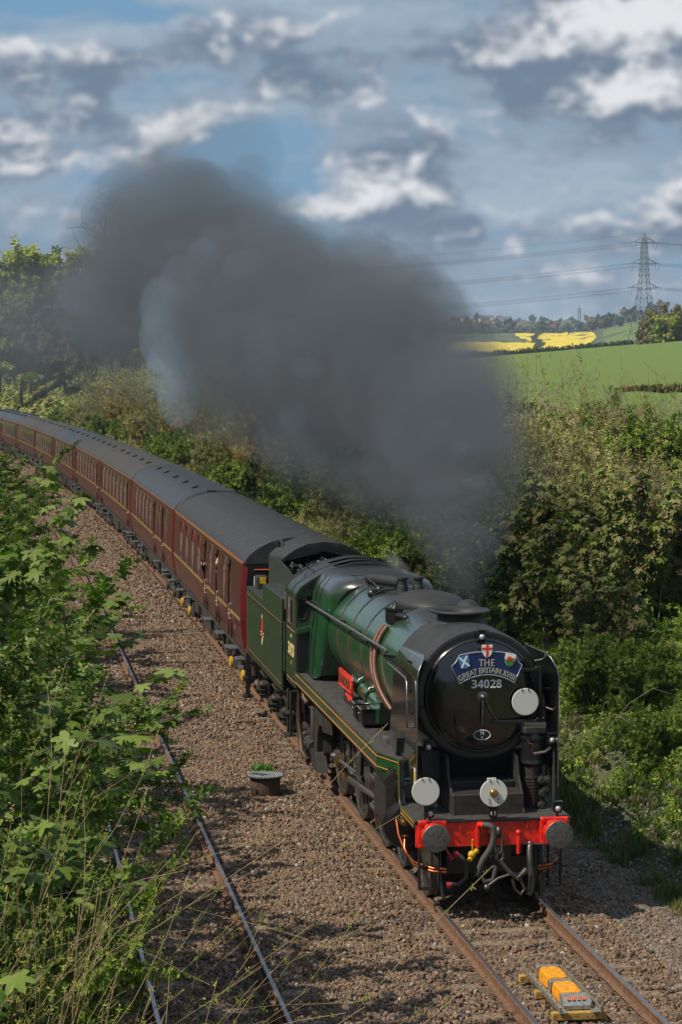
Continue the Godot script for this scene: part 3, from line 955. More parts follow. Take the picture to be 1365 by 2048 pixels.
	for x in [-0.10, 0.17]:
		mb = MB.new(); mb.lathe([Vector2(3.80, 0.10), Vector2(3.92, 0.085), Vector2(3.93, 0.075), Vector2(4.02, 0.075), Vector2(4.03, 0.10), Vector2(4.06, 0.10), Vector2(4.06, 0.05), Vector2(4.02, 0.045)], Transform3D(up, Vector3(x, 0, -7.0)), 18)
		part("safety_valve", mb, M.soot, o)
	mb = MB.new(); mb.tube([Vector3(-0.34, 3.86, -8.9), Vector3(-0.18, 3.90, -8.2), Vector3(-0.02, 3.92, -7.6)], [0.085, 0.09, 0.08], 12)
	part("manifold", mb, M.soot, o)
	mb = MB.new(); mb.lathe([Vector2(0, 0.088), Vector2(0.06, 0.088)], Transform3D(Basis.looking_at(Vector3(0.22, 0.05, 1).normalized(), Vector3.UP), Vector3(-0.345, 3.86, -8.9)), 14)
	part("manifold_end", mb, M.copper, o)
	# clack valves with copper feed pipes, left flank
	for q in [[-4.98, 0.0], [-4.72, 0.02]]:
		var b := Vector3(-0.62, 3.58 + q[1], q[0])
		mb = MB.new()
		mb.lathe([Vector2(-0.02, 0.06), Vector2(0.03, 0.12), Vector2(0.22, 0.12), Vector2(0.225, 0.135), Vector2(0.26, 0.135), Vector2(0.265, 0.08), Vector2(0.31, 0.06)], Transform3D(up, b - Vector3(0, 0.08, 0)), 16)
		mb.tube([b + Vector3(0, 0.06, 0), b + Vector3(0.05, 0.07, 0.22), b + Vector3(0.1, 0.06, 0.36)], [0.07, 0.055, 0.04], 10)
		mb.ball(b + Vector3(0.1, 0.06, 0.36), 0.05, 8)
		mb.tube([b + Vector3(0, -0.05, 0), b + Vector3(-0.06, -0.14, 0)], 0.045, 10)
		var cv := part("clack_valve", mb, M.black, o)
		part("valve_nut", bx(b + Vector3(-0.05, -0.11, 0), Vector3(0.12, 0.05, 0.12), 0.015), M.steel_dark, cv)
		var pts := []
		for i in 13:
			var t := i / 12.0
			var a := lerpf(0.70, -0.62, t)
			pts.append(Vector3(-cos(a) * 0.995, cy + sin(a) * 0.99 - 0.02, q[0] + 0.02 + t * t * 0.75))
		part("feed_pipe", tb(pts, 0.046, 10), M.copper_dull if M.has("copper_dull") else mat("copper_dull", lin(0.115, 0.040, 0.020), 0.45, 0.0, {"tex": "wear", "scale": 2.0}), o)
	# whistle valve cluster
	mb = MB.new()
	mb.ball(Vector3(-0.50, 3.72, -7.7), 0.085, 10); mb.ball(Vector3(-0.40, 3.80, -7.55), 0.075, 10); mb.ball(Vector3(-0.36, 3.76, -7.75), 0.07, 10)
	mb.tube([Vector3(-0.5, 3.70, -7.6), Vector3(-0.36, 3.82, -7.3), Vector3(-0.2, 3.86, -7.1)], 0.025, 6)
	mb.box(Vector3(-0.47, 3.63, -7.55), Vector3(0.1, 0.1, 0.12), 0.02)
	part("whistle_valve", mb, M.black, o)
	part("whistle_rod", tb([Vector3(-0.42, 3.84, -7.5), Vector3(-0.45, 3.93, -8.8), Vector3(-0.62, 3.84, -10.2), Vector3(-0.66, 3.82, -11.3)], 0.014, 6), M.black, o)
	# firebox
	var prof := [[-1.13, 1.90], [-1.115, 2.3], [-1.085, 2.75], [-1.045, 3.15], [-1.02, 3.42], [-0.96, 3.62], [-0.84, 3.77], [-0.62, 3.86], [-0.3, 3.90], [0.0, 3.91]]
	for i in range(8, -1, -1): prof.append([-prof[i][0], prof[i][1]])
	var ring := func(z0: float, slope: float, k: float, fl: float) -> PackedVector3Array:
		var q := PackedVector3Array()
		for p in prof:
			var v := Vector2(p[0], p[1]) - Vector2(0, cy)
			v *= k
			if p[1] < 2.3 and fl > 0.0: v.y = lerpf(v.y, p[1] - cy, fl)
			q.append(Vector3(v.x, v.y + cy, z0 + slope * clampf((p[1] - 1.9) / 2.0, 0, 1)))
		return q
	mb = MB.new(); mb.colf = sootc
	mb.loft([ring.call(-11.62, 0.0, 0.97, 0), ring.call(-11.0, 0.5, 1.0, 0), ring.call(-10.50, 0.95, 1.0, 0), ring.call(-10.38, 1.00, 0.985, 0), ring.call(-10.28, 1.05, 0.955, 0), ring.call(-10.22, 1.10, 0.91, 0.2), ring.call(-10.2, 1.14, 0.85, 0.4)], false, true)
	var fb := part("firebox", mb, M.boiler_green, o)
	part("firebox_base_strip", bx(Vector3(0, 1.915, -11.0), Vector3(2.30, 0.03, 1.24), 0.006), M.black, fb)
	for sd in [-1.0, 1.0]:
		for z in [-11.15, -10.65]:
			var pts := []
			for p in prof:
				if p[0] * sd < 0.0 and p[1] < 3.86: pts.append(Vector3(p[0] * 1.003, p[1], z + 0.42 * clampf((p[1] - 1.9) / 2.0, 0, 1)) if sd > 0 else Vector3(p[0] * 1.003, p[1], z + 0.42 * clampf((p[1] - 1.9) / 2.0, 0, 1)))
			if pts.size() > 1: part("seam", tb(pts, 0.006, 4), M.black, fb)
	for i in 6:
		mb = MB.new(); mb.ball(Vector3(-1.055, 3.26, -11.05 + i * 0.17), 0.018, 6); part("washout_plug", mb, M.black, fb)
	# handrail along the boiler
	for s in [-1.0, 1.0]:
		part("handrail", tb([Vector3(s * 1.12, 3.20, -11.5), Vector3(s * 1.12, 3.215, -11.35), Vector3(s * 1.09, 3.25, -8.0), Vector3(s * 1.06, 3.32, -3.1), Vector3(s * 1.06, 3.30, -3.0)], 0.026, 8), M.steel, o)
		for z in [-11.3, -9.6, -8.0, -6.4, -4.8, -3.1]:
			part("handrail_stanchion", tb([Vector3(s * 0.86, 3.20, z), Vector3(s * 1.09, 3.24, z)], [0.03, 0.02], 6), M.black, o)
	# ---- smoke deflectors
	for s in [-1.0, 1.0]:
		mb = MB.new()
		var lo := [Vector2(-0.70, 1.62), Vector2(-0.68, 3.2), Vector2(-2.52, 3.2), Vector2(-2.95, 1.93), Vector2(-1.35, 1.93), Vector2(-1.1, 1.62)]
		mb = splate(lo.map(func(v): return [v.x, v.y]), s * 1.015, s * 1.03)
		var d := part("smoke_deflector", mb, M.black_gloss, o)
		mb = MB.new()
		var a0 := [Vector3(s * 1.022, 3.2, -0.68), Vector3(s * 1.0, 3.30, -0.69), Vector3(s * 0.925, 3.45, -0.76), Vector3(s * 0.88, 3.50, -0.88)]
		var a1 := [Vector3(s * 1.022, 3.2, -2.52), Vector3(s * 1.0, 3.28, -2.50), Vector3(s * 0.955, 3.40, -2.46), Vector3(s * 0.93, 3.45, -2.40)]
		for i in 3:
			var off := Vector3(s * 0.008, 0.004, 0)
			mb.quad(a0[i] + off, a0[i + 1] + off, a1[i + 1] + off, a1[i] + off)
			mb.quad(a1[i] - off, a1[i + 1] - off, a0[i + 1] - off, a0[i] - off)
			mb.quad(a0[i] - off, a0[i + 1] - off, a0[i + 1] + off, a0[i] + off)
			mb.quad(a1[i] + off, a1[i + 1] + off, a1[i + 1] - off, a1[i] - off)
		part("deflector_top", mb, M.deflector_top if M.has("deflector_top") else mat("deflector_top", lin(0.022, 0.028, 0.018), 0.25, 0, {"tex": "wear", "scale": 0.8, "coat": 0.8, "coat_rough": 0.12}), d)
		part("deflector_beading", tb([Vector3(s * 1.022, 1.62, -0.695), Vector3(s * 1.022, 3.2, -0.675), Vector3(s * 1.0, 3.30, -0.685), Vector3(s * 0.925, 3.452, -0.755), Vector3(s * 0.88, 3.504, -0.88), Vector3(s * 0.93, 3.454, -2.40)], 0.010, 6), M.steel, d)
		part("deflector_handrail", tb([Vector3(s * 1.03, 3.17, -2.75), Vector3(s * 1.09, 3.17, -2.72), Vector3(s * 1.09, 3.14, -1.25), Vector3(s * 1.09, 3.08, -1.12), Vector3(s * 1.09, 2.45, -1.10), Vector3(s * 1.03, 2.45, -1.10)], 0.017, 8), M.steel, d)
		for z in [-0.95, -1.5, -2.1]:
			for y in [3.27, 3.40]:
				mb = MB.new(); mb.ball(Vector3(s * (1.035 - (y - 3.2) * 0.36), y - 0.01, z - 0.2), 0.014, 6); part("bolt_head", mb, M.black, d)
		part("deflector_stay", tb([Vector3(s * 0.80, 3.3, -1.5), Vector3(s * 1.03, 3.36, -1.4)], 0.018, 6), M.black, d)
		part("deflector_stay", tb([Vector3(s * 0.90, 2.9, -1.5), Vector3(s * 1.04, 2.95, -1.2)], 0.022, 6), M.black, d)
		part("deflector_stay", tb([Vector3(s * 0.84, 2.72, -1.22), Vector3(s * 1.04, 2.66, -1.0)], 0.02, 6), M.black, d)
	mb = MB.new(); mb.box(Vector3(-1.034, 1.79, -0.80), Vector3(0.006, 0.24, 0.10), 0.0); var ws := part("warning_label", mb, M.white, o)
	mb = MB.new(); mb.box(Vector3(-1.0385, 1.80, -0.80), Vector3(0.004, 0.12, 0.08), 0.0); part("warning_panel", mb, M.yellow, ws)
	# ---- running plate, valances, front
	var py := 1.88
	var out := PackedVector2Array([Vector2(-1.30, -11.65), Vector2(1.30, -11.65), Vector2(1.30, -2.36), Vector2(1.10, -1.72), Vector2(-1.10, -1.72), Vector2(-1.30, -2.36)])
	mb = MB.new(); mb.prism(out, -py - 0.0, -py + 0.035, Transform3D(Basis(Vector3(1, 0, 0), Vector3(0, 0, 1), Vector3(0, -1, 0)), Vector3.ZERO))
	var rpl := part("running_plate", mb, M.plate_grey, o)
	var rr := RandomNumberGenerator.new(); rr.seed = 3
	for i in 46:
		mb = MB.new(); mb.ball(Vector3(-rr.randf_range(0.95, 1.24), py + 0.002, -2.6 - i * 0.18), 0.013, 6, Vector3(1, 0.6, 1)); part("rivet", mb, M.black, rpl)
	for s in [-1.0, 1.0]:
		var v := part("valance", splate([[-11.65, 1.645], [-2.36, 1.645], [-2.36, py + 0.004], [-11.65, py + 0.004]], s * 1.295, s * 1.315), M.green, o)
		for y in [py - 0.045, 1.645 + 0.035]:
			part("lining", tb([Vector3(s * 1.318, y, -11.6), Vector3(s * 1.318, y, -2.38), Vector3(s * 1.115, y, -1.72)], 0.006, 4), M.lining, v)
		mb = MB.new()
		mb.quad(Vector3(s * 1.305, 1.645, -2.36), Vector3(s * 1.305, py + 0.004, -2.36), Vector3(s * 1.105, py + 0.004, -1.715), Vector3(s * 1.105, 1.645, -1.715))
		part("valance_front", mb, M.green, v)
		# edging strip that drops to the front deck
		mb = MB.new()
		var strip := [Vector3(s * 1.105, py + 0.004, -1.70), Vector3(s * 1.107, 1.74, -1.65), Vector3(s * 1.11, 1.40, -1.60), Vector3(s * 1.112, 1.30, -1.56), Vector3(s * 1.115, 1.25, -1.47), Vector3(s * 1.115, 1.235, -1.35), Vector3(s * 1.115, 1.235, -0.37)]
		mb.tube(strip, 0.019, 4)
		var ed := part("deck_edging", mb, M.edge_green if M.has("edge_green") else mat("edge_green", lin(0.05, 0.07, 0.015), 0.4), v)
		part("deck_valance", splate([[-1.45, 1.15], [-0.37, 1.135], [-0.37, 1.245], [-1.45, 1.245]], s * 1.108, s * 1.122), M.green, v)
		part("lining", tb([Vector3(s * 1.126, 1.222, -1.42), Vector3(s * 1.126, 1.222, -0.39), Vector3(s * 1.126, 1.16, -0.39), Vector3(s * 1.126, 1.168, -1.42)], 0.006, 4), M.lining, ed)
		# curved drop sheet with a step recess
		mb = MB.new()
		for q in [[[1.10, 1.03]], [[0.85, 0.80]]]:
			var xo: float = q[0][0] * s; var xi: float = q[0][1] * s
			var cv := [[py, -1.73], [1.72, -1.69], [1.45, -1.64], [1.32, -1.58], [1.255, -1.46]]
			for i in 4:
				mb.quad(Vector3(xo, cv[i][0], cv[i][1]), Vector3(xi, cv[i][0], cv[i][1]), Vector3(xi, cv[i + 1][0], cv[i + 1][1]), Vector3(xo, cv[i + 1][0], cv[i + 1][1]), 1)
		var ds := part("drop_sheet", mb, M.black, o)
		part("step_recess", bx(Vector3(s * 0.94, 1.57, -1.80), Vector3(0.20, 0.64, 0.03)), M.black, ds)
		part("step_tread", bx(Vector3(s * 0.94, 1.60, -1.70), Vector3(0.18, 0.02, 0.16), 0.004), M.soot, ds)
	part("front_deck", bx(Vector3(0, 1.235, -1.18), Vector3(2.22, 0.03, 1.68), 0.005), M.plate_grey, o)
	part("saddle", bx(Vector3(0, 1.85, -2.55), Vector3(1.04, 1.2, 1.6), 0.03), M.black, o)
	part("saddle_front", splate([[-1.76, 1.26], [-1.55, 1.65], [-1.35, 2.12], [-1.76, 2.12]], -0.50, 0.50), M.black, o)
	for s in [-1.0, 1.0]:
		part("frame_horn", splate([[-1.9, 1.25], [-0.62, 1.25], [-0.74, 1.52], [-0.98, 1.74], [-1.06, 1.98], [-1.2, 2.02], [-1.9, 2.02]], s * 0.49, s * 0.525), M.soot, o)
	part("step_cover", bx(Vector3(0, 1.63, -1.28), Vector3(0.97, 0.04, 0.40), 0.006), M.soot, o)
	part("step_riser", bx(Vector3(0, 1.55, -1.10), Vector3(0.97, 0.13, 0.03), 0.004), M.black, o)
	var dg := part("cover_grid", bx(Vector3(0, 1.38, -1.2), Vector3(0.96, 0.26, 0.03)), M.black_gloss, o)
	for y in [1.47, 1.37, 1.29]:
		mb = MB.new(); mb.tube([Vector3(-0.40, y, -1.12), Vector3(0.40, y, -1.12)], 0.032, 8); part("cover_bar", mb, M.black, dg)
	for s in [-1.0, 1.0]:
		part("deck_panel", splate([[-1.80, 1.25], [-1.42, 1.25], [-1.50, 2.04], [-1.80, 2.04]], s * 0.535, s * 0.80), M.plate_blue if M.has("plate_blue") else mat("plate_blue", lin(0.018, 0.021, 0.026), 0.5, 0, {"tex": "wear", "scale": 0.8}), o)
	# buffer beam
	var bbm := part("buffer_beam", bx(Vector3(0, 1.05, -0.36), Vector3(2.20, 0.36, 0.05), 0.006), M.red, o)
	part("beam_lip", bx(Vector3(0, 1.232, -0.345), Vector3(2.24, 0.03, 0.09), 0.005), M.black, bbm)
	for s in [-1.0, 1.0]:
		part("gusset", bx(Vector3(s * 0.48, 1.16, -0.325), Vector3(0.02, 0.12, 0.03), 0.003), M.red, bbm)
		var bc := Vector3(s * 0.8735, 1.06, 0)
		var hp := part("buffer_base", bx(bc + Vector3(-s * 0.0, 0, -0.315), Vector3(0.42, 0.40, 0.05), 0.02), M.red, o)
		for q in [[-1, -1], [-1, 1], [1, -1], [1, 1]]:
			mb = MB.new(); mb.lathe([Vector2(0, 0.026), Vector2(0.03, 0.024)], Transform3D(Basis(), bc + Vector3(q[0] * 0.17, q[1] * 0.16, -0.292)), 6); part("bolt", mb, M.red, hp)
		mb = MB.new(); mb.lathe([Vector2(-0.30, 0.17), Vector2(-0.26, 0.155), Vector2(-0.16, 0.145)], Transform3D(Basis(), bc), 24); part("buffer_stock", mb, M.red, hp)
		mb = MB.new(); mb.lathe([Vector2(-0.16, 0.10), Vector2(-0.05, 0.10), Vector2(-0.04, 0.185), Vector2(-0.035, 0.196), Vector2(-0.012, 0.197), Vector2(-0.004, 0.19), Vector2(0.004, 0.10), Vector2(0.006, 0.002)], Transform3D(Basis(), bc), 40); part("buffer_head", mb, M.buffer, hp)
	# coupling hook with screw link, hoses
	mb = MB.new()
	mb.box(Vector3(0.03, 1.06, -0.31), Vector3(0.16, 0.16, 0.05), 0.01)
	mb.tube([Vector3(0.03, 1.05, -0.30), Vector3(0.03, 1.06, -0.17), Vector3(0.03, 1.13, -0.11), Vector3(0.03, 1.16, -0.15)], [0.05, 0.048, 0.04, 0.025], 8)
	part("draw_hook", mb, M.steel_dark, o)
	mb = MB.new()
	mb.tube([Vector3(-0.02, 1.12, -0.14), Vector3(-0.03, 0.98, -0.13), Vector3(-0.01, 0.84, -0.12), Vector3(0.04, 0.80, -0.12), Vector3(0.08, 0.84, -0.12), Vector3(0.08, 1.0, -0.13), Vector3(0.06, 1.12, -0.14)], 0.022, 8)
	mb.tube([Vector3(0.03, 0.88, -0.12), Vector3(0.0, 0.74, -0.12), Vector3(0.05, 0.68, -0.12), Vector3(0.1, 0.74, -0.12), Vector3(0.08, 0.87, -0.12)], 0.022, 8)
	mb.tube([Vector3(0.05, 0.70, -0.12), Vector3(0.16, 0.56, -0.10), Vector3(0.30, 0.44, -0.08)], [0.03, 0.035, 0.03], 8)
	mb.tube([Vector3(0.22, 0.52, -0.09), Vector3(0.02, 0.46, -0.08), Vector3(-0.12, 0.36, -0.08)], 0.02, 8)
	mb.ball(Vector3(-0.14, 0.34, -0.08), 0.05, 10)
	mb.tube([Vector3(0.22, 0.44, -0.08), Vector3(0.26, 0.30, -0.08), Vector3(0.34, 0.22, -0.08), Vector3(0.40, 0.30, -0.08), Vector3(0.32, 0.46, -0.08)], 0.022, 8)
	mb.tube([Vector3(0.30, 0.46, -0.06), Vector3(0.42, 0.58, -0.06)], [0.025, 0.05], 8)
	part("screw_coupling", mb, M.steel_dark, o)
	var vp := part("vacuum_standpipe", tb([Vector3(-0.22, 0.86, -0.30), Vector3(-0.22, 1.14, -0.30), Vector3(-0.21, 1.19, -0.27), Vector3(-0.16, 1.19, -0.22)], 0.042, 10), M.red, o)
	var hose := [Vector3(-0.17, 1.19, -0.22), Vector3(-0.06, 1.17, -0.17), Vector3(-0.03, 1.05, -0.15), Vector3(-0.07, 0.88, -0.15), Vector3(-0.18, 0.70, -0.17), Vector3(-0.24, 0.55, -0.18), Vector3(-0.27, 0.48, -0.18)]
	var hp2 := []; var hr := []
	for i in 61:
		var t := i / 60.0 * (hose.size() - 1); var k := mini(int(t), hose.size() - 2)
		hp2.append(hose[k].cubic_interpolate(hose[k + 1], hose[maxi(k - 1, 0)], hose[mini(k + 2, hose.size() - 1)], t - k)); hr.append(0.052 if i % 2 else 0.042)
	part("vacuum_hose", tb(hp2, hr, 10), M.hose_grey if M.has("hose_grey") else mat("hose_grey", lin(0.055, 0.055, 0.055), 0.7), vp)
	part("steam_hose", tb([Vector3(-0.22, 0.50, -0.2), Vector3(-0.16, 0.40, -0.16), Vector3(-0.04, 0.42, -0.14), Vector3(0.0, 0.58, -0.16), Vector3(-0.02, 0.75, -0.25)], 0.036, 8), M.rubber, o)
	mb = MB.new(); mb.ball(Vector3(-0.55, 0.78, -0.24), 0.055, 10); mb.tube([Vector3(-0.72, 0.92, -0.34), Vector3(-0.62, 0.74, -0.26), Vector3(-0.50, 0.78, -0.22)], 0.028, 8); mb.ball(Vector3(-0.62, 0.74, -0.26), 0.05, 8)
	mat("dull_red", lin(0.28, 0.02, 0.025), 0.5); part("air_cock", mb, M.dull_red, o)
	var ah := part("air_hose", tb([Vector3(-0.50, 0.78, -0.22), Vector3(-0.42, 0.66, -0.18), Vector3(-0.42, 0.48, -0.16), Vector3(-0.52, 0.38, -0.16), Vector3(-0.64, 0.38, -0.16)], 0.034, 8), M.rubber, o)
	mb = MB.new(); mb.tube([Vector3(-0.63, 0.38, -0.16), Vector3(-0.69, 0.36, -0.16)], [0.04, 0.05], 8); part("hose_end", mb, M.dull_red, ah)
	mb = MB.new(); mb.ball(Vector3(-0.33, 0.78, -0.2), 0.06, 8); mb.ball(Vector3(-0.27, 0.83, -0.2), 0.045, 8); mb.ball(Vector3(-0.36, 0.72, -0.18), 0.04, 8); mb.tube([Vector3(-0.32, 0.82, -0.2), Vector3(-0.33, 1.0, -0.16)], 0.014, 6); part("yellow_cock", mb, M.yellow, o)
	mb = MB.new(); mb.tube([Vector3(0.52, 0.90, -0.30), Vector3(0.50, 0.78, -0.22), Vector3(0.50, 0.60, -0.18), Vector3(0.52, 0.40, -0.16), Vector3(0.50, 0.25, -0.16), Vector3(0.46, 0.2, -0.16)], 0.046, 10); mb.tube([Vector3(0.44, 0.90, -0.26), Vector3(0.72, 0.88, -0.26)], 0.016, 6); part("steam_heat_pipe", mb, M.steel_dark, o)
	mb = MB.new(); mb.tube([Vector3(0.36, 1.05, -0.32), Vector3(0.36, 0.75, -0.30)], 0.03, 8); mb.ball(Vector3(0.36, 1.05, -0.32), 0.045, 8); part("pipe_bracket", mb, M.red, o)
	part("bogie_front", bx(Vector3(0, 0.55, -0.62), Vector3(1.25, 0.26, 0.08), 0.02), M.black, o)
	part("frame_front", bx(Vector3(0.12, 0.72, -0.5), Vector3(0.36, 0.34, 0.06), 0.01), M.black, o)
	# ladder-like front steps either side and copper sanding pipes
	for s in [-1.0, 1.0]:
		mb = MB.new()
		mb.box(Vector3(s * 1.02, 0.56, -0.52), Vector3(0.03, 0.66, 0.06), 0.004); mb.box(Vector3(s * 0.84, 0.56, -0.52), Vector3(0.03, 0.66, 0.06), 0.004)
		mb.box(Vector3(s * 0.93, 0.25, -0.5), Vector3(0.22, 0.02, 0.12), 0.004); mb.box(Vector3(s * 0.93, 0.57, -0.5), Vector3(0.22, 0.02, 0.10), 0.004)
		part("footsteps", mb, M.black, o)
		part("guard_iron", tb([Vector3(s * 0.72, 0.75, -0.55), Vector3(s * 0.72, 0.4, -0.48), Vector3(s * 0.70, 0.12, -0.36)], 0.03, 6), M.black, o)
		for e in [0.0, 0.06]:
			part("copper_pipe", tb([Vector3(s * 1.16, 1.02, -1.62 + e), Vector3(s * 1.16, 0.85, -1.42 + e), Vector3(s * 1.12, 0.66, -1.05), Vector3(s * 1.05, 0.58 - e * 0.7, -0.74), Vector3(s * 0.85, 0.56 - e * 0.7, -0.40), Vector3(s * 0.66, 0.55 - e * 0.7, -0.36)], 0.021, 8), M.copper, o)
	mb = MB.new(); mb.tube([Vector3(-1.10, 0.86, -1.2), Vector3(-1.12, 0.70, -1.1), Vector3(-1.1, 0.64, -0.98)], 0.03, 8); mb.lathe([Vector2(0, 0.06), Vector2(0.02, 0.06)], Transform3D(Basis(Vector3.RIGHT, -PI / 2), Vector3(-1.10, 0.85, -1.2)), 14)
	part("drain_pipe", mb, M.copper, o)
	# air pump on the front, right-hand side of the picture
	mb = MB.new(); mb.lathe([Vector2(1.86, 0.15), Vector2(1.90, 0.19), Vector2(1.95, 0.18), Vector2(2.22, 0.175), Vector2(2.24, 0.195), Vector2(2.28, 0.195), Vector2(2.29, 0.15), Vector2(2.36, 0.14), Vector2(2.38, 0.05)], Transform3D(up, Vector3(0.76, 0, -1.12)), 24)
	var ap := part("air_pump", mb, M.black, o)
	mb = MB.new(); mb.box(Vector3(0.76, 2.38, -1.08), Vector3(0.34, 0.13, 0.22), 0.03); mb.tube([Vector3(0.60, 2.43, -1.05), Vector3(0.92, 2.43, -1.05)], 0.06, 10); part("pump_head", mb, M.soot, ap)
	mb = MB.new()
	for i in 9: mb.lathe([Vector2(1.32 + i * 0.045, 0.15), Vector2(1.345 + i * 0.045, 0.15)], Transform3D(up, Vector3(0.74, 0, -1.12)), 20)
	mb.lathe([Vector2(1.25, 0.12), Vector2(1.86, 0.12)], Transform3D(up, Vector3(0.74, 0, -1.12)), 16)
	for q in [[0.84, 1.66], [0.93, 1.66], [0.92, 1.53], [0.85, 1.47], [0.84, 1.30]]: mb.lathe([Vector2(0, 0.065), Vector2(0.10, 0.065), Vector2(0.11, 0.04), Vector2(0.14, 0.035)], Transform3D(Basis(), Vector3(q[0], q[1], -1.05)), 12)
	part("pump_cylinder", mb, M.soot, ap)
	part("pump_pipe", tb([Vector3(0.72, 2.05, -0.92), Vector3(0.88, 2.08, -0.90), Vector3(0.98, 2.13, -0.95)], 0.025, 8), M.steel, ap)
	part("pump_pipe", tb([Vector3(0.70, 1.85, -0.95), Vector3(0.71, 1.6, -0.93), Vector3(0.72, 1.3, -0.95)], 0.016, 6), M.copper, ap)
	part("pump_pipe", tb([Vector3(0.62, 2.25, -0.95), Vector3(0.66, 2.2, -0.92), Vector3(0.70, 2.2, -0.92), Vector3(0.70, 2.05, -0.92)], 0.010, 6), M.copper, ap)
	part("riser_pipe", tb([Vector3(0.92, 2.35, -1.1), Vector3(0.92, 2.8, -1.2), Vector3(0.88, 2.95, -1.3)], 0.028, 8), M.copper_dull, o)
	part("upright_tube", tb([Vector3(1.02, 1.26, -0.9), Vector3(1.03, 2.2, -0.95)], 0.035, 8), M.soot, o)
	# lamps on brackets
	for q in [[0.0, 3.735, -1.16], [-0.80, 2.18, -1.05], [0.98, 2.26, -0.92], [-0.90, 1.36, -0.36], [0.93, 1.38, -0.36], [0.0, 1.34, -0.36]]:
		mb = MB.new(); mb.box(Vector3(q[0], q[1], q[2]), Vector3(0.12, 0.14, 0.10), 0.015); mb.box(Vector3(q[0], q[1] + 0.085, q[2]), Vector3(0.15, 0.015, 0.12), 0.003); mb.tube([Vector3(q[0], q[1] - 0.06, q[2]), Vector3(q[0], q[1] - 0.13, q[2])], 0.02, 6)
		var lm := part("electric_lamp", mb, M.black, o)
		mb = MB.new(); mb.ball(Vector3(q[0], q[1] - 0.01, q[2] + 0.045), 0.042, 12, Vector3(1, 1, 0.8)); part("lamp_lens", mb, M.lens, lm)
	for q in [[-0.981, 1.60], [-0.014, 1.56], [0.617, 2.78]]:
		part("lamp_iron", tb([Vector3(q[0], q[1] - 0.32 if q[1] < 2 else q[1] - 0.1, -0.275 if q[1] < 2 else -1.13), Vector3(q[0], q[1] + 0.1, -0.275 if q[1] < 2 else -1.07)], 0.016, 4), M.black, o)
	# ---- cylinders, motion, wheels, frames
	part("main_frame", bx(Vector3(0, 1.05, -6.6), Vector3(1.04, 1.0, 11.9), 0.02), M.grime, o)
	for s in [-1.0, 1.0]:
		for z in [-1.17, -3.06]: wheel(o, s * 0.75, 0.47, z, 0.47, 10, s)
		for z in [-4.62, -6.88, -9.13]: wheel(o, s * 0.75, 0.94, z, 0.94, 12, s, "driving_wheel")
		wheel(o, s * 0.75, 0.55, -11.95, 0.55, 10, s)
		part("bogie_frame", bx(Vector3(s * 0.60, 0.52, -2.1), Vector3(0.06, 0.35, 2.7), 0.02), M.black, o)
		mb = vplate([[0.55, 0.52], [0.95, 0.52], [1.15, 0.66], [1.29, 0.95], [1.29, 1.52], [1.17, 1.72], [0.55, 1.72]], -2.74, -1.74, s)
		var cyl := part("cylinder", mb, M.grime, o)
		part("cylinder_top_cladding", vplate([[1.302, 1.50], [1.302, 1.54], [1.175, 1.735], [1.14, 1.735]], -2.72, -1.76, s), M.black_gloss, cyl)
		mb = MB.new(); mb.lathe([Vector2(-1.75, 0.36), Vector2(-1.68, 0.35), Vector2(-1.64, 0.27), Vector2(-1.62, 0.1), Vector2(-1.62, 0.002)], Transform3D(Basis(), Vector3(s * 0.98, 0.93, 0)), 28); mb.lathe([Vector2(-1.75, 0.21), Vector2(-1.68, 0.2), Vector2(-1.64, 0.1), Vector2(-1.64, 0.002)], Transform3D(Basis(), Vector3(s * 0.98, 1.43, 0)), 22); part("cylinder_cover", mb, M.black, cyl)
		mb = MB.new(); mb.lathe([Vector2(-1.46, 0.06), Vector2(-1.38, 0.06), Vector2(-1.37, 0.035), Vector2(-1.32, 0.03)], Transform3D(Basis(), Vector3(s * 1.06, 1.0, -0.12)), 8); part("relief_valve", mb, M.brass, cyl)
		var pin := Vector3(0, -0.22, 0.21)
		var cr := part("coupling_rod", MB.new() if false else tb([Vector3(s * 0.93, 0.94, -9.13) + pin, Vector3(s * 0.93, 0.94, -4.62) + pin], 0.05, 4), M.steel, o)
		for z in [-9.13, -6.88, -4.62]:
			mb = MB.new(); mb.lathe([Vector2(-0.05, 0.12), Vector2(0.05, 0.12), Vector2(0.06, 0.07), Vector2(0.11, 0.06)], Transform3D(XR, Vector3(s * 0.93, 0.94, z) + pin) if s > 0 else Transform3D(Basis(Vector3.UP, -PI / 2), Vector3(s * 0.93, 0.94, z) + pin), 16); part("rod_end", mb, M.steel, cr)
		part("connecting_rod", tb([Vector3(s * 1.06, 0.94, -6.88) + pin, Vector3(s * 1.06, 0.94, -3.7)], [0.075, 0.055], 4), M.steel, o)
		mb = MB.new(); mb.box(Vector3(s * 1.05, 0.96, -3.62), Vector3(0.13, 0.34, 0.34), 0.03); part("crosshead", mb, M.steel_dark, o)
		for y in [1.20, 0.74]: part("slide_bar", bx(Vector3(s * 1.05, y, -3.45), Vector3(0.12, 0.075, 1.65), 0.01), M.steel, o)
		part("piston_rod", tb([Vector3(s * 0.98, 0.95, -3.5), Vector3(s * 0.98, 0.95, -2.5)], 0.045, 10), M.steel, o)
		part("combination_lever", bx(Vector3(s * 1.20, 1.10, -2.92), Vector3(0.035, 0.95, 0.06), 0.006), M.steel, o)
		part("valve_rod", tb([Vector3(s * 1.12, 1.43, -2.55), Vector3(s * 1.12, 1.45, -4.7)], 0.035, 6), M.steel, o)
		mb = MB.new(); mb.tube([Vector3(s * 1.16, 1.85, -4.95), Vector3(s * 1.16, 1.5, -4.85), Vector3(s * 1.16, 1.1, -4.9)], 0.06, 6); part("expansion_link", mb, M.steel, o)
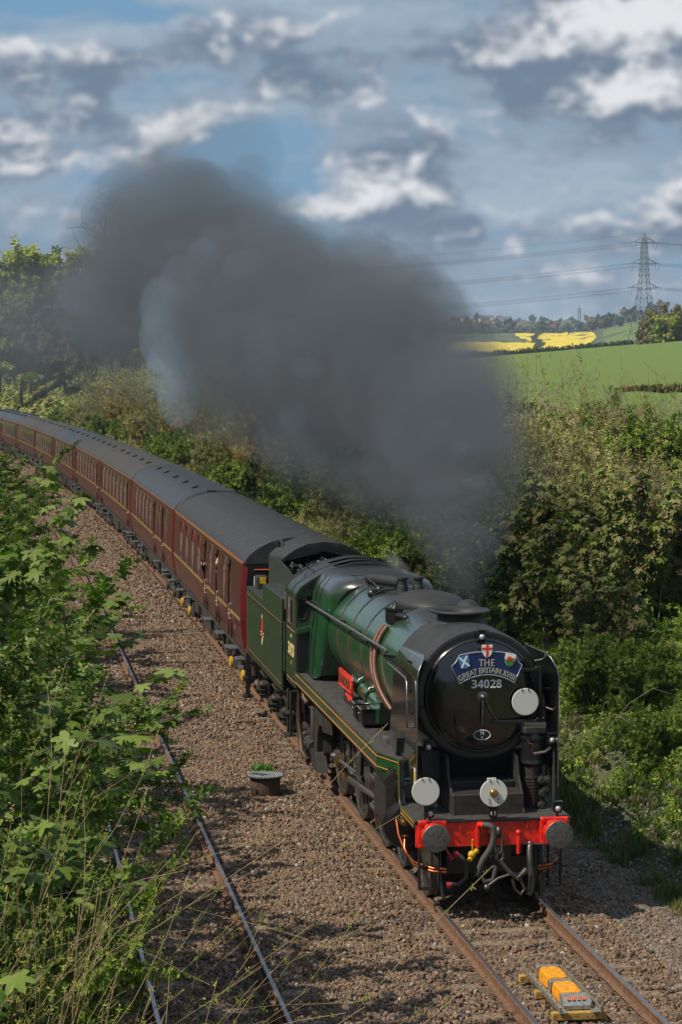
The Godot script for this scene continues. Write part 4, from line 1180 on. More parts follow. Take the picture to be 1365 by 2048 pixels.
		part("eccentric_rod", tb([Vector3(s * 1.22, 1.14, -4.9), Vector3(s * 1.22, 1.02, -6.72)], [0.035, 0.045], 4), M.steel, o)
		mb = MB.new(); mb.tube([Vector3(s * 1.12, 0.94, -6.88) + pin, Vector3(s * 1.18, 1.02, -6.75)], [0.08, 0.07], 8); mb.lathe([Vector2(-0.05, 0.13), Vector2(0.06, 0.13), Vector2(0.08, 0.06)], Transform3D(XR, Vector3(s * 1.20, 1.02, -6.72)) if s > 0 else Transform3D(Basis(Vector3.UP, -PI / 2), Vector3(s * 1.20, 1.02, -6.72)), 18); part("return_crank", mb, M.brass_dull if M.has("brass_dull") else mat("brass_dull", lin(0.20, 0.13, 0.07), 0.4, 0.8), o)
		part("motion_bracket", splate([[-4.35, 0.6], [-4.25, 1.64], [-5.3, 1.64], [-5.2, 1.5], [-4.55, 1.3], [-4.5, 0.6]], s * 0.90, s * 1.0), M.grime, o)
		for z in [-5.75, -8.0]: part("brake_hanger", splate([[z, 0.35], [z + 0.12, 0.35], [z + 0.16, 0.9], [z + 0.04, 1.3], [z - 0.04, 0.9]], s * 0.72, s * 0.80), M.grime, o)
		part("sand_pipe", tb([Vector3(s * 0.85, 1.6, -5.6), Vector3(s * 0.86, 0.9, -5.55), Vector3(s * 0.80, 0.15, -5.45)], 0.02, 6), M.copper_dull, o)
		# ashpan, truck and pipes under the cab
		part("ashpan_side", splate([[-10.2, 0.35], [-9.9, 0.62], [-10.05, 1.64], [-11.6, 1.64], [-11.6, 0.9], [-11.1, 0.5], [-11.1, 0.35]], s * 0.88, s * 1.02), M.grime, o)
		mb = MB.new()
		mb.tube([Vector3(s * 1.1, 0.62, -10.55), Vector3(s * 1.1, 0.62, -11.2)], [0.11, 0.13], 12); mb.tube([Vector3(s * 1.1, 0.62, -10.75), Vector3(s * 1.1, 0.95, -10.78), Vector3(s * 1.08, 1.3, -10.95)], 0.05, 8); mb.box(Vector3(s * 1.1, 0.62, -10.9), Vector3(0.3, 0.1, 0.12), 0.02); mb.tube([Vector3(s * 1.12, 0.62, -11.2), Vector3(s * 1.14, 0.4, -11.35), Vector3(s * 1.1, 0.28, -11.3)], 0.045, 8); mb.tube([Vector3(s * 1.08, 1.28, -10.5), Vector3(s * 1.08, 1.25, -11.4)], 0.03, 6)
		part("hopper_chute", splate([[-9.95, 0.95], [-9.75, 1.15], [-9.95, 1.45], [-10.5, 1.35], [-10.45, 0.7], [-10.25, 0.4], [-10.05, 0.4]], s * 1.0, s * 1.13), M.grime, o)
		part("hopper_plate", splate([[-10.0, 0.62], [-9.65, 0.34], [-9.6, 0.30], [-10.4, 0.30], [-10.5, 0.62]], s * 0.98, s * 1.18), M.soot, o)
		for q in [[-5.3, 1.18], [-7.5, 1.2], [-8.3, 1.1]]: part("oil_pipe", tb([Vector3(s * 0.9, 1.6, q[0]), Vector3(s * 0.92, q[1], q[0] - 0.05), Vector3(s * 0.84, q[1] - 0.35, q[0] - 0.3), Vector3(s * 0.8, 0.5, q[0] - 0.32)], 0.016, 6), M.steel_dark, o)
		for z in [-4.62, -6.88, -9.13]:
			var sm2 := MB.new()
			for k in 5: sm2.box(Vector3(s * 0.62, 1.35 + k * 0.026, z), Vector3(0.1, 0.02, 1.1 - k * 0.18), 0.004)
			part("leaf_spring", sm2, M.grime, o)
			part("splasher", splate([[z - 0.95, 1.60], [z + 0.95, 1.60], [z + 0.7, 1.86], [z - 0.7, 1.86]], s * 0.72, s * 0.76), M.black, o)
		part("firebox_cladding_low", splate([[-9.85, 1.62], [-8.9, 1.62], [-8.6, 1.15], [-9.6, 1.05], [-9.85, 1.2]], s * 1.06, s * 1.09), M.grime, o)
		for k in 5: part("stay", tb([Vector3(s * 1.09, 1.15 + (k % 2) * 0.3, -9.7 + k * 0.22), Vector3(s * 1.105, 1.15 + (k % 2) * 0.3, -9.7 + k * 0.22)], 0.018, 6), M.steel_dark, o)
		mb.box(Vector3(s * 1.04, 0.34, -10.2), Vector3(0.16, 0.05, 0.9), 0.01)
		part("injector", mb, M.grime, o)
		part("truck_frame", bx(Vector3(s * 1.0, 0.62, -11.95), Vector3(0.08, 0.3, 1.5), 0.02), M.grime, o)
		mb = MB.new(); mb.box(Vector3(s * 1.08, 0.55, -11.95), Vector3(0.16, 0.34, 0.34), 0.04); part("axlebox", mb, M.grime, o)
		part("injector_pipe", tb([Vector3(s * 1.18, 1.6, -11.8), Vector3(s * 1.2, 1.35, -11.9), Vector3(s * 1.2, 0.9, -12.0), Vector3(s * 1.18, 0.35, -11.7), Vector3(s * 1.12, 0.25, -11.3)], 0.05, 8), M.pipe_brown if M.has("pipe_brown") else mat("pipe_brown", lin(0.075, 0.045, 0.032), 0.55, 0.3), o)
		part("injector_pipe", tb([Vector3(s * 1.16, 1.6, -11.55), Vector3(s * 1.17, 1.4, -11.5), Vector3(s * 1.12, 1.32, -11.3)], 0.055, 8), M.pipe_brown, o)
	# ---- fittings above the running plate, left flank
	mb = splate([[-8.10, 2.10], [-8.06, 2.13], [-6.74, 2.13], [-6.70, 2.10], [-6.70, 2.36], [-6.76, 2.42], [-8.04, 2.42], [-8.10, 2.36]], -1.02, -0.99)
	var npl := part("nameplate", mb, M.red, o)
	part("plate_border", tb([Vector3(-1.022, 2.14, -8.07), Vector3(-1.022, 2.385, -8.07), Vector3(-1.022, 2.385, -6.73), Vector3(-1.022, 2.14, -6.73), Vector3(-1.022, 2.14, -8.07)], 0.008, 4), M.red_bright if M.has("red_bright") else mat("red_bright", lin(0.75, 0.04, 0.02), 0.4), npl)
	tx = part("lettering", text_mesh("EDDYSTONE", 0.15, 0.01), M.brass_letter if M.has("brass_letter") else mat("brass_letter", lin(0.16, 0.05, 0.02), 0.5), npl)
	tx.transform = Transform3D(Basis(Vector3.UP, -PI / 2).scaled(Vector3(1, 1, 1)), Vector3(-1.026, 2.26, -7.4))
	part("plate_backing", bx(Vector3(-0.985, 2.02, -7.2), Vector3(0.02, 0.26, 1.0), 0.004), M.black, npl)
	mb = MB.new(); mb.box(Vector3(-1.0, 2.04, -7.1), Vector3(0.014, 0.05, 0.72), 0.004); mb.box(Vector3(-1.0, 2.02, -7.1), Vector3(0.016, 0.10, 0.24), 0.006); part("scroll", mb, M.red_bright, npl)
	for i in 3:
		mb = MB.new(); mb.lathe([Vector2(0, 0.125), Vector2(0.02, 0.135), Vector2(0.86, 0.135), Vector2(0.88, 0.125)], Transform3D(Basis(), Vector3(-0.80, 2.2, -7.75 + i * 1.08)), 20); part("sand_box", mb, M.green, o)
	for z in [-6.8, -5.72]: part("pipe_clip", tb([Vector3(-0.68, 2.05, z), Vector3(-0.96, 2.24, z), Vector3(-0.86, 2.38, z), Vector3(-0.7, 2.36, z)], 0.018, 6), M.steel, o)
	part("green_bracket", splate([[-4.7, 1.95], [-4.35, 2.0], [-4.25, 2.35], [-4.6, 2.4]], -0.95, -0.75), M.green, o)
	for q in [[-4.85, 0.42], [-5.45, 0.30]]:
		mb = MB.new(); mb.box(Vector3(-1.0, 2.05, q[0]), Vector3(0.34, 0.24, q[1]), 0.02); var lu := part("lubricator", mb, M.black, o)
		part("lubricator_lid", bx(Vector3(-1.0, 2.18, q[0]), Vector3(0.38, 0.03, q[1] + 0.04), 0.01), M.black_gloss, lu)
		for k in 6:
			mb = MB.new(); mb.tube([Vector3(-1.1 + k * 0.035, 1.92, q[0] - q[1] * 0.5), Vector3(-1.12 + k * 0.04, 2.02, q[0] - q[1] * 0.5 - 0.08), Vector3(-1.12 + k * 0.04, 2.1, q[0] - q[1] * 0.5 - 0.05)], 0.014, 6); part("oil_feed", mb, M.steel_dark, lu)
		mb = MB.new(); mb.ball(Vector3(-1.19, 2.1, q[0] + 0.02), 0.02, 8); part("brass_cock", mb, M.brass, lu)
	mb = MB.new(); mb.lathe([Vector2(py, 0.12), Vector2(py + 0.07, 0.11), Vector2(py + 0.10, 0.07), Vector2(py + 0.10, 0.002)], Transform3D(up, Vector3(-0.98, 0, -3.3)), 16); part("oil_pot", mb, M.plate_grey, o)
	part("deflector_foot", splate([[-2.3, 1.92], [-2.02, 1.92], [-1.92, 2.16], [-2.02, 2.26], [-2.3, 2.02]], -1.09, -1.03), M.deflector_top, o)
	build_cab(o)
	build_headboard()

func build_cab(o: Node3D):
	var mb: MB
	var tx: MeshInstance3D
	var gd := mat("glass_dark", Color(0.10, 0.11, 0.13, 0.45), 0.04)
	gd.transparency = BaseMaterial3D.TRANSPARENCY_ALPHA
	for s in [-1.0, 1.0]:
		var sx: float = s * 1.30
		var cs := part("cab_side", splate([[-12.98, 1.56], [-11.62, 1.56], [-11.62, 2.70], [-12.98, 2.70]], sx - 0.012, sx + 0.012), M.green_dull, o)
		part("cab_side_post", splate([[-12.12, 2.70], [-11.62, 2.70], [-11.62, 3.30], [-12.08, 3.30]], sx - 0.012, sx + 0.012), M.green_dull, cs)
		part("cab_side_post", splate([[-12.98, 2.70], [-12.86, 2.70], [-12.82, 3.30], [-12.98, 3.30]], sx - 0.012, sx + 0.012), M.green_dull, cs)
		part("cab_side_top", splate([[-12.86, 3.20], [-12.08, 3.20], [-12.08, 3.30], [-12.86, 3.30]], sx - 0.011, sx + 0.011), M.green_dull, cs)
		mb = splate([[-12.84, 2.72], [-12.50, 2.72], [-12.48, 3.19], [-12.83, 3.19]], sx - 0.004, sx + 0.004); part("side_window_pane", mb, M.glass, cs)
		part("window_frame", tb([Vector3(sx, 2.71, -12.86), Vector3(sx, 3.2, -12.84), Vector3(sx, 3.2, -12.08), Vector3(sx, 2.71, -12.12), Vector3(sx, 2.71, -12.86)], 0.018, 6), M.wood_red if M.has("wood_red") else mat("wood_red", lin(0.09, 0.03, 0.02), 0.5), cs)
		for y in [2.62, 1.66]:
			part("lining", tb([Vector3(sx + s * 0.014, y, -12.9), Vector3(sx + s * 0.014, y, -11.7)], 0.0075, 4), M.lining, cs)
			part("lining_black", bx(Vector3(sx + s * 0.012, y + 0.03, -12.3), Vector3(0.006, 0.05, 1.2), 0), M.black, cs)
		if s < 0:
			tx = part("cab_number", text_mesh("34028", 0.23, 0.006), M.cream, cs)
			tx.transform = Transform3D(Basis(Vector3.UP, -PI / 2), Vector3(sx - 0.016, 2.22, -12.25))
			tx = part("power_class", text_mesh("7P5F", 0.06, 0.006), M.cream, cs)
			tx.transform = Transform3D(Basis(Vector3.UP, -PI / 2), Vector3(sx - 0.016, 2.48, -12.25))
			mb = MB.new(); mb.box(Vector3(sx - 0.015, 1.98, -12.2), Vector3(0.006, 0.07, 0.06)); part("yellow_mark", mb, M.yellow, cs)
		# front of the cab, with its slanted look-out window
		var zf := -11.60
		var wp := [[1.275, 2.88], [1.135, 2.88], [0.985, 3.57], [1.17, 3.50], [1.255, 3.40]]
		var outer := [[1.312, 2.70], [1.02, 2.70], [0.86, 3.70], [1.02, 3.62], [1.20, 3.48], [1.312, 3.30]]
		part("cab_front_strip", vplate([[1.312, 2.70], [1.312, 3.32], [1.255, 3.40], [1.275, 2.88]], zf - 0.02, zf, s), M.green_dull, o)
		part("cab_front_strip", vplate([[1.312, 2.70], [1.275, 2.88], [1.135, 2.88], [1.02, 2.70]], zf - 0.02, zf, s), M.green_dull, o)
		part("cab_front_strip", vplate([[1.02, 2.70], [1.135, 2.88], [0.985, 3.57], [0.80, 3.72]], zf - 0.02, zf, s), M.green_dull, o)
		part("cab_front_strip", vplate([[0.985, 3.57], [1.17, 3.50], [1.255, 3.40], [1.312, 3.32], [1.20, 3.50], [0.80, 3.73]], zf - 0.02, zf, s), M.green_dull, o)
		part("lookout_window", vplate(wp, zf - 0.014, zf - 0.006, s), M.glass_dark, o)
		var fr := []
		for q in wp: fr.append(Vector3(q[0] * s, q[1], zf + 0.004))
		fr.append(fr[0])
		part("lookout_frame", tb(fr, 0.014, 6), M.black, o)
		part("cab_front_lower", vplate([[1.312, 1.91], [1.312, 2.64], [1.02, 2.70], [1.02, 1.91]], -11.62, -11.40, s), M.black, o)
		part("cab_front_ledge", vplate([[1.316, 2.62], [1.316, 2.70], [1.02, 2.76], [1.02, 2.68]], -11.63, -11.36, s), M.green, o)
		part("cab_handrail", tb([Vector3(sx + s * 0.03, 1.7, -13.12), Vector3(sx + s * 0.03, 2.66, -13.12)], 0.016, 8), M.steel, o)
		part("cab_door", bx(Vector3(sx - s * 0.05, 2.15, -13.22), Vector3(0.03, 1.05, 0.42), 0.005), M.green, o)
		mb = MB.new()
		mb.loft([PackedVector3Array([Vector3(sx, 2.9, -13.1), Vector3(sx, 3.2, -13.1), Vector3(sx - s * 0.06, 3.38, -13.1), Vector3(sx - s * 0.2, 3.5, -13.1)]), PackedVector3Array([Vector3(sx, 2.9, -13.35), Vector3(sx, 3.2, -13.35), Vector3(sx - s * 0.06, 3.38, -13.35), Vector3(sx - s * 0.2, 3.5, -13.35)])], false, false)
		part("side_sheet", mb, M.canvas if M.has("canvas") else mat("canvas", lin(0.075, 0.07, 0.06), 0.8), o)
		part("sheet_beading", tb([Vector3(sx, 2.9, -13.08), Vector3(sx, 3.2, -13.08), Vector3(sx - s * 0.06, 3.39, -13.08), Vector3(sx - s * 0.2, 3.51, -13.08)], 0.018, 6), M.pipe_brown, o)
	# roof
	var arc := [[-1.325, 3.27], [-1.30, 3.36], [-1.22, 3.48], [-1.05, 3.60], [-0.8, 3.74], [-0.5, 3.86], [-0.2, 3.925], [0, 3.935]]
	for i in range(6, -1, -1): arc.append([-arc[i][0], arc[i][1]])
	var rg := func(z: float, k: float, dy: float):
		var q := PackedVector3Array()
		for p in arc: q.append(Vector3(p[0] * k, p[1] + dy, z))
		for i in range(arc.size() - 1, -1, -1): q.append(Vector3(arc[i][0] * k * 0.985, arc[i][1] + dy - 0.03, z))
		return q
	mat("roof_paint", Color.WHITE, 0.42, 0, {"vc": true, "tex": "wear", "scale": 0.6, "coat": 0.2, "coat_rough": 0.3})
	mb = MB.new()
	mb.colf = func(p: Vector3) -> Color: return Color(0.014, 0.036, 0.016).lerp(Color(0.03, 0.031, 0.033), smoothstep(3.42, 3.62, p.y))
	mb.loft([rg.call(-11.50, 1.0, 0.0), rg.call(-13.02, 1.0, 0.0)])
	var rf := part("cab_roof", mb, M.roof_paint, o)
	for z in [-11.52, -12.2, -13.0]:
		var pts := []
		for p in arc: pts.append(Vector3(p[0] * 1.003, p[1] + 0.004, z))
		part("roof_strap", tb(pts, 0.012, 4), M.soot, rf)
	for q in [[-0.35, 0.42, -11.9], [-0.35, 0.42, -12.55]]:
		mb = MB.new()
		var r0 := PackedVector3Array(); var r1 := PackedVector3Array()
		for i in 9:
			var x: float = lerpf(-0.55, 0.55, i / 8.0)
			var y := 3.955 - x * x * 0.36
			r0.append(Vector3(x, y, q[2] - 0.2)); r1.append(Vector3(x, y + 0.035, q[2] + 0.2))
		mb.loft([r0, r1], false, false); part("roof_ventilator", mb, M.soot, rf)
	for q in [[-0.98, 3.66, -12.1], [-0.98, 3.66, -12.75]]:
		part("roof_lug", tb([Vector3(q[0] - 0.1, q[1] - 0.03, q[2]), Vector3(q[0] - 0.06, q[1] + 0.05, q[2]), Vector3(q[0] + 0.06, q[1] + 0.1, q[2]), Vector3(q[0] + 0.1, q[1] + 0.04, q[2])], 0.012, 5), M.black, rf)
	# bellows to the tender
	mb = MB.new()
	var rings := []
	for i in 7: rings.append(rg.call(-13.03 - i * 0.06, 0.93 if i % 2 else 0.90, -0.07 if i % 2 else -0.10))
	mb.loft(rings); part("roof_bellows", mb, M.rubber, o)
	part("backhead", bx(Vector3(0, 2.6, -11.75), Vector3(1.9, 1.9, 0.2), 0.05), M.black, o)
	part("cab_floor", bx(Vector3(0, 1.70, -12.4), Vector3(2.5, 0.05, 1.5)), M.grime, o)
	part("cab_seat", bx(Vector3(-1.0, 2.2, -12.6), Vector3(0.35, 0.08, 0.4), 0.02), M.wood_red, o)

func arc_poly(hw: float, y: float, sag: float, n := 13) -> Array:
	var p := []
	for i in n:
		var t := lerpf(-1, 1, i / float(n - 1))
		p.append(Vector2(t * hw, y - sag * t * t))
	return p

func build_headboard():
	# the board hangs on a lamp iron in front of the door: a thing of its own
	var f := txf(31.38, 0, 0)
	var t := thing("headboard", "blue curved train headboard with three flag shields and grey raised lettering above the white number", "headboard", f * Transform3D(Basis(), Vector3(0.05, 3.28, -1.02)))
	var up := arc_poly(0.40, 0.245, 0.045)
	var lo := arc_poly(0.40, -0.085, 0.125)
	var poly := PackedVector2Array()
	for v in up: poly.append(v)
	for q in [[0.425, 0.15], [0.455, 0.095], [0.515, 0.045]]: poly.append(Vector2(q[0], q[1]))
	for i in range(lo.size() - 1, -1, -1): poly.append(lo[i])
	for q in [[-0.515, 0.045], [-0.455, 0.095], [-0.425, 0.15]]: poly.append(Vector2(q[0], q[1]))
	var mb := MB.new()
	mb.prism(poly, -0.012, 0.012)
	part("board", mb, M.blue_sign, t)
	mb = MB.new()
	var rim := []
	for v in poly: rim.append(Vector3(v.x, v.y, 0.010))
	rim.append(rim[0])
	mb.tube(rim, 0.010, 6)
	part("rim", mb, M.letter_silver if M.has("letter_silver") else mat("letter_silver", lin(0.38, 0.40, 0.44), 0.4, 0.4), t)
	var tx := part("lettering", text_mesh("THE", 0.098, 0.014, false), M.letter_grey, t)
	tx.position = Vector3(0.0, 0.085, 0.016)
	var s := "GREAT BRITAIN XVIII"
	var wd := {"G": 1.2, "R": 1.0, "E": 0.92, "A": 1.05, "T": 0.92, " ": 0.55, "B": 1.0, "I": 0.5, "N": 1.15, "X": 0.95, "V": 0.98}
	var tot := 0.0
	for c in s: tot += wd[c]
	var x := -0.415
	var step := 0.83 / tot
	for c in s:
		var w: float = wd[c] * step
		var cx := x + w / 2.0
		if c != " ":
			var l := part("letter", text_mesh(c, 0.074, 0.014, false, cx > 0.22), M.letter_grey, t)
			var k := cx / 0.40
			l.transform = Transform3D(Basis(Vector3(0, 0, 1), -0.58 * k), Vector3(cx, -0.020 - 0.118 * k * k, 0.016))
		x += w
	# three shields
	for q in [[0.0, 0.27, 0.0, 0], [-0.335, 0.115, 0.24, 1], [0.335, 0.135, -0.20, 2]]:
		var sh := Node3D.new(); sh.name = "shield"; t.add_child(sh, true)
		sh.transform = Transform3D(Basis(Vector3(0, 0, 1), q[2]), Vector3(q[0], q[1], 0.016))
		var sp := PackedVector2Array([Vector2(-0.078, 0.075), Vector2(0.078, 0.075), Vector2(0.078, 0.0), Vector2(0.062, -0.055), Vector2(0.035, -0.092), Vector2(0.0, -0.112), Vector2(-0.035, -0.092), Vector2(-0.062, -0.055), Vector2(-0.078, 0.0)])
		mb = MB.new(); mb.prism(sp, 0.0, 0.012)
		part("field", mb, M.sky_blue if q[3] == 1 else M.white_paint, sh)
		mb = MB.new()
		if q[3] == 0:
			mb.box(Vector3(0, -0.012, 0.0135), Vector3(0.034, 0.176, 0.004)); part("cross", mb, M.red, sh)
			mb = MB.new(); mb.box(Vector3(0, 0.022, 0.0142), Vector3(0.152, 0.032, 0.004)); part("cross", mb, M.red, sh)
		elif q[3] == 1:
			mb.box(Vector3(0, -0.01, 0.0135), Vector3(0.19, 0.028, 0.004), 0, Basis(Vector3(0, 0, 1), 0.93)); part("saltire", mb, M.white_paint, sh)
			mb = MB.new(); mb.box(Vector3(0, -0.01, 0.0142), Vector3(0.19, 0.028, 0.004), 0, Basis(Vector3(0, 0, 1), -0.93)); part("saltire", mb, M.white_paint, sh)
		else:
			mb.prism(PackedVector2Array([Vector2(-0.077, -0.012), Vector2(0.077, -0.012), Vector2(0.061, -0.055), Vector2(0.034, -0.091), Vector2(0, -0.111), Vector2(-0.034, -0.091), Vector2(-0.061, -0.055)]), 0.0125, 0.0145); part("green_base", mb, M.leaf_green_paint, sh)
			mb = MB.new()
			mb.prism(PackedVector2Array([Vector2(-0.05, -0.03), Vector2(-0.035, 0.0), Vector2(-0.055, 0.01), Vector2(-0.045, 0.028), Vector2(-0.02, 0.022), Vector2(-0.012, 0.045), Vector2(0.012, 0.03), Vector2(0.02, 0.012), Vector2(0.04, 0.02), Vector2(0.055, 0.038), Vector2(0.056, 0.005), Vector2(0.036, -0.008), Vector2(0.045, -0.032), Vector2(0.025, -0.03), Vector2(0.015, -0.012), Vector2(-0.012, -0.012), Vector2(-0.022, -0.032)]), 0.0155, 0.019); part("dragon", mb, M.red, sh)
	# white marker discs on the lamp irons
	var n := 0
	for q in [[-0.981, 1.68, -0.24, "plain white marker disc on the front deck above the left buffer", 0], [-0.014, 1.633, -0.24, "white marker disc with a brass boss and four bolts in the middle above the coupling", 1], [0.617, 2.79, -1.03, "plain white marker disc hanging on the smokebox door beside the hinge", 0]]:
		var d := thing("marker_disc", q[3], "marker disc", f * Transform3D(Basis(), Vector3(q[0], q[1], q[2])), "white discs on the engine's lamp irons")
		mb = MB.new(); mb.lathe([Vector2(-0.008, 0.196), Vector2(0.004, 0.196), Vector2(0.008, 0.19), Vector2(0.008, 0.002)], Transform3D(), 48)
		part("disc", mb, M.white, d)
		for e in [[-0.05, 0.185], [0.045, 0.185]]:
			mb = MB.new(); mb.tube([Vector3(e[0], e[1] + 0.015, 0.0), Vector3(e[0], e[1] - 0.01, 0.014), Vector3(e[0] + 0.006, e[1] - 0.035, 0.012)], 0.006, 5); part("clip", mb, M.black, d)
		if q[4]:
			mb = MB.new(); mb.lathe([Vector2(0.0, 0.062), Vector2(0.03, 0.058), Vector2(0.045, 0.04), Vector2(0.05, 0.002)], Transform3D(), 20); part("boss", mb, M.brass, d)
			mb = MB.new(); mb.box(Vector3(-0.03, 0.195, -0.001), Vector3(0.13, 0.04, 0.014), 0.006); part("tab", mb, M.white, d)
			for e in [[-0.065, -0.09], [0.065, -0.085], [-0.06, -0.135], [0.06, -0.13]]:
				mb = MB.new(); mb.ball(Vector3(e[0], e[1], 0.01), 0.011, 6); part("bolt", mb, M.black, d)

# ---------------------------------------------------------------- tender
func build_tender():
	var o := thing("tender", "green tender heaped with coal coupled between the locomotive and the first maroon coach", "tender", txf(31.38, 0, 0))
	var mb: MB
	# tank: side sheets with a deep lower edge, front boxes, decks
	for s in [-1.0, 1.0]:
		var sx: float = s * 1.31
		var sd := part("tank_side", splate([[-19.95, 1.24], [-13.55, 1.24], [-13.55, 3.06], [-16.82, 3.06], [-16.82, 2.72], [-19.95, 2.72]], sx - 0.015, sx + 0.015), M.green_dull, o)
		for q in [[[-19.85, 2.58], [-13.65, 2.58]], [[-19.85, 1.36], [-13.65, 1.36]]]:
			part("lining", tb([Vector3(sx + s * 0.017, q[0][1], q[0][0]), Vector3(sx + s * 0.017, q[1][1], q[1][0])], 0.006, 4), M.lining_dark, sd)
			part("lining_black", bx(Vector3(sx + s * 0.015, q[0][1] - 0.028, -16.75), Vector3(0.006, 0.04, 6.2), 0), M.black, sd)
		for z in [-19.85, -13.65]: part("lining", tb([Vector3(sx + s * 0.017, 1.36, z), Vector3(sx + s * 0.017, 2.58, z)], 0.006, 4), M.lining_dark, sd)
		part("tank_deck", bx(Vector3(s * 1.12, 2.71, -18.38), Vector3(0.36, 0.03, 3.1)), M.soot, o)
		part("locker_top", bx(Vector3(s * 1.12, 3.05, -15.2), Vector3(0.36, 0.03, 3.26)), M.soot, o)
		part("locker_end", bx(Vector3(s * 1.12, 2.88, -16.81), Vector3(0.36, 0.34, 0.03)), M.green_dull, o)
		part("front_sheet", bx(Vector3(s * 1.05, 2.3, -13.57), Vector3(0.5, 1.5, 0.03)), M.black, o)
		part("bunker_side", splate([[-18.78, 2.70], [-13.9, 2.70], [-13.9, 3.10], [-15.1, 3.46], [-16.9, 3.55], [-18.78, 3.50]], s * 0.95 - 0.012, s * 0.95 + 0.012), M.green_bunker if M.has("green_bunker") else mat("green_bunker", lin(0.035, 0.042, 0.028), 0.6, 0, {"tex": "wear", "scale": 0.6}), o)
		part("tank_handrail", tb([Vector3(sx + s * 0.03, 1.5, -13.5), Vector3(sx + s * 0.03, 2.6, -13.5)], 0.014, 6), M.steel, o)
		mb = MB.new()
		mb.tube([Vector3(sx, 1.2, -20.05), Vector3(sx, 0.25, -20.05)], 0.03, 6); mb.tube([Vector3(sx, 1.2, -19.65), Vector3(sx, 0.25, -19.65)], 0.03, 6)
		mb.box(Vector3(sx, 0.26, -19.85), Vector3(0.22, 0.03, 0.42)); mb.box(Vector3(sx, 0.66, -19.85), Vector3(0.2, 0.03, 0.42))
		part("rear_steps", mb, M.black, o)
		part("step_marker", bx(Vector3(sx - s * 0.02, 1.12, -20.12), Vector3(0.06, 0.34, 0.05), 0.01), M.dull_red, o)
		mb = MB.new()
		mb.box(Vector3(sx - s * 0.1, 0.42, -13.35), Vector3(0.2, 0.03, 0.45)); mb.box(Vector3(sx - s * 0.1, 0.85, -13.35), Vector3(0.2, 0.03, 0.45)); mb.tube([Vector3(sx - s * 0.1, 1.3, -13.15), Vector3(sx - s * 0.1, 0.4, -13.15)], 0.028, 6); mb.tube([Vector3(sx - s * 0.1, 1.3, -13.55), Vector3(sx - s * 0.1, 0.4, -13.55)], 0.028, 6)
		part("cab_steps", mb, M.grime, o)
		# wheels, axleboxes, springs
		for z in [-14.5, -16.35, -18.5]:
			wheel(o, s * 0.75, 0.55, z, 0.55, 10, s)
			mb = MB.new(); mb.box(Vector3(s * 1.08, 0.60, z), Vector3(0.26, 0.36, 0.34), 0.05)
			for k in 3: mb.box(Vector3(s * 1.17, 0.50 + k * 0.1, z), Vector3(0.14, 0.03, 0.40), 0.008)
			mb.tube([Vector3(s * 1.2, 0.6, z), Vector3(s * 1.27, 0.6, z)], 0.08, 12)
			part("axlebox", mb, M.grime, o)
			mb = MB.new()
			for k in 4: mb.box(Vector3(s * 1.1, 0.92 + k * 0.025, z), Vector3(0.1, 0.02, 1.0 - k * 0.2), 0.004)
			part("leaf_spring", mb, M.grime, o)
		part("tender_frame", splate([[-19.9, 0.85], [-13.6, 0.85], [-13.6, 1.25], [-19.9, 1.25]], s * 0.97, s * 1.0), M.grime, o)
		# crest: a gold rampant lion holding a wheel, with lettering lines either side
		if s < 0:
			var x := sx - 0.018
			var c := Vector3(x, 2.0, -16.9)
			mb = MB.new(); mb.lathe([Vector2(-0.003, 0.085), Vector2(0.003, 0.085)], Transform3D(Basis(Vector3.UP, -PI / 2), c + Vector3(0, -0.16, 0)), 18); var cr := part("crest_wheel", mb, M.cream, sd)
			mb = splate([[-16.98, 1.95], [-16.82, 1.95], [-16.79, 2.12], [-16.84, 2.32], [-16.93, 2.32], [-17.0, 2.16]], x - 0.003, x + 0.002); part("crest_lion", mb, M.red_bright, cr)
			mb = splate([[-16.95, 2.32], [-16.84, 2.32], [-16.83, 2.40], [-16.95, 2.40]], x - 0.003, x + 0.002); part("crest_crown", mb, M.cream, cr)
			for k in [[-0.20, 0.02], [0.20, 0.02], [-0.20, -0.04], [0.20, -0.04]]: part("crest_bar", bx(c + Vector3(0, k[1], k[0]), Vector3(0.006, 0.02, 0.16), 0), M.cream, cr)
	part("tank_floor", bx(Vector3(0, 1.23, -16.75), Vector3(2.6, 0.04, 6.4)), M.grime, o)
	part("tank_end", bx(Vector3(0, 1.98, -19.94), Vector3(2.6, 1.48, 0.03)), M.black, o)
	# barrel-topped rear hood and its bulkhead with stiffening ribs
	var arc := [[-0.96, 3.52], [-0.8, 3.66], [-0.6, 3.79], [-0.35, 3.89], [0, 3.93], [0.35, 3.89], [0.6, 3.79], [0.8, 3.66], [0.96, 3.52]]
	mb = MB.new()
	var r0 := PackedVector3Array(); var r1 := PackedVector3Array()
	for p in arc: r0.append(Vector3(p[0], p[1], -18.8)); r1.append(Vector3(p[0], p[1], -16.85))
	for i in range(arc.size() - 1, -1, -1): r0.append(Vector3(arc[i][0] * 0.98, arc[i][1] - 0.02, -18.8)); r1.append(Vector3(arc[i][0] * 0.98, arc[i][1] - 0.02, -16.85))
	mb.loft([r0, r1]); part("bunker_hood", mb, M.soot, o)
	var bp := [[-0.95, 2.72], [0.95, 2.72]]
	for i in range(arc.size() - 1, -1, -1): bp.append([arc[i][0] * 0.985, arc[i][1] - 0.015])
	var bh := part("bulkhead", vplate(bp, -18.0, -17.97), M.black, o)
	part("bulkhead_end", vplate(bp, -18.80, -18.77), M.soot, o)
	for x in [-0.3, 0.42]: part("stiffener", bx(Vector3(x, 3.55, -17.93), Vector3(0.03, 0.72, 0.07)), M.soot, bh)
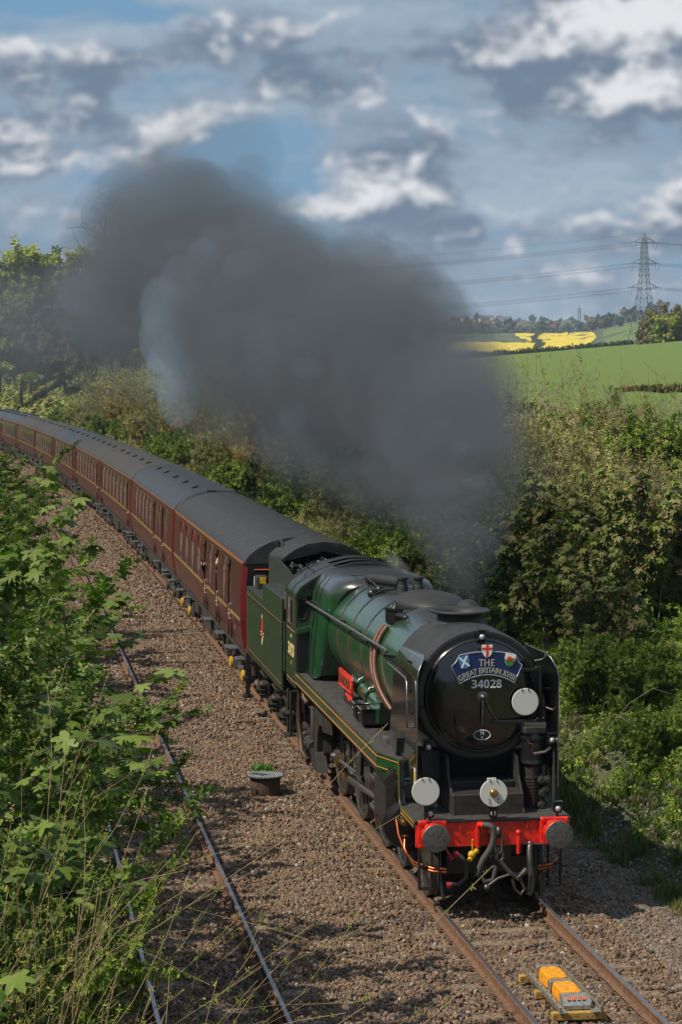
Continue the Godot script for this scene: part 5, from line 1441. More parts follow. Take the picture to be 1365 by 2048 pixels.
	for i in 9: 
		mb = MB.new(); mb.ball(Vector3(-0.8 + i * 0.2, 3.58 + (0.18 if i > 1 and i < 7 else 0.0), -17.96), 0.014, 6); part("rivet", mb, M.soot, bh)
	part("lifting_lug", tb([Vector3(-0.75, 3.66, -18.6), Vector3(-0.75, 3.8, -18.6), Vector3(-0.72, 3.84, -18.5), Vector3(-0.68, 3.74, -18.45)], 0.03, 8), M.soot, o)
	# front weatherboard arch over the footplate
	var rg := []
	for q in [[-13.50, 0.0], [-13.62, 0.0]]:
		var r := PackedVector3Array()
		for p in arc: r.append(Vector3(p[0] * 1.22, p[1] - 0.06, q[0]))
		for i in range(arc.size() - 1, -1, -1): r.append(Vector3(arc[i][0] * 1.06, arc[i][1] - 0.17, q[0]))
		rg.append(r)
	mb = MB.new(); mb.loft(rg); part("weatherboard", mb, M.soot, o)
	part("filler_box", bx(Vector3(-1.05, 2.86, -19.4), Vector3(0.24, 0.28, 0.5), 0.02), M.soot, o)
	mb = MB.new(); mb.box(Vector3(-1.05, 2.92, -19.14), Vector3(0.14, 0.14, 0.005)); part("yellow_notice", mb, M.yellow, o)
	# rear headstock and coupling gear
	part("headstock", bx(Vector3(0, 1.02, -20.0), Vector3(2.3, 0.36, 0.08)), M.black, o)
	# coal
	var r := RandomNumberGenerator.new(); r.seed = 8
	var xs := []; var cs := []
	for i in 2600:
		var x := r.randf_range(-0.9, 0.9); var z := r.randf_range(-17.9, -14.0)
		var h := 3.47 - absf(x) * 0.10 + 0.16 * sin(z * 2.0) + gn.get_noise_2d(x * 5.0, z * 5.0) * 0.2 - smoothstep(-15.2, -14.0, z) * 0.35
		xs.append(Transform3D(rbasis(r, r.randf_range(0.03, 0.085)), txf(31.38, 0, 0) * Vector3(x, h - r.randf() * 0.10, z)))
		cs.append(Color(0.02, 0.02, 0.021) * r.randf_range(0.6, 1.8))
	var cm: Material = M.coal
	tag(multi("coal", rock_mesh(90), xs, cs, cm, self), "black lumps of coal heaped in the tender bunker", "coal")

# ---------------------------------------------------------------- coaches
# own axes as the engine: z forward, z = 0 at the leading end of the body, 19.8 long
func coach_section(dy := 0.0, k := 1.0) -> Array:
	return [[-1.30, 1.19], [-1.36, 1.45], [-1.395, 1.85], [-1.395, 2.3], [-1.38, 2.75], [-1.335, 3.20]]

func side_x(y: float) -> float:
	return pl(y, [[1.19, 1.30], [1.45, 1.36], [1.85, 1.395], [2.3, 1.395], [2.75, 1.38], [3.20, 1.335]])

func coach_panel(z0: float, z1: float, y0: float, y1: float, s: float, out := 0.0) -> MB:
	# a piece of the curved side between two heights
	var mb := MB.new()
	var ys := [y0]
	for y in [1.45, 1.85, 2.3, 2.75]:
		if y > y0 + 0.01 and y < y1 - 0.01: ys.append(y)
	ys.append(y1)
	for i in ys.size() - 1:
		var a: float = s * (side_x(ys[i]) + out); var b: float = s * (side_x(ys[i + 1]) + out)
		if s < 0: mb.quad(Vector3(a, ys[i], z0), Vector3(b, ys[i + 1], z0), Vector3(b, ys[i + 1], z1), Vector3(a, ys[i], z1), 1)
		else: mb.quad(Vector3(a, ys[i], z1), Vector3(b, ys[i + 1], z1), Vector3(b, ys[i + 1], z0), Vector3(a, ys[i], z0), 1)
	return mb

func coach(k: int, label: String, xf: Transform3D, roof: String, wins: Array, doors: Array, detail: int, upper_line: bool) -> Node3D:
	# wins: [z centre, width, split_top]; doors: [z centre]
	var o := thing("railway_coach", label, "coach", xf, "maroon coaches of the train")
	var L := 19.8
	var mb: MB
	var rf_pts := [[-1.335, 3.20], [-1.30, 3.29], [-1.20, 3.41], [-1.02, 3.55], [-0.75, 3.68], [-0.4, 3.77], [0, 3.80]]
	for i in range(5, -1, -1): rf_pts.append([-rf_pts[i][0], rf_pts[i][1]])
	# body sides pierced by windows: built in strips
	for s in [-1.0, 1.0]:
		var body := MB.new()
		var cuts := []
		for w in wins: cuts.append([w[0] - w[1] / 2.0, w[0] + w[1] / 2.0])
		for d in doors: cuts.append([d - 0.23, d + 0.23])
		cuts.sort_custom(func(a, b): return a[0] < b[0])
		var add := func(z0, z1, y0, y1):
			var q := coach_panel(z0, z1, y0, y1, s)
			body.st.append_from(q.mesh(), 0, Transform3D())
		add.call(-L + 0.17, -0.17, 1.19, 1.96); add.call(-L + 0.17, -0.17, 3.05, 3.20)
		var z := -L + 0.17
		for c in cuts:
			if c[0] > z: add.call(z, c[0], 1.96, 3.05)
			z = c[1]
		add.call(z, -0.17, 1.96, 3.05)
		var bm: ArrayMesh = body.st.commit()
		var side := part("body_side", bm, M.maroon, o)
		for w in wins:
			var sp: float = 2.70 if w[2] else 2.62
			var pane := coach_panel(w[0] - w[1] / 2.0, w[0] + w[1] / 2.0, 1.96, sp, s, -0.006)
			var wn := part("window", pane, M.coach_glass, o)
			part("top_light", coach_panel(w[0] - w[1] / 2.0, w[0] + w[1] / 2.0, sp, 3.05, s, -0.02 if w[2] and w[3] else -0.006), M.crimson_inside if w[2] and w[3] else M.coach_glass, wn)
			if detail > 0:
				var x0: float = s * (side_x(2.4) + 0.002)
				var zz0: float = w[0] - w[1] / 2.0; var zz1: float = w[0] + w[1] / 2.0
				part("frame", tb([Vector3(s * (side_x(1.96) + 0.002), 1.96, zz0), Vector3(s * (side_x(2.3) + 0.002), 2.3, zz0), Vector3(s * (side_x(3.05) + 0.002), 3.05, zz0), Vector3(s * (side_x(3.05) + 0.002), 3.05, zz1), Vector3(s * (side_x(2.3) + 0.002), 2.3, zz1), Vector3(s * (side_x(1.96) + 0.002), 1.96, zz1), Vector3(s * (side_x(1.96) + 0.002), 1.96, zz0)], 0.011, 4), M.maroon_frame if M.has("maroon_frame") else mat("maroon_frame", lin(0.13, 0.05, 0.045), 0.5), wn)
				part("glazing_bar", tb([Vector3(s * side_x(sp), sp, zz0), Vector3(s * side_x(sp), sp, zz1)], 0.014, 4), M.maroon_frame, wn)
		for d in doors:
			var dr := part("door", coach_panel(d - 0.33, d + 0.33, 1.24, 1.95, s, 0.006), M.maroon, o)
			part("drop_light", coach_panel(d - 0.23, d + 0.23, 1.96, 3.05, s, -0.02), M.coach_glass_dark, dr)
			if detail > 0:
				part("door_handle", tb([Vector3(s * 1.40, 1.80, d + 0.26), Vector3(s * 1.435, 1.80, d + 0.25), Vector3(s * 1.435, 1.80, d + 0.16)], 0.014, 6), M.brass, dr)
				part("grab_rail", tb([Vector3(s * 1.40, 1.70, d + 0.40), Vector3(s * 1.44, 1.70, d + 0.40), Vector3(s * 1.43, 2.05, d + 0.40), Vector3(s * 1.39, 2.05, d + 0.40)], 0.008, 6), M.white_paint if k == 0 else M.brass, dr)
				for y in [1.45, 1.88, 2.9]: part("hinge", bx(Vector3(s * (side_x(y) + 0.01), y, d - 0.34), Vector3(0.03, 0.07, 0.05), 0.005), M.black, dr)
			part("door_gap", bx(Vector3(s * (side_x(1.6) - 0.005), 1.58, d - 0.335), Vector3(0.03, 0.70, 0.012), 0), M.black, dr)
			part("door_gap", bx(Vector3(s * (side_x(1.6) - 0.005), 1.58, d + 0.335), Vector3(0.03, 0.70, 0.012), 0), M.black, dr)
		for y in ([1.905, 1.865] if not upper_line else [1.905, 1.865, 3.165]):
			part("lining", tb([Vector3(s * (side_x(y) + 0.001), y, -L), Vector3(s * (side_x(y) + 0.001), y, -0.3)], 0.0075, 4), M.line_yellow, side)
		part("lining_black", bx(Vector3(s * (side_x(1.885) + 0.0), 1.885, -L / 2), Vector3(0.008, 0.022, L), 0), M.black, side)
		part("gutter", tb([Vector3(s * 1.345, 3.215, -L), Vector3(s * 1.345, 3.215, 0)], 0.016, 4), M.orange_gutter if M.has("orange_gutter") else mat("orange_gutter", lin(0.26, 0.06, 0.025), 0.5), side)
		# bright corner panels at both ends
		for e in [[-0.17, 0.07], [-L + 0.17, -L - 0.07]]:
			mb = MB.new()
			var ys := [1.19, 1.45, 1.85, 2.3, 2.75, 3.20]
			for i in 5:
				mb.quad(Vector3(s * (side_x(ys[i]) + 0.003), ys[i], e[0]), Vector3(s * (side_x(ys[i]) - 0.09), ys[i], e[1]), Vector3(s * (side_x(ys[i + 1]) - 0.09), ys[i + 1], e[1]), Vector3(s * (side_x(ys[i + 1]) + 0.003), ys[i + 1], e[0]), 1)
			part("end_corner", mb, M.maroon_bright, side)
		# number panel
		if s < 0:
			for e in [-L + 1.1, -1.6]: part("number_panel", bx(Vector3(-(side_x(1.6) + 0.004), 1.58, e), Vector3(0.006, 0.11, 0.34), 0), M.number_tan if M.has("number_tan") else mat("number_tan", lin(0.20, 0.055, 0.035), 0.6), side)
	# roof
	mb = MB.new()
	var rings := []
	for z in [0.12, -L - 0.12]:
		var q := PackedVector3Array()
		for p in rf_pts: q.append(Vector3(p[0], p[1], z))
		rings.append(q)
	mb.loft(rings, false, true)
	var rf := part("roof", mb, M[roof], o)
	if detail > 0:
		for i in (39 if detail > 1 else 0):
			var pts := []
			for p in rf_pts: pts.append(Vector3(p[0] * 1.001, p[1] + 0.001, -0.5 - i * 0.495))
			part("roof_seam", tb(pts, 0.003, 4), M[roof], rf)
	if detail > 1:
		var pts := []
		for p in rf_pts.slice(2, 11): pts.append(Vector3(p[0] * 1.0, p[1] + 0.03, -L + 0.6))
		part("communication_cord_rod", tb(pts, 0.012, 5), M.black, rf)
		part("butterfly_bracket", bx(Vector3(-0.25, 3.83, -L + 0.6), Vector3(0.3, 0.06, 0.08), 0.01), M.black, rf)
	for z in ([-2.5, -6.0, -9.9, -13.8, -17.2] if k < 7 else [-1.5, -3, -4.5, -6, -7.5, -9, -10.5, -12, -13.5, -15, -16.5, -18]):
		mb = MB.new()
		for x in ([-0.45] if k < 7 else [-0.5, 0.5]):
			mb.lathe([Vector2(3.72, 0.10), Vector2(3.80, 0.09), Vector2(3.81, 0.13), Vector2(3.84, 0.12), Vector2(3.86, 0.04)], Transform3D(Basis(Vector3.RIGHT, -PI / 2), Vector3(x, -0.01 if k < 7 else 0.03, z)), 12)
		if k >= 1: part("roof_vent", mb, M[roof], rf)
	# ends
	var ep := [[-1.30, 1.19], [-1.36, 1.45], [-1.395, 1.85], [-1.395, 2.3], [-1.38, 2.75], [-1.335, 3.20]]
	ep.append_array(rf_pts.slice(1, 12))
	ep.append_array([[1.335, 3.20], [1.38, 2.75], [1.395, 2.3], [1.395, 1.85], [1.36, 1.45], [1.30, 1.19]])
	var ep2 := ep.map(func(q): return [signf(q[0]) * maxf(absf(q[0]) - 0.09, 0.0) if q[1] < 3.25 else q[0] * 0.86, q[1]])
	for z in [0.0, -L]:
		var en := part("body_end", vplate(ep2, z + (0.086 if z == 0.0 else -0.11), z + (0.11 if z == 0.0 else -0.086)), M.black, o)
		var zz: float = z + (0.20 if z == 0.0 else -0.20)
		part("gangway", bx(Vector3(0, 2.25, zz), Vector3(0.95, 2.05, 0.20), 0.03), M.rubber, en)
		if z == 0.0 and detail > 1:
			part("gangway_door", bx(Vector3(0, 2.25, 0.31), Vector3(0.8, 1.9, 0.02), 0.01), M.black, en)
			var sg := part("warning_notice", bx(Vector3(-1.04, 2.78, 0.116), Vector3(0.17, 0.27, 0.008), 0), M.white_paint, en)
			mb = MB.new(); mb.prism(PackedVector2Array([Vector2(-0.065, 0), Vector2(0.065, 0), Vector2(0, 0.11)]), 0.0, 0.003, Transform3D(Basis(), Vector3(-1.04, 2.785, 0.121))); part("warning_triangle", mb, M.yellow, sg)
			mb = MB.new(); mb.prism(PackedVector2Array([Vector2(0.005, 0.035), Vector2(-0.018, 0.035), Vector2(0.012, 0.085)]), 0.0, 0.003, Transform3D(Basis(), Vector3(-1.04, 2.77, 0.1245))); part("flash", mb, M.black, sg)
			part("notice_panel", bx(Vector3(-1.04, 2.715, 0.121), Vector3(0.14, 0.095, 0.004), 0), M.yellow, sg)
			for i in 4: part("notice_line", bx(Vector3(-1.04, 2.748 - i * 0.022, 0.1245), Vector3(0.11, 0.008, 0.003), 0), M.black, sg)
			part("end_line", tb([Vector3(-1.12, 3.06, 0.118), Vector3(-0.5, 3.06, 0.118)], 0.012, 4), M.orange, en)
			for i in 3: part("end_lettering", bx(Vector3(-1.08, 1.50 + i * 0.12, 0.116), Vector3(0.11, 0.035, 0.005), 0), M.white_paint, en)
			part("end_lamp_bracket", bx(Vector3(-1.0, 2.35, 0.14), Vector3(0.06, 0.1, 0.06), 0.01), M.black, en)
	# underframe, bogies
	part("underframe", bx(Vector3(0, 1.08, -L / 2), Vector3(2.3, 0.22, L), 0), M.gear, o)
	for s in [-1.0, 1.0]:
		part("solebar", bx(Vector3(s * 1.17, 1.06, -L / 2), Vector3(0.05, 0.26, L - 0.1), 0), M.gear, o)
		for d in doors:
			mb = MB.new(); mb.box(Vector3(s * 1.30, 0.96, d), Vector3(0.24, 0.06, 0.62), 0.02); mb.box(Vector3(s * 1.2, 0.85, d), Vector3(0.05, 0.25, 0.3), 0.01)
			part("footstep", mb, M.step_grey, o)
		for zc in [-2.6, -L + 2.6]:
			var bg := part("bogie", bx(Vector3(s * 1.0, 0.62, zc), Vector3(0.12, 0.26, 3.4), 0.03), M.gear, o)
			for e in [-1.3, 1.3]:
				wheel(o, s * 0.75, 0.455, zc + e, 0.455, 0, s)
				mb = MB.new(); mb.box(Vector3(s * 1.10, 0.47, zc + e), Vector3(0.2, 0.34, 0.36), 0.05); mb.tube([Vector3(s * 1.1, 0.75, zc + e - 0.3), Vector3(s * 1.1, 0.35, zc + e - 0.3)], 0.07, 8); mb.tube([Vector3(s * 1.1, 0.75, zc + e + 0.3), Vector3(s * 1.1, 0.35, zc + e + 0.3)], 0.07, 8)
				part("axlebox", mb, M.gear, bg)
				mb = MB.new(); mb.lathe([Vector2(0, 0.15), Vector2(0.05, 0.145), Vector2(0.07, 0.10), Vector2(0.08, 0.02)], Transform3D(XR if s > 0 else Basis(Vector3.UP, -PI / 2), Vector3(s * 1.20, 0.47, zc + e)), 18)
				part("axlebox_cover", mb, M.axle_yellow if k == 0 else M.gear, bg)
				if detail > 0: part("bogie_step", bx(Vector3(s * 1.28, 0.86, zc + e * 0.9), Vector3(0.24, 0.06, 0.5), 0.02), M.step_grey, bg)
			mb = MB.new()
			mb.tube([Vector3(s * 1.12, 1.0, zc), Vector3(s * 1.12, 0.45, zc)], 0.085, 10); mb.box(Vector3(s * 1.1, 0.5, zc), Vector3(0.16, 0.12, 0.7), 0.02)
			part("bolster_spring", mb, M.step_grey, bg)
		# boxes and cylinders slung below
		var r := RandomNumberGenerator.new(); r.seed = 40 + k
		var z := -5.4
		while z > -L + 5.2:
			var w := r.randf_range(0.4, 1.2)
			var h := r.randf_range(0.3, 0.58)
			if r.randf() < 0.72: part("equipment_box", bx(Vector3(s * 0.95, 0.98 - h / 2, z - w / 2), Vector3(0.45, h, w), 0.02), M.gear, o)
			else: part("vacuum_cylinder", tb([Vector3(s * 0.9, 0.98 - h, z - w / 2), Vector3(s * 0.9, 0.98, z - w / 2)], 0.24, 14), M.gear, o)
			z -= w + r.randf_range(0.15, 0.6)
		part("truss_rod", tb([Vector3(s * 1.0, 0.95, -5.0), Vector3(s * 1.0, 0.55, -8.0), Vector3(s * 1.0, 0.55, -12.0), Vector3(s * 1.0, 0.95, -15.0)], 0.035, 6), M.gear, o)
	return o

func build_coaches():
	mat("axle_yellow", lin(0.55, 0.33, 0.02), 0.5, 0, {"tex": "wear", "scale": 2.0})
	var ord := ["first", "second", "third", "fourth", "fifth", "sixth", "seventh", "eighth", "ninth"]
	var s0 := 20.35
	var looks := [
		["first maroon coach behind the tender, with opened red-framed quarter windows and passengers leaning out", "roof", [[-4.05, 0.62, true, false], [-7.6, 0.62, true, false], [-11.0, 0.95, true, true], [-12.95, 0.95, true, true], [-14.9, 0.95, true, true], [-16.9, 0.95, true, true]], [-2.8, -5.9, -9.1], 2, true],
		["second maroon coach from the engine, wide door and few windows near its front", "roof_blue", [[-2.6, 0.6, false, false], [-5.3, 0.5, false, false], [-6.4, 0.5, false, false], [-9.4, 0.95, false, false], [-11.2, 0.95, false, false], [-13.0, 0.95, false, false], [-14.8, 0.95, false, false], [-16.6, 0.95, false, false]], [-4.0, -7.6], 1, false],
		["third maroon coach from the engine, grey-brown roof with black cord brackets", "roof_brown", [], [-1.6, -18.4], 1, false],
		["fourth maroon coach from the engine under a dull grey-brown roof", "roof_brown", [], [-1.6, -18.4], 1, false],
		["fifth maroon coach from the engine, under the shiny blue-grey roof", "roof_blue", [], [-1.6, -18.4], 0, false],
		["sixth maroon coach from the engine, grey roof, just left of the blue-roofed one", "roof_brown", [], [-1.6, -18.4], 0, false],
		["seventh maroon coach from the engine, with many closely set tall windows", "roof_brown", [], [-3.0, -9.0, -15.0], 0, false],
		["eighth maroon coach from the engine, roof lined with paired ventilators, at the picture's left edge", "roof_blue", [], [-1.6, -18.4], 0, false],
		["ninth maroon coach from the engine, rearmost one, hidden behind the leaves", "roof_blue", [], [-1.6, -18.4], 0, false]]
	for k in 9:
		var z0 := depth_at(s0 + k * 20.2)
		var z1 := depth_at(s0 + k * 20.2 + 19.8)
		var a := tp(z0, 0, 0); var b := tp(z1, 0, 0)
		var f := (a - b).normalized()
		var xf := Transform3D(Basis(Vector3.UP.cross(f), Vector3.UP, f), a)
		var L = looks[k]
		var wins: Array = L[2].duplicate()
		if wins.is_empty():
			var n := 7 if k != 6 else 12
			for i in n: wins.append([-2.9 - (14.0 / (n - 1.0)) * i if n == 7 else -1.9 - 1.45 * i, 1.25 if n == 7 else 0.8, false, false])
			if k == 6: L[3] = []
		coach(k, L[0], xf, L[1], wins, L[3], L[4], L[5])
		if k == 0: passengers(xf)

# ---------------------------------------------------------------- the two passengers leaning out
func sdf_body(mb: MB, bones: Array, cell: float, m: Transform3D, sk := 0.03):
	# bones: [a, b, ra, rb]; one continuous surface round tapered capsules (surface nets)
	var lo := Vector3(1e9, 1e9, 1e9); var hi := -lo
	for b in bones:
		for e in [[b[0], b[2]], [b[1], b[3]]]:
			lo = lo.min(e[0] - Vector3.ONE * (e[1] + cell * 2)); hi = hi.max(e[0] + Vector3.ONE * (e[1] + cell * 2))
	var n := Vector3i(((hi - lo) / cell).ceil()) + Vector3i.ONE
	var val := PackedFloat32Array(); val.resize(n.x * n.y * n.z)
	for z in n.z:
		for y in n.y:
			for x in n.x:
				var p := lo + Vector3(x, y, z) * cell
				var d := 1e3
				for b in bones:
					var ab: Vector3 = b[1] - b[0]
					var t := clampf((p - b[0]).dot(ab) / maxf(ab.length_squared(), 1e-9), 0, 1)
					var e: float = (p - b[0] - ab * t).length() - lerpf(b[2], b[3], t)
					var h := clampf(0.5 + 0.5 * (d - e) / sk, 0, 1)
					d = lerpf(d, e, h) - sk * h * (1.0 - h)
				val[x + n.x * (y + n.y * z)] = d
	var at := {}
	var vert := func(c: Vector3i) -> Vector3:
		if at.has(c): return at[c]
		var s := Vector3.ZERO; var k := 0
		for e in 12:
			var ax := e >> 2
			var o := Vector3i.ZERO
			o[(ax + 1) % 3] = e & 1; o[(ax + 2) % 3] = (e >> 1) & 1
			var p0 := c + o; var p1 := p0; p1[ax] += 1
			var v0 := val[p0.x + n.x * (p0.y + n.y * p0.z)]; var v1 := val[p1.x + n.x * (p1.y + n.y * p1.z)]
			if (v0 < 0) != (v1 < 0):
				s += Vector3(p0).lerp(Vector3(p1), v0 / (v0 - v1)); k += 1
		at[c] = m * (lo + s / maxf(k, 1) * cell)
		return at[c]
	for z in range(1, n.z - 1):
		for y in range(1, n.y - 1):
			for x in range(1, n.x - 1):
				var i0 := x + n.x * (y + n.y * z)
				for ax in 3:
					var i1: int = i0 + [1, n.x, n.x * n.y][ax]
					if (val[i0] < 0) == (val[i1] < 0): continue
					var u := Vector3i.ZERO; u[(ax + 1) % 3] = 1
					var v := Vector3i.ZERO; v[(ax + 2) % 3] = 1
					var c := Vector3i(x, y, z)
					var q := [vert.call(c - u - v), vert.call(c - v), vert.call(c), vert.call(c - u)]
					if val[i0] < 0: mb.quad(q[0], q[3], q[2], q[1], 1)
					else: mb.quad(q[0], q[1], q[2], q[3], 1)

func passengers(xf: Transform3D):
	mat("skin", lin(0.42, 0.24, 0.16), 0.55, 0, {"back": Color(0.1, 0.04, 0.03)})
	mat("hair_grey", lin(0.26, 0.25, 0.24), 0.8)
	mat("coat_navy", lin(0.02, 0.025, 0.04), 0.85)
	# a grey-haired head and shoulder out of the middle droplight; a raised hand with a camera out of the next
	var t := thing("person", "grey-haired person in dark clothes leaning out of the first coach's middle door window", "person", xf * Transform3D(Basis(Vector3.UP, -0.9), Vector3(-1.32, 2.32, -5.9)))
	var mb := MB.new()
	# body axes: z the way the person looks, y up
	sdf_body(mb, [[Vector3(-0.02, 0.02, -0.16), Vector3(0.0, 0.16, -0.10), 0.15, 0.13], [Vector3(-0.16, 0.14, -0.10), Vector3(0.16, 0.14, -0.10), 0.075, 0.075], [Vector3(0.0, 0.18, -0.08), Vector3(0.0, 0.34, -0.03), 0.062, 0.055], [Vector3(0.18, 0.12, -0.1), Vector3(0.2, -0.10, -0.16), 0.055, 0.045], [Vector3(-0.18, 0.12, -0.1), Vector3(-0.2, -0.12, -0.2), 0.055, 0.045]], 0.022, Transform3D(), 0.04)
	part("body", mb, M.coat_navy, t)
	mb = MB.new()
	sdf_body(mb, [[Vector3(0, 0.43, 0.0), Vector3(0, 0.38, 0.035), 0.092, 0.062], [Vector3(0, 0.345, 0.045), Vector3(0, 0.33, 0.05), 0.05, 0.042], [Vector3(0, 0.40, 0.10), Vector3(0, 0.375, 0.115), 0.014, 0.019], [Vector3(0.088, 0.40, 0.0), Vector3(0.09, 0.375, 0.0), 0.016, 0.014], [Vector3(-0.088, 0.40, 0.0), Vector3(-0.09, 0.375, 0.0), 0.016, 0.014], [Vector3(-0.045, 0.418, 0.072), Vector3(0.045, 0.418, 0.072), 0.02, 0.02], [Vector3(0, 0.34, 0.0), Vector3(0, 0.26, -0.03), 0.055, 0.058]], 0.010, Transform3D(), 0.018)
	var hd := part("head", mb, M.skin, t)
	mb = MB.new()
	sdf_body(mb, [[Vector3(0, 0.455, -0.02), Vector3(0, 0.42, -0.045), 0.092, 0.088], [Vector3(-0.06, 0.42, -0.02), Vector3(0.06, 0.42, -0.02), 0.045, 0.045]], 0.014, Transform3D(), 0.02)
	part("hair", mb, M.hair_grey, hd)
	for s in [-1.0, 1.0]:
		mb = MB.new(); mb.ball(Vector3(s * 0.033, 0.408, 0.088), 0.011, 8); part("eye", mb, M.black, hd)
	mb = MB.new(); mb.box(Vector3(0, 0.352, 0.091), Vector3(0.045, 0.008, 0.01), 0.003); part("mouth", mb, M.dull_red, hd)
	# second passenger: forearm and hand holding up a black camera
	t = thing("person", "person inside the first coach stretching both hands out of the rear door window", "person", xf * Transform3D(Basis(Vector3.UP, -0.75), Vector3(-1.40, 2.42, -9.1)))
	mb = MB.new()
	sdf_body(mb, [[Vector3(0.1, -0.32, -0.34), Vector3(0.09, -0.16, -0.10), 0.055, 0.048], [Vector3(0.09, -0.16, -0.10), Vector3(0.06, -0.03, 0.02), 0.046, 0.034], [Vector3(-0.1, -0.34, -0.36), Vector3(-0.09, -0.18, -0.10), 0.055, 0.048], [Vector3(-0.09, -0.18, -0.10), Vector3(-0.06, -0.04, 0.02), 0.046, 0.034], [Vector3(-0.12, -0.36, -0.4), Vector3(0.12, -0.36, -0.4), 0.11, 0.11], [Vector3(0, -0.36, -0.40), Vector3(0, -0.12, -0.38), 0.11, 0.06]], 0.02, Transform3D(), 0.03)
	part("body", mb, M.coat_navy, t)
	for s in [-1.0, 1.0]:
		mb = MB.new()
		var b := [[Vector3(s * 0.058, -0.03, 0.02), Vector3(s * 0.052, 0.03, 0.035), 0.027, 0.03]]
		for f in 4: b.append_array([[Vector3(s * 0.06, 0.045 - f * 0.02, 0.03), Vector3(s * 0.055, 0.052 - f * 0.021, 0.072), 0.0095, 0.009], [Vector3(s * 0.055, 0.052 - f * 0.021, 0.072), Vector3(s * 0.022, 0.05 - f * 0.02, 0.086 - absf(f - 1.5) * 0.004), 0.009, 0.0075]])
		b.append([Vector3(s * 0.045, 0.0, 0.02), Vector3(s * 0.02, -0.01, 0.052), 0.011, 0.009])
		sdf_body(mb, b, 0.006, Transform3D(), 0.008)
		part("hand", mb, M.skin, t)
	var ph := thing("camera_phone", "black phone held up outside the first coach's rear door window", "phone", xf * Transform3D(Basis(Vector3.UP, -0.75), Vector3(-1.40, 2.42, -9.1)))
	part("case", bx(Vector3(0, 0.05, 0.062), Vector3(0.10, 0.19, 0.016), 0.006), M.black_gloss, ph)
	mb = MB.new(); mb.lathe([Vector2(0, 0.012), Vector2(0.004, 0.011)], Transform3D(Basis(), Vector3(0.028, 0.12, 0.07)), 12); part("lens", mb, M.lens, ph)

# ---------------------------------------------------------------- leaves
func leaf_simple(l: float, w: float) -> ArrayMesh:
	var mb := MB.new()
	var a := Vector3.ZERO; var m := Vector3(0, l * 0.5, -0.06 * l); var t := Vector3(0, l, -0.16 * l)
	mb.tri(a, Vector3(w, l * 0.45, 0.05 * l), m, 1); mb.tri(m, Vector3(w, l * 0.45, 0.05 * l), t, 1)
	mb.tri(a, m, Vector3(-w, l * 0.45, 0.05 * l), 1); mb.tri(m, t, Vector3(-w, l * 0.45, 0.05 * l), 1)
	return mb.mesh()

func leaf_maple() -> ArrayMesh:        # five lobes, drooping margins, unit length
	var mb := MB.new()
	var half := [[0.0, 1.0], [0.07, 0.88], [0.15, 0.82], [0.17, 0.66], [0.24, 0.56], [0.38, 0.70], [0.58, 0.76], [0.60, 0.60], [0.50, 0.44], [0.36, 0.30], [0.50, 0.25], [0.63, 0.14], [0.52, -0.02], [0.24, -0.07], [0.0, 0.04]]
	var c := Vector3(0, 0.26, 0.05)
	for s in [1.0, -1.0]:
		for i in half.size() - 1:
			var p := []
			for q in [half[i], half[i + 1]]:
				var r2: float = q[0] * q[0] + (q[1] - 0.2) * (q[1] - 0.2)
				p.append(Vector3(q[0] * s, q[1], -0.40 * r2 + absf(q[0]) * 0.17 - 0.05 * maxf(q[1], 0.0)))
			if s > 0: mb.tri(c, p[1], p[0], 1)
			else: mb.tri(c, p[0], p[1], 1)
	return mb.mesh()

func leaf_spray(n: int, l: float, w: float, sd: int, spread := 0.9) -> ArrayMesh:     # a short twig with n small leaves, about unit long
	var r := RandomNumberGenerator.new(); r.seed = sd
	var mb := MB.new()
	for i in n:
		var t := (i + 0.5) / n
		var base := Vector3(r.randf_range(-0.06, 0.06), t * 0.75, r.randf_range(-0.06, 0.06))
		var a := TAU * 0.382 * i + r.randf() * 0.6
		var d := Vector3(cos(a) * spread, r.randf_range(0.15, 0.7), sin(a) * spread).normalized()
		var up := Vector3(r.randf_range(-0.4, 0.4), 1.0, r.randf_range(-0.4, 0.4))
		var x := d.cross(up).normalized()
		var nn := x.cross(d)
		var ll := l * r.randf_range(0.7, 1.2)
		var m := base + d * ll * 0.5 + nn * 0.05 * ll
		mb.tri(base, base + d * ll * 0.45 + x * w * ll, m, 1); mb.tri(m, base + d * ll * 0.45 + x * w * ll, base + d * ll - nn * 0.08 * ll, 1)
		mb.tri(base, m, base + d * ll * 0.45 - x * w * ll, 1); mb.tri(m, base + d * ll - nn * 0.08 * ll, base + d * ll * 0.45 - x * w * ll, 1)
	return mb.mesh()

func grass_tuft(sd: int) -> ArrayMesh:
	var r := RandomNumberGenerator.new(); r.seed = sd
	var mb := MB.new()
	for i in 11:
		var a := r.randf() * TAU
		var d := Vector3(cos(a), 0, sin(a))
		var b := d * r.randf() * 0.10
		var h := r.randf_range(0.5, 1.0)
		var x := Vector3(-d.z, 0, d.x) * 0.022
		var m := b + d * 0.12 * h + Vector3(0, h * 0.6, 0)
		var t := b + d * r.randf_range(0.25, 0.55) * h + Vector3(0, h * r.randf_range(0.75, 1.0), 0)
		mb.tri(b - x, b + x, m + x * 0.8, 1); mb.tri(b - x, m + x * 0.8, m - x * 0.8, 1); mb.tri(m - x * 0.8, m + x * 0.8, t, 1)
	return mb.mesh()

# ---------------------------------------------------------------- growth
class Grown:
	var mb: MB
	var sites := []     # [point, direction, level fraction]

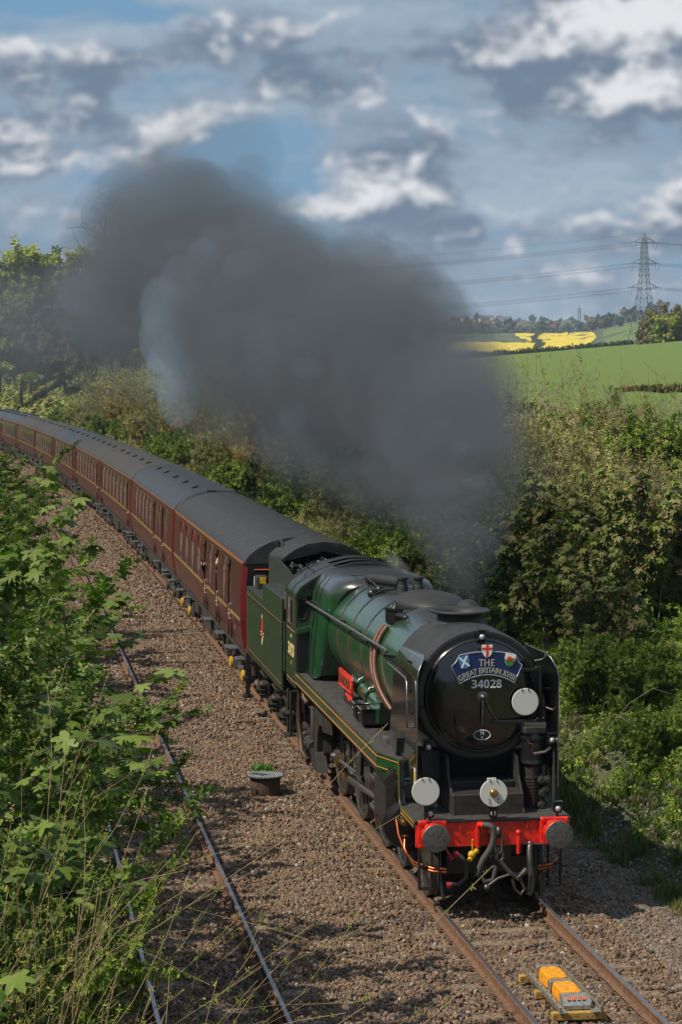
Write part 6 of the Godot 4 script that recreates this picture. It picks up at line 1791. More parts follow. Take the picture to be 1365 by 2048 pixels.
func grow(sd: int, o: Dictionary) -> Grown:
	var r := RandomNumberGenerator.new(); r.seed = sd
	var g := Grown.new(); g.mb = MB.new()
	var todo := []
	for i in o.stems:
		var a := r.randf() * TAU
		var lean: float = r.randf_range(0.0, o.lean)
		var d: Vector3 = (Vector3(cos(a) * lean, 1.0, sin(a) * lean) + o.get("bias", Vector3.ZERO)).normalized()
		todo.append([Vector3(cos(a), 0, sin(a)) * r.randf() * o.base, d, o.height * r.randf_range(0.72, 1.0), o.radius * r.randf_range(0.7, 1.0), 0])
	var levels: int = o.levels
	while todo.size() > 0:
		var b = todo.pop_back()
		var p: Vector3 = b[0]; var d: Vector3 = b[1]; var len: float = b[2]; var rad: float = b[3]; var lv: int = b[4]
		var n: int = 5 if lv == 0 else (4 if lv == 1 else 3)
		var pts := [p]; var rs := [rad]
		for i in n:
			d = (d + Vector3(r.randf_range(-1, 1), r.randf_range(-1, 1), r.randf_range(-1, 1)) * o.wob + Vector3.UP * (o.up if lv == 0 else o.get("up2", o.up))).normalized()
			p += d * len / n
			pts.append(p); rs.append(maxf(rad * (1.0 - 0.78 * (i + 1) / n), o.get("tip", 0.003)))
			if lv < levels and i >= (1 if lv > 0 else int(n * o.get("clear", 0.2))):
				for c in o.kids[lv]:
					var side := d.cross(Vector3(r.randf_range(-1, 1), r.randf_range(-1, 1), r.randf_range(-1, 1))).normalized()
					var ang: float = r.randf_range(o.ang[0], o.ang[1])
					todo.append([p - d * len / n * r.randf() * 0.8, (d * cos(ang) + side * sin(ang)).normalized(), len * r.randf_range(0.38, 0.62) * o.get("shrink", 1.0), rs[-1] * 0.6, lv + 1])
			if lv >= o.get("leaf_from", levels) or (i >= n - 1):
				for k in o.leaves: g.sites.append([p - d * len / n * r.randf(), d, float(lv) / maxf(levels, 1)])
		g.mb.tube(pts, rs, 5 if lv == 0 else (4 if lv == 1 else 3), false)
	return g

func palette(cols: Array, r: RandomNumberGenerator) -> Color:
	var c: Color = cols[r.randi() % cols.size()]
	return c * r.randf_range(0.75, 1.25)

func leaf_basis(d: Vector3, r: RandomNumberGenerator, droop: float, size: float) -> Basis:
	# blade points outwards and down by droop, its face turned up
	var a := r.randf() * TAU
	var out := (Vector3(cos(a), 0, sin(a)) + d * 0.5).normalized()
	out = (out + Vector3.DOWN * droop * r.randf_range(0.5, 1.5)).normalized()
	var up := (Vector3.UP + Vector3(r.randf_range(-0.5, 0.5), 0, r.randf_range(-0.5, 0.5))).normalized()
	var x := out.cross(up).normalized()
	if x.length() < 0.5: x = Vector3.RIGHT
	var n := x.cross(out).normalized()
	return Basis(x, out, n).scaled(Vector3.ONE * size)

var PROTO := {}
func proto(kind: String, sd: int, o: Dictionary, mesh: Mesh, cols: Array, size: Vector2, droop: float, bark: Material, leafm: Material, singles := 0) -> Node3D:
	var g := grow(sd, o)
	var n := Node3D.new()
	n.name = kind
	part("stem" if o.get("part", "") == "" else o.part, g.mb, bark, n)
	var r := RandomNumberGenerator.new(); r.seed = sd + 1000
	var xs := []; var cs := []
	var top := 0.1; var wide := 0.1
	for s in g.sites:
		top = maxf(top, s[0].y); wide = maxf(wide, Vector2(s[0].x, s[0].z).length())
	n.set_meta("size", Vector2(wide, top))
	for s in g.sites:
		var sz := r.randf_range(size.x, size.y)
		var b: Basis
		if droop >= 0.0: b = leaf_basis(s[1], r, droop, sz)
		else:
			var d: Vector3 = (s[1] + Vector3(r.randf_range(-1, 1), r.randf_range(-0.6, 1), r.randf_range(-1, 1)) * 0.8).normalized()
			var x := d.cross(Vector3(r.randf_range(-1, 1), r.randf_range(-1, 1), r.randf_range(-1, 1))).normalized()
			b = Basis(x, d, x.cross(d)).scaled(Vector3.ONE * sz)
		xs.append(Transform3D(b, s[0]))
		cs.append(palette(cols, r))
	if singles > 0:
		# the leaves near the viewer's side that can be picked apart are parts of their own
		var shades := []
		for i in 5:
			shades.append(mat("leaf_shade_%d_%s" % [i, kind], palette(cols, r).linear_to_srgb(), 0.45, 0, {"back": Color(0.55, 0.75, 0.25), "spec": 0.35}))
		var order := range(xs.size())
		order.sort_custom(func(a, b): return xs[a].origin.y > xs[b].origin.y)
		var keep := {}
		for i in mini(singles, order.size()): keep[order[i]] = true
		var x2 := []; var c2 := []
		for i in xs.size():
			if keep.has(i):
				var m := MeshInstance3D.new()
				m.name = "leaf"; m.mesh = mesh; m.material_override = shades[i % 5]
				n.add_child(m, true); m.transform = xs[i]
			else:
				x2.append(xs[i]); c2.append(cs[i])
		xs = x2; cs = c2
	if xs.size() > 0: multi("leaves", mesh, xs, cs, leafm, n)
	return n

func plant(kind: String, nm: String, z: float, l: float, sc, label: String, cat: String, group := "", sink := 0.05) -> Node3D:
	var c: Node3D = PROTO[kind].duplicate()
	c.name = uname(nm)
	add_child(c, true)
	var p := tp(z, l, 0)
	p.y = ground_h(p.x, -p.z) - sink
	var b := Basis(Vector3.UP, fposmod(z * 7.31 + l * 3.7, TAU) if kind != "budding" else fposmod(z, 0.5))
	if sc is Vector2:                   # wanted radius and height
		var have: Vector2 = c.get_meta("size")
		b = b.scaled(Vector3(sc.x * 1.7 / have.x, sc.y / have.y, sc.x * 1.7 / have.x))
	else: b = b.scaled(Vector3.ONE * sc)
	c.transform = Transform3D(b, p)
	tag(c, label, cat, group)
	return c

func sbasis(r: RandomNumberGenerator, s: float) -> Basis:       # upright sprays, leaning down the slope
	return (Basis(Vector3(0, 0, 1), 0.45 + r.randf_range(-0.7, 0.7)) * Basis(Vector3.RIGHT, r.randf_range(-0.6, 0.6)) * Basis(Vector3.UP, r.randf() * TAU)).scaled(Vector3.ONE * s)

func build_vegetation():
	var maple := leaf_maple()
	var green := [Color(0.10, 0.155, 0.026), Color(0.13, 0.19, 0.034), Color(0.075, 0.12, 0.022), Color(0.16, 0.215, 0.048)]
	var olive := [Color(0.20, 0.21, 0.06), Color(0.20, 0.18, 0.07), Color(0.17, 0.21, 0.05), Color(0.21, 0.165, 0.09), Color(0.14, 0.18, 0.04), Color(0.24, 0.26, 0.07)]
	var lime := [Color(0.18, 0.245, 0.032), Color(0.23, 0.30, 0.045), Color(0.13, 0.195, 0.026), Color(0.09, 0.14, 0.02)]
	var dark := [Color(0.03, 0.07, 0.018), Color(0.045, 0.09, 0.02), Color(0.025, 0.055, 0.015), Color(0.07, 0.12, 0.03)]
	var budy := [Color(0.27, 0.29, 0.05), Color(0.20, 0.26, 0.04), Color(0.30, 0.26, 0.07)]
	var brown := [Color(0.20, 0.125, 0.055), Color(0.22, 0.13, 0.05), Color(0.16, 0.115, 0.05), Color(0.12, 0.12, 0.04)]
	var khaki := [Color(0.26, 0.255, 0.075), Color(0.20, 0.225, 0.055), Color(0.30, 0.25, 0.11), Color(0.16, 0.20, 0.045)]
	var gold := [Color(0.45, 0.24, 0.02), Color(0.15, 0.16, 0.04), Color(0.19, 0.16, 0.05), Color(0.12, 0.14, 0.035), Color(0.16, 0.14, 0.05)]
	var small := leaf_spray(9, 0.42, 0.27, 1)
	var fine := leaf_spray(7, 0.30, 0.24, 2)
	var needle := leaf_spray(14, 0.40, 0.07, 3)
	var clump := leaf_spray(12, 0.50, 0.26, 4)
	# ---- prototypes (about unit size in metres as grown)
	var syc := {"stems": 3, "lean": 0.35, "base": 0.3, "height": 3.6, "radius": 0.035, "levels": 2, "kids": [2, 2], "ang": [0.5, 1.05], "wob": 0.12, "up": 0.08, "up2": 0.16, "leaves": 3, "leaf_from": 1, "clear": 0.3, "shrink": 0.85}
	PROTO.syc_green = proto("sycamore_sapling", 11, syc, maple, green, Vector2(0.08, 0.145), 0.9, M.bark, M.leaf)
	PROTO.syc_green2 = proto("sycamore_sapling", 12, syc, maple, green, Vector2(0.075, 0.14), 1.0, M.bark, M.leaf)
	PROTO.syc_near = proto("sycamore_sapling_near", 13, syc, maple, green, Vector2(0.085, 0.15), 1.0, M.bark, M.leaf, 230)
	var syo := syc.duplicate(); syo.leaves = 4; syo.height = 3.4; syo.stems = 5
	PROTO.syc_olive = proto("sycamore_sapling", 14, syo, maple, olive, Vector2(0.17, 0.29), 0.8, M.bark_pale, M.leaf)
	PROTO.syc_olive2 = proto("sycamore_sapling", 15, syo, maple, olive, Vector2(0.16, 0.28), 0.9, M.bark_pale, M.leaf)
	var bush := {"stems": 8, "lean": 0.8, "base": 0.35, "height": 1.9, "radius": 0.02, "levels": 2, "kids": [2, 2], "ang": [0.4, 1.0], "wob": 0.16, "up": 0.06, "leaves": 3, "leaf_from": 1, "clear": 0.1}
	PROTO.bush_lime = proto("leafy_shrub", 21, bush, small, lime, Vector2(0.12, 0.22), -1, M.twig, M.leaf)
	PROTO.bush_lime2 = proto("leafy_shrub", 22, bush, small, lime, Vector2(0.12, 0.22), -1, M.twig, M.leaf)
	PROTO.bush_dark = proto("dark_shrub", 23, bush, small, dark, Vector2(0.14, 0.24), -1, M.twig, M.leaf)
	PROTO.bush_khaki = proto("khaki_shrub", 24, bush, fine, khaki, Vector2(0.14, 0.26), -1, M.twig, M.leaf_dry)
	PROTO.bush_brown = proto("brown_shrub", 25, bush, needle, brown, Vector2(0.14, 0.26), -1, M.twig, M.leaf_dry)
	PROTO.gorse = proto("gorse_bush", 26, bush, needle, gold, Vector2(0.12, 0.22), -1, M.twig, M.leaf_dry)
	var hedge_tall := {"stems": 7, "lean": 0.42, "base": 0.4, "height": 4.6, "radius": 0.028, "levels": 2, "kids": [2, 2], "ang": [0.5, 1.1], "wob": 0.13, "up": 0.05, "leaves": 5, "leaf_from": 1, "clear": 0.2, "shrink": 0.7}
	PROTO.tall_lime = proto("hawthorn_shrub", 31, hedge_tall, small, lime, Vector2(0.10, 0.18), -1, M.twig, M.leaf)
	PROTO.tall_green = proto("elder_shrub", 32, hedge_tall, small, green, Vector2(0.12, 0.22), -1, M.twig, M.leaf)
	var bud := {"stems": 20, "bias": Vector3(0.42, 0, -0.10), "lean": 0.5, "base": 0.5, "height": 4.4, "radius": 0.011, "levels": 2, "kids": [2, 1], "ang": [0.3, 0.75], "wob": 0.13, "up": 0.02, "leaves": 3, "leaf_from": 0, "clear": 0.25, "shrink": 1.0, "tip": 0.002}
	PROTO.budding = proto("budding_shrub", 33, bud, fine, budy, Vector2(0.05, 0.10), -1, M.twig, M.leaf)
	var bare := {"stems": 9, "lean": 0.55, "base": 0.5, "height": 3.0, "radius": 0.022, "levels": 2, "kids": [2, 2], "ang": [0.3, 0.85], "wob": 0.14, "up": 0.03, "leaves": 1, "leaf_from": 1, "clear": 0.2, "tip": 0.004}
	PROTO.bare = proto("bare_shrub", 41, bare, fine, budy, Vector2(0.07, 0.15), -1, M.bark_pale, M.leaf)
	PROTO.bare2 = proto("bare_shrub", 42, bare, fine, khaki, Vector2(0.09, 0.18), -1, M.bark_pale, M.leaf)
	var poles := {"stems": 12, "lean": 0.16, "base": 0.7, "height": 4.2, "radius": 0.028, "levels": 1, "kids": [1], "ang": [0.3, 0.7], "wob": 0.05, "up": 0.05, "leaves": 3, "leaf_from": 1, "clear": 0.35, "shrink": 0.7}
	PROTO.poles = proto("pole_thicket", 43, poles, small, khaki, Vector2(0.09, 0.18), -1, M.bark_pale, M.leaf)
	# ---- right-hand bank, up the slope from the ballast
	var right := [
		["syc_olive", "sycamore_sapling", 49.0, 5.2, 0.74, "olive-leaved sycamore sapling, nearest one behind the engine's right smoke deflector"],
		["syc_olive2", "sycamore_sapling", 47.6, 5.9, 0.72, "olive-brown sycamore sapling in the middle of the right bank's sycamore clump"],
		["syc_olive", "sycamore_sapling", 51.0, 6.6, 0.72, "olive-brown sycamore at the upper edge of the clump, below the gorse and twigs"],
		["syc_olive2", "sycamore_sapling", 45.4, 5.1, 0.62, "low olive sycamore sapling overhanging the brambles right of the engine"],
		["syc_olive", "sycamore_sapling", 46.4, 6.6, 0.70, "olive sycamore at the right end of the sycamore clump beside dead brown stalks"],
		["syc_olive2", "sycamore_sapling", 52.6, 5.8, 0.72, "olive sycamore sapling at the back of the clump, beside the pale poles"],
		["syc_green", "sycamore_sapling", 54.0, 4.4, 0.75, "bright green sycamore sapling half veiled by smoke above the chimney"],
		["syc_green2", "sycamore_sapling", 57.0, 5.6, 0.85, "green sycamore just left of the pale pole thicket, edge of the smoke"],
		["poles", "pole_thicket", 53.2, 6.2, 0.85, "thicket of pale upright poles with few leaves left of the olive sycamores"],
		["poles", "pole_thicket", 56.0, 7.0, 0.78, "second thicket of pale upright poles, higher up under the bank's top edge"],
		["bush_dark", "dark_shrub", 52.5, 4.2, 1.0, "dark green glossy shrub low on the bank right of the chimney"],
		["bush_dark", "dark_shrub", 50.5, 4.0, 0.75, "small dark grey-green shrub between chimney and olive sycamores"],
		["gorse", "gorse_bush", 60.0, 8.8, 0.95, "gorse bush with orange-yellow flowers on the bank's top edge against the green field"],
		["gorse", "gorse_bush", 57.0, 7.8, 0.75, "gorse bush dotted with golden flowers just above the olive sycamores"],
		["gorse", "gorse_bush", 62.5, 7.2, 0.85, "gorse bush with amber flowers at the edge of the smoke, top of the bank"],
		["bush_brown", "brown_shrub", 59.0, 9.4, 1.0, "dead brown brushy shrub rising in front of the green field"],
		["bush_brown", "brown_shrub", 46.5, 7.6, 0.85, "reddish-brown dead bracken clump at the picture's right edge above the brambles"],
		["bush_brown", "brown_shrub", 59.2, 8.0, 0.7, "brown withered shrub left of the gorse on the top edge"],
		["bare", "bare_shrub", 55.0, 9.3, 1.0, "bare grey-twigged shrub, topmost at the right edge with twigs over the field"],
		["bare2", "bare_shrub", 54.0, 8.6, 0.9, "pale leafless shrub with arching branches under the right-hand top edge"],
		["bare", "bare_shrub", 52.0, 7.8, 0.72, "pale twiggy shrub with yellow buds above the olive sycamores, right side"],
		["bare2", "bare_shrub", 49.5, 7.5, 0.7, "bare silvery shrub at the right edge midway up the bank"],
		["bare", "bare_shrub", 61.5, 8.4, 1.05, "thin bare sapling standing at the smoke's edge before the green field"],
		["bush_lime", "leafy_shrub", 55.0, 8.8, 0.8, "yellow-green leafing shrub high on the right bank among bare twigs"],
		["bush_lime2", "leafy_shrub", 53.0, 7.2, 0.85, "lime-green leafing shrub tucked above the sycamore clump"],
		["bush_lime", "leafy_shrub", 41.0, 4.9, 0.6, "lime-green bramble mound at the right edge beside the ballast"],
		["bush_lime2", "leafy_shrub", 43.5, 4.7, 0.6, "leafy bramble mound under the olive sycamores, right of the engine front"],
		["bush_khaki", "khaki_shrub", 51.0, 8.2, 0.8, "khaki dry shrub at the right edge under the bare twigs"],
		["bush_khaki", "khaki_shrub", 52.6, 8.0, 1.15, "dense olive-khaki shrub in the middle of the right bank's top edge"],
		["bush_khaki", "khaki_shrub", 55.6, 8.5, 1.2, "olive-khaki shrub on the top edge left of the dead brown one"],
		["bush_lime2", "leafy_shrub", 58.2, 8.8, 1.2, "leafy olive-green shrub topping the bank against the field, left part"],
		["bush_khaki", "khaki_shrub", 50.2, 7.8, 1.1, "olive-khaki shrub at the right edge below the arching bare branches"],
		["bush_lime", "leafy_shrub", 53.0, 9.1, 1.15, "leafy yellowish shrub at the top right corner of the bank"],
		["bush_khaki", "khaki_shrub", 61.0, 7.8, 1.1, "olive-khaki shrub at the bank top beside the smoke's edge"],
		["bush_lime", "leafy_shrub", 50.0, 6.9, 0.8, "yellow-green shrub growing between the sycamores and the bare twigs"],
		["bush_lime2", "leafy_shrub", 56.5, 6.6, 0.9, "fresh green shrub above the pole thicket near the smoke"],
		["bush_lime", "leafy_shrub", 48.0, 7.3, 0.75, "fresh green shrub at the right edge above the dead bracken"],
		["bush_lime2", "leafy_shrub", 59.5, 7.3, 0.9, "green shrub at the bank top where the smoke thins out"],
		["bush_lime", "leafy_shrub", 38.5, 4.3, 0.5, "small green bramble mound right beside the engine's shadow"],
		["bush_khaki", "khaki_shrub", 59.0, 6.4, 0.95, "khaki shrub behind the green sycamore in the smoke"]]
	for e in right: plant(e[0], e[1], e[2], e[3], e[4], e[5], "sapling" if e[1].begins_with("syc") else "shrub", "shrubs on the right-hand bank")
	# ---- the bank behind the train, from the engine back to the far bend
	var names := ["tender", "first coach", "second coach", "third coach", "fourth coach", "fifth coach", "sixth coach", "seventh coach", "eighth coach"]
	var zb := [56.0, 66.0, 78.0, 98.0, 118.0, 138.0, 157.0, 177.0, 200.0]
	var looks := [
		[["bush_khaki", "khaki_shrub", 3.9, 0.85, "low khaki shrub close behind the %s roof"], ["bush_khaki", "khaki_shrub", 5.6, 1.0, "olive-khaki shrub halfway up the bank behind the %s"], ["bush_khaki", "khaki_shrub", 8.0, 1.2, "tall khaki shrub at the bank top behind the %s"], ["bare2", "bare_shrub", 6.8, 0.9, "thin twiggy olive shrub midway up behind the %s"]],
		[["bush_lime", "leafy_shrub", 4.4, 1.0, "fresh green shrub low on the bank behind the %s"], ["gorse", "gorse_bush", 6.0, 1.1, "orange-tinged gorse on the bank behind the %s"], ["bare2", "bare_shrub", 7.8, 1.2, "bare twiggy shrub at the bank top behind the %s"], ["bush_dark", "dark_shrub", 5.2, 0.85, "small dark shrub tucked behind the %s"]]]
	var extra := RandomNumberGenerator.new(); extra.seed = 4
	for i in names.size():
		var set_: Array = looks[i % 2]
		for q in set_:
			plant(q[0], q[1], zb[i] + extra.randf_range(-5, 5), q[2] + extra.randf_range(-0.3, 0.3), q[3] * (1.0 + i * 0.05), q[4] % names[i], "shrub", "shrubs behind the train")
		var set2: Array = looks[(i + 1) % 2]
		for q in [set2[0], set2[2]]:
			plant(q[0], q[1], zb[i] + 8.0 + extra.randf_range(-3, 3), q[2] + extra.randf_range(-0.3, 0.3), q[3] * (1.0 + i * 0.05), (q[4] % names[i]).replace("behind the " + names[i], "behind the rear end of the " + names[i]), "shrub", "shrubs behind the train")
	plant("bush_lime2", "leafy_shrub", 82.0, 4.6, 1.5, "big rounded bright green bush on the bank behind the second coach's front end", "shrub", "shrubs behind the train")
	plant("gorse", "gorse_bush", 101.0, 6.0, 2.0, "large orange-brown gorse thicket on the bank under the smoke's pale streak", "shrub", "shrubs behind the train")
	# ---- saplings and shrubs on the left bank beside the bridge, nearest first
	var left := [
		["syc_near", "sycamore_sapling", 7.6, -7.6, Vector2(1.0, 5.15), "sycamore sapling with big lit leaves in the bottom-left corner, nearest the camera"],
		["syc_near", "sycamore_sapling", 10.4, -7.6, Vector2(1.3, 5.1), "large-leaved green sycamore sapling, second nearest on the left bank"],
		["budding", "budding_shrub", 9.0, -7.9, 0.70, "thin budding shrub with long straw-coloured twigs at the lower left"],
		["budding", "budding_shrub", 11.2, -8.0, 0.72, "straw-twigged budding shrub reaching across the left rail"],
		["tall_lime", "hawthorn_shrub", 12.2, -7.6, Vector2(1.2, 4.4), "lime-leaved hawthorn shrub leaning over the left rail at lower left"],
		["tall_green", "elder_shrub", 15.2, -7.6, Vector2(1.25, 4.6), "mid-green elder shrub behind the straw-twigged shrubs"],
		["syc_green", "sycamore_sapling", 16.0, -7.6, Vector2(1.85, 4.7), "green sycamore sapling whose leafy sprig hangs above the left rail"],
		["tall_lime", "hawthorn_shrub", 18.2, -7.6, Vector2(1.45, 4.3), "light green hawthorn left of the catchpit, third shrub from the corner"],
		["syc_green2", "sycamore_sapling", 20.0, -7.6, Vector2(1.9, 4.5), "sycamore sapling with drooping leaves level with the catchpit"],
		["tall_green", "elder_shrub", 22.5, -7.6, Vector2(2.0, 4.3), "elder shrub of dense mid-green leaves above the left rail"],
		["syc_green", "sycamore_sapling", 25.0, -7.6, Vector2(2.15, 4.6), "sycamore sapling with pale sunlit leaf tops in the middle of the left bank"],
		["tall_lime", "hawthorn_shrub", 27.5, -7.6, Vector2(2.3, 4.0), "bright lime hawthorn spray standing out over the ballast at the left"],
		["budding", "budding_shrub", 13.8, -8.0, 0.72, "budding twig shrub deep in the left thicket beside the sycamore"],
		["syc_green2", "sycamore_sapling", 29.0, -8.2, Vector2(1.6, 6.1), "tallest sycamore sapling of the left bank, topping the others at the left edge"],
		["tall_lime", "hawthorn_shrub", 14.0, -7.9, Vector2(1.35, 5.2), "lime-green hawthorn rising behind the straw-twigged shrubs at the left edge"],
		["tall_green", "elder_shrub", 19.0, -8.0, Vector2(1.9, 5.2), "elder shrub at the left edge midway up the picture"],
		["tall_lime", "hawthorn_shrub", 31.0, -7.6, Vector2(2.2, 4.2), "light green hawthorn beside the left rail opposite the tender"],
		["syc_green2", "sycamore_sapling", 33.5, -7.6, Vector2(2.1, 4.5), "sycamore sapling on the left bank opposite the engine's cab"],
		["tall_green", "elder_shrub", 37.0, -7.6, Vector2(2.2, 4.2), "elder shrub on the left bank opposite the first coach's front"],
		["tall_lime", "hawthorn_shrub", 41.0, -7.6, Vector2(2.1, 4.4), "lime-green hawthorn on the left bank opposite the first coach"],
		["syc_green", "sycamore_sapling", 45.0, -7.6, Vector2(2.1, 4.8), "tall sycamore at the left edge opposite the second coach"],
		["tall_green", "elder_shrub", 50.0, -7.6, Vector2(2.0, 4.6), "elder shrub at the left edge opposite the second coach's rear"],
		["tall_lime", "hawthorn_shrub", 55.0, -7.6, Vector2(2.0, 4.7), "small-leaved hawthorn at the left edge where the left rail disappears"],
		["syc_green2", "sycamore_sapling", 60.0, -7.6, Vector2(2.0, 5.4), "sycamore at the left edge below the last coaches, large dark leaves"],
		["tall_green", "elder_shrub", 66.0, -7.6, Vector2(1.9, 5.0), "farthest elder shrub of the left bank, under the rearmost coaches"]]
	# taller trees up the left slope, which shade the left-hand track
	plant("tall_lime", "hawthorn_tree", 23.0, -10.6, Vector2(1.5, 8.6), "tall hawthorn up the left slope that shades the ballast at the bottom of the picture", "tree", "saplings and shrubs on the left bank")
	for e in left: plant(e[0], e[1], e[2], e[3], e[4], e[5], "sapling" if e[1].begins_with("syc") else "shrub", "saplings and shrubs on the left bank")
	# ---- ground cover
	var r := RandomNumberGenerator.new(); r.seed = 91
	var xs := []; var cs := []
	for i in 38000:
		var z := r.randf_range(33.0, 76.0)
		var l := 3.3 + pow(r.randf(), 0.8) * 7.2
		if l < 4.3 and r.randf() < 0.55: continue
		var p := tp(z, l, 0); p.y = ground_h(p.x, -p.z)
		var m := gn.get_noise_2d(p.x * 1.6 + 50.0, p.z * 1.6)
		if m < -0.35: continue
		p.y += r.randf() * (0.25 + maxf(m, 0.0) * 0.9)
		xs.append(Transform3D(sbasis(r, r.randf_range(0.13, 0.27)), p))
		cs.append(palette(lime if r.randf() < 0.7 else (green if r.randf() < 0.5 else olive), r) * 1.15)
	tag(multi("bramble_cover", small, xs, cs, M.leaf, self), "low tangle of green brambles covering the lower right bank", "brambles")
	xs = []; cs = []
	for i in 30000:
		var z := r.randf_range(62.0, 320.0)
		var l := r.randf_range(3.2, 13.0)
		var p := tp(z, l, 0); p.y = ground_h(p.x, -p.z) + r.randf() * 0.6
		xs.append(Transform3D(sbasis(r, r.randf_range(0.25, 0.55) * (1.0 + z / 260.0)), p))
		cs.append(palette(khaki if r.randf() < 0.5 else (brown if r.randf() < 0.15 else lime), r))
	for i in 16000:
		var z := r.randf_range(50.0, 330.0)
		var l := -6.6 - r.randf() * 16.0
		var p := tp(z, l, 0); p.y = ground_h(p.x, -p.z) + r.randf() * 0.5
		xs.append(Transform3D(sbasis(r, r.randf_range(0.3, 0.6) * (1.0 + z / 260.0)), p))
		cs.append(palette(khaki if r.randf() < 0.3 else lime, r))
	tag(multi("scrub_cover", clump, xs, cs, M.leaf_dry, self), "khaki and green scrub covering the long banks either side of the train", "scrub")
	xs = []; cs = []
	for i in 11000:
		var z := r.randf_range(31.0, 62.0)
		var l := 2.75 + pow(r.randf(), 1.3) * 2.6
		var p := tp(z, l, 0); p.y = ground_h(p.x, -p.z) - 0.01
		if gn.get_noise_2d(p.x * 2.0, p.z * 2.0) < -0.12: continue
		xs.append(Transform3D(Basis(Vector3.UP, r.randf() * TAU).scaled(Vector3.ONE * r.randf_range(0.12, 0.34)), p))
		cs.append(palette([Color(0.12, 0.18, 0.035), Color(0.15, 0.20, 0.045), Color(0.25, 0.20, 0.10), Color(0.09, 0.14, 0.03)], r))
	tag(multi("bank_grass", grass_tuft(7), xs, cs, M.leaf, self), "grass growing along the foot of the right-hand bank", "grass")
	xs = []; cs = []
	for i in 16000:
		var z := r.randf_range(6.0, 75.0)
		var l := -6.3 - r.randf() * 3.2
		var p := tp(z, l, 0); p.y = ground_h(p.x, -p.z) + r.randf() * 1.0 * clampf((-6.2 - l), 0.1, 1.0)
		xs.append(Transform3D(sbasis(r, r.randf_range(0.16, 0.34)), p))
		cs.append(palette(green if r.randf() < 0.6 else lime, r))
	tag(multi("undergrowth", small, xs, cs, M.leaf, self), "low undergrowth of small leaves beneath the left-hand saplings", "undergrowth")
	# long dead bramble stems arching on the right bank
	var spots := []
	for i in 16: spots.append(Vector2(r.randf_range(36.0, 47.0), r.randf_range(4.2, 6.6)))
	spots.sort_custom(func(u, v): return u.y < v.y)
	var ordw := ["lowest", "second lowest", "third lowest", "fourth lowest", "fifth lowest", "sixth lowest", "seventh lowest", "eighth lowest", "eighth highest", "seventh highest", "sixth highest", "fifth highest", "fourth highest", "third highest", "second highest", "highest"]
	for i in 16:
		var z: float = spots[i].x; var l: float = spots[i].y
		var p := tp(z, l, 0); p.y = ground_h(p.x, -p.z)
		var a := r.randf_range(-0.6, 3.6)
		var d := Vector3(cos(a), 0, sin(a)) * r.randf_range(0.5, 1.1)
		var h := r.randf_range(0.4, 1.0)
		tag(part("bramble_stem", tb([p, p + d * 0.3 + Vector3(0, h, 0), p + d * 0.8 + Vector3(0, h * 1.25, 0), p + d * 1.4 + Vector3(0, h * 0.9, 0), p + d * 1.9 + Vector3(0, h * 0.3, 0)], [0.007, 0.0065, 0.006, 0.005, 0.003], 5), M.bark_pale, self), "pale arching dead bramble stem, " + ordw[i] + " rooted on the lower right bank", "bramble stem", "dead bramble stems on the right bank")
	# chalky stones at the foot of the right bank
	xs = []; cs = []
	for i in 5000:
		var z := r.randf_range(28.0, 46.0); var l := r.randf_range(2.5, 4.6)
		var p := tp(z, l, 0); p.y = maxf(ground_h(p.x, -p.z), -0.40 if l < 3.4 else -9.0) + r.randf() * 0.02
		xs.append(Transform3D(rbasis(r, r.randf_range(0.012, 0.045)), p))
		cs.append(Color(0.22, 0.205, 0.185) * r.randf_range(0.5, 1.3))
	tag(multi("pale_stones", rock_mesh(70), xs, cs, M.stones, self), "loose pale grey stones scattered along the foot of the right bank", "stones")

# ---------------------------------------------------------------- far things
func at_ground(x: float, z: float, sink := 0.0) -> Vector3:
	return Vector3(x, ground_h(x, z) - sink, -z)

func far_tree(kind: String, nm: String, x: float, z: float, sc: float, label: String, group: String, yaw := 0.0, sink := 0.3) -> Node3D:
	var c: Node3D = PROTO[kind].duplicate()
	c.name = uname(nm)
	add_child(c, true)
	c.transform = Transform3D(Basis(Vector3.UP, yaw).scaled(Vector3.ONE * sc), at_ground(x, z, sink))
	return tag(c, label, "tree", group)

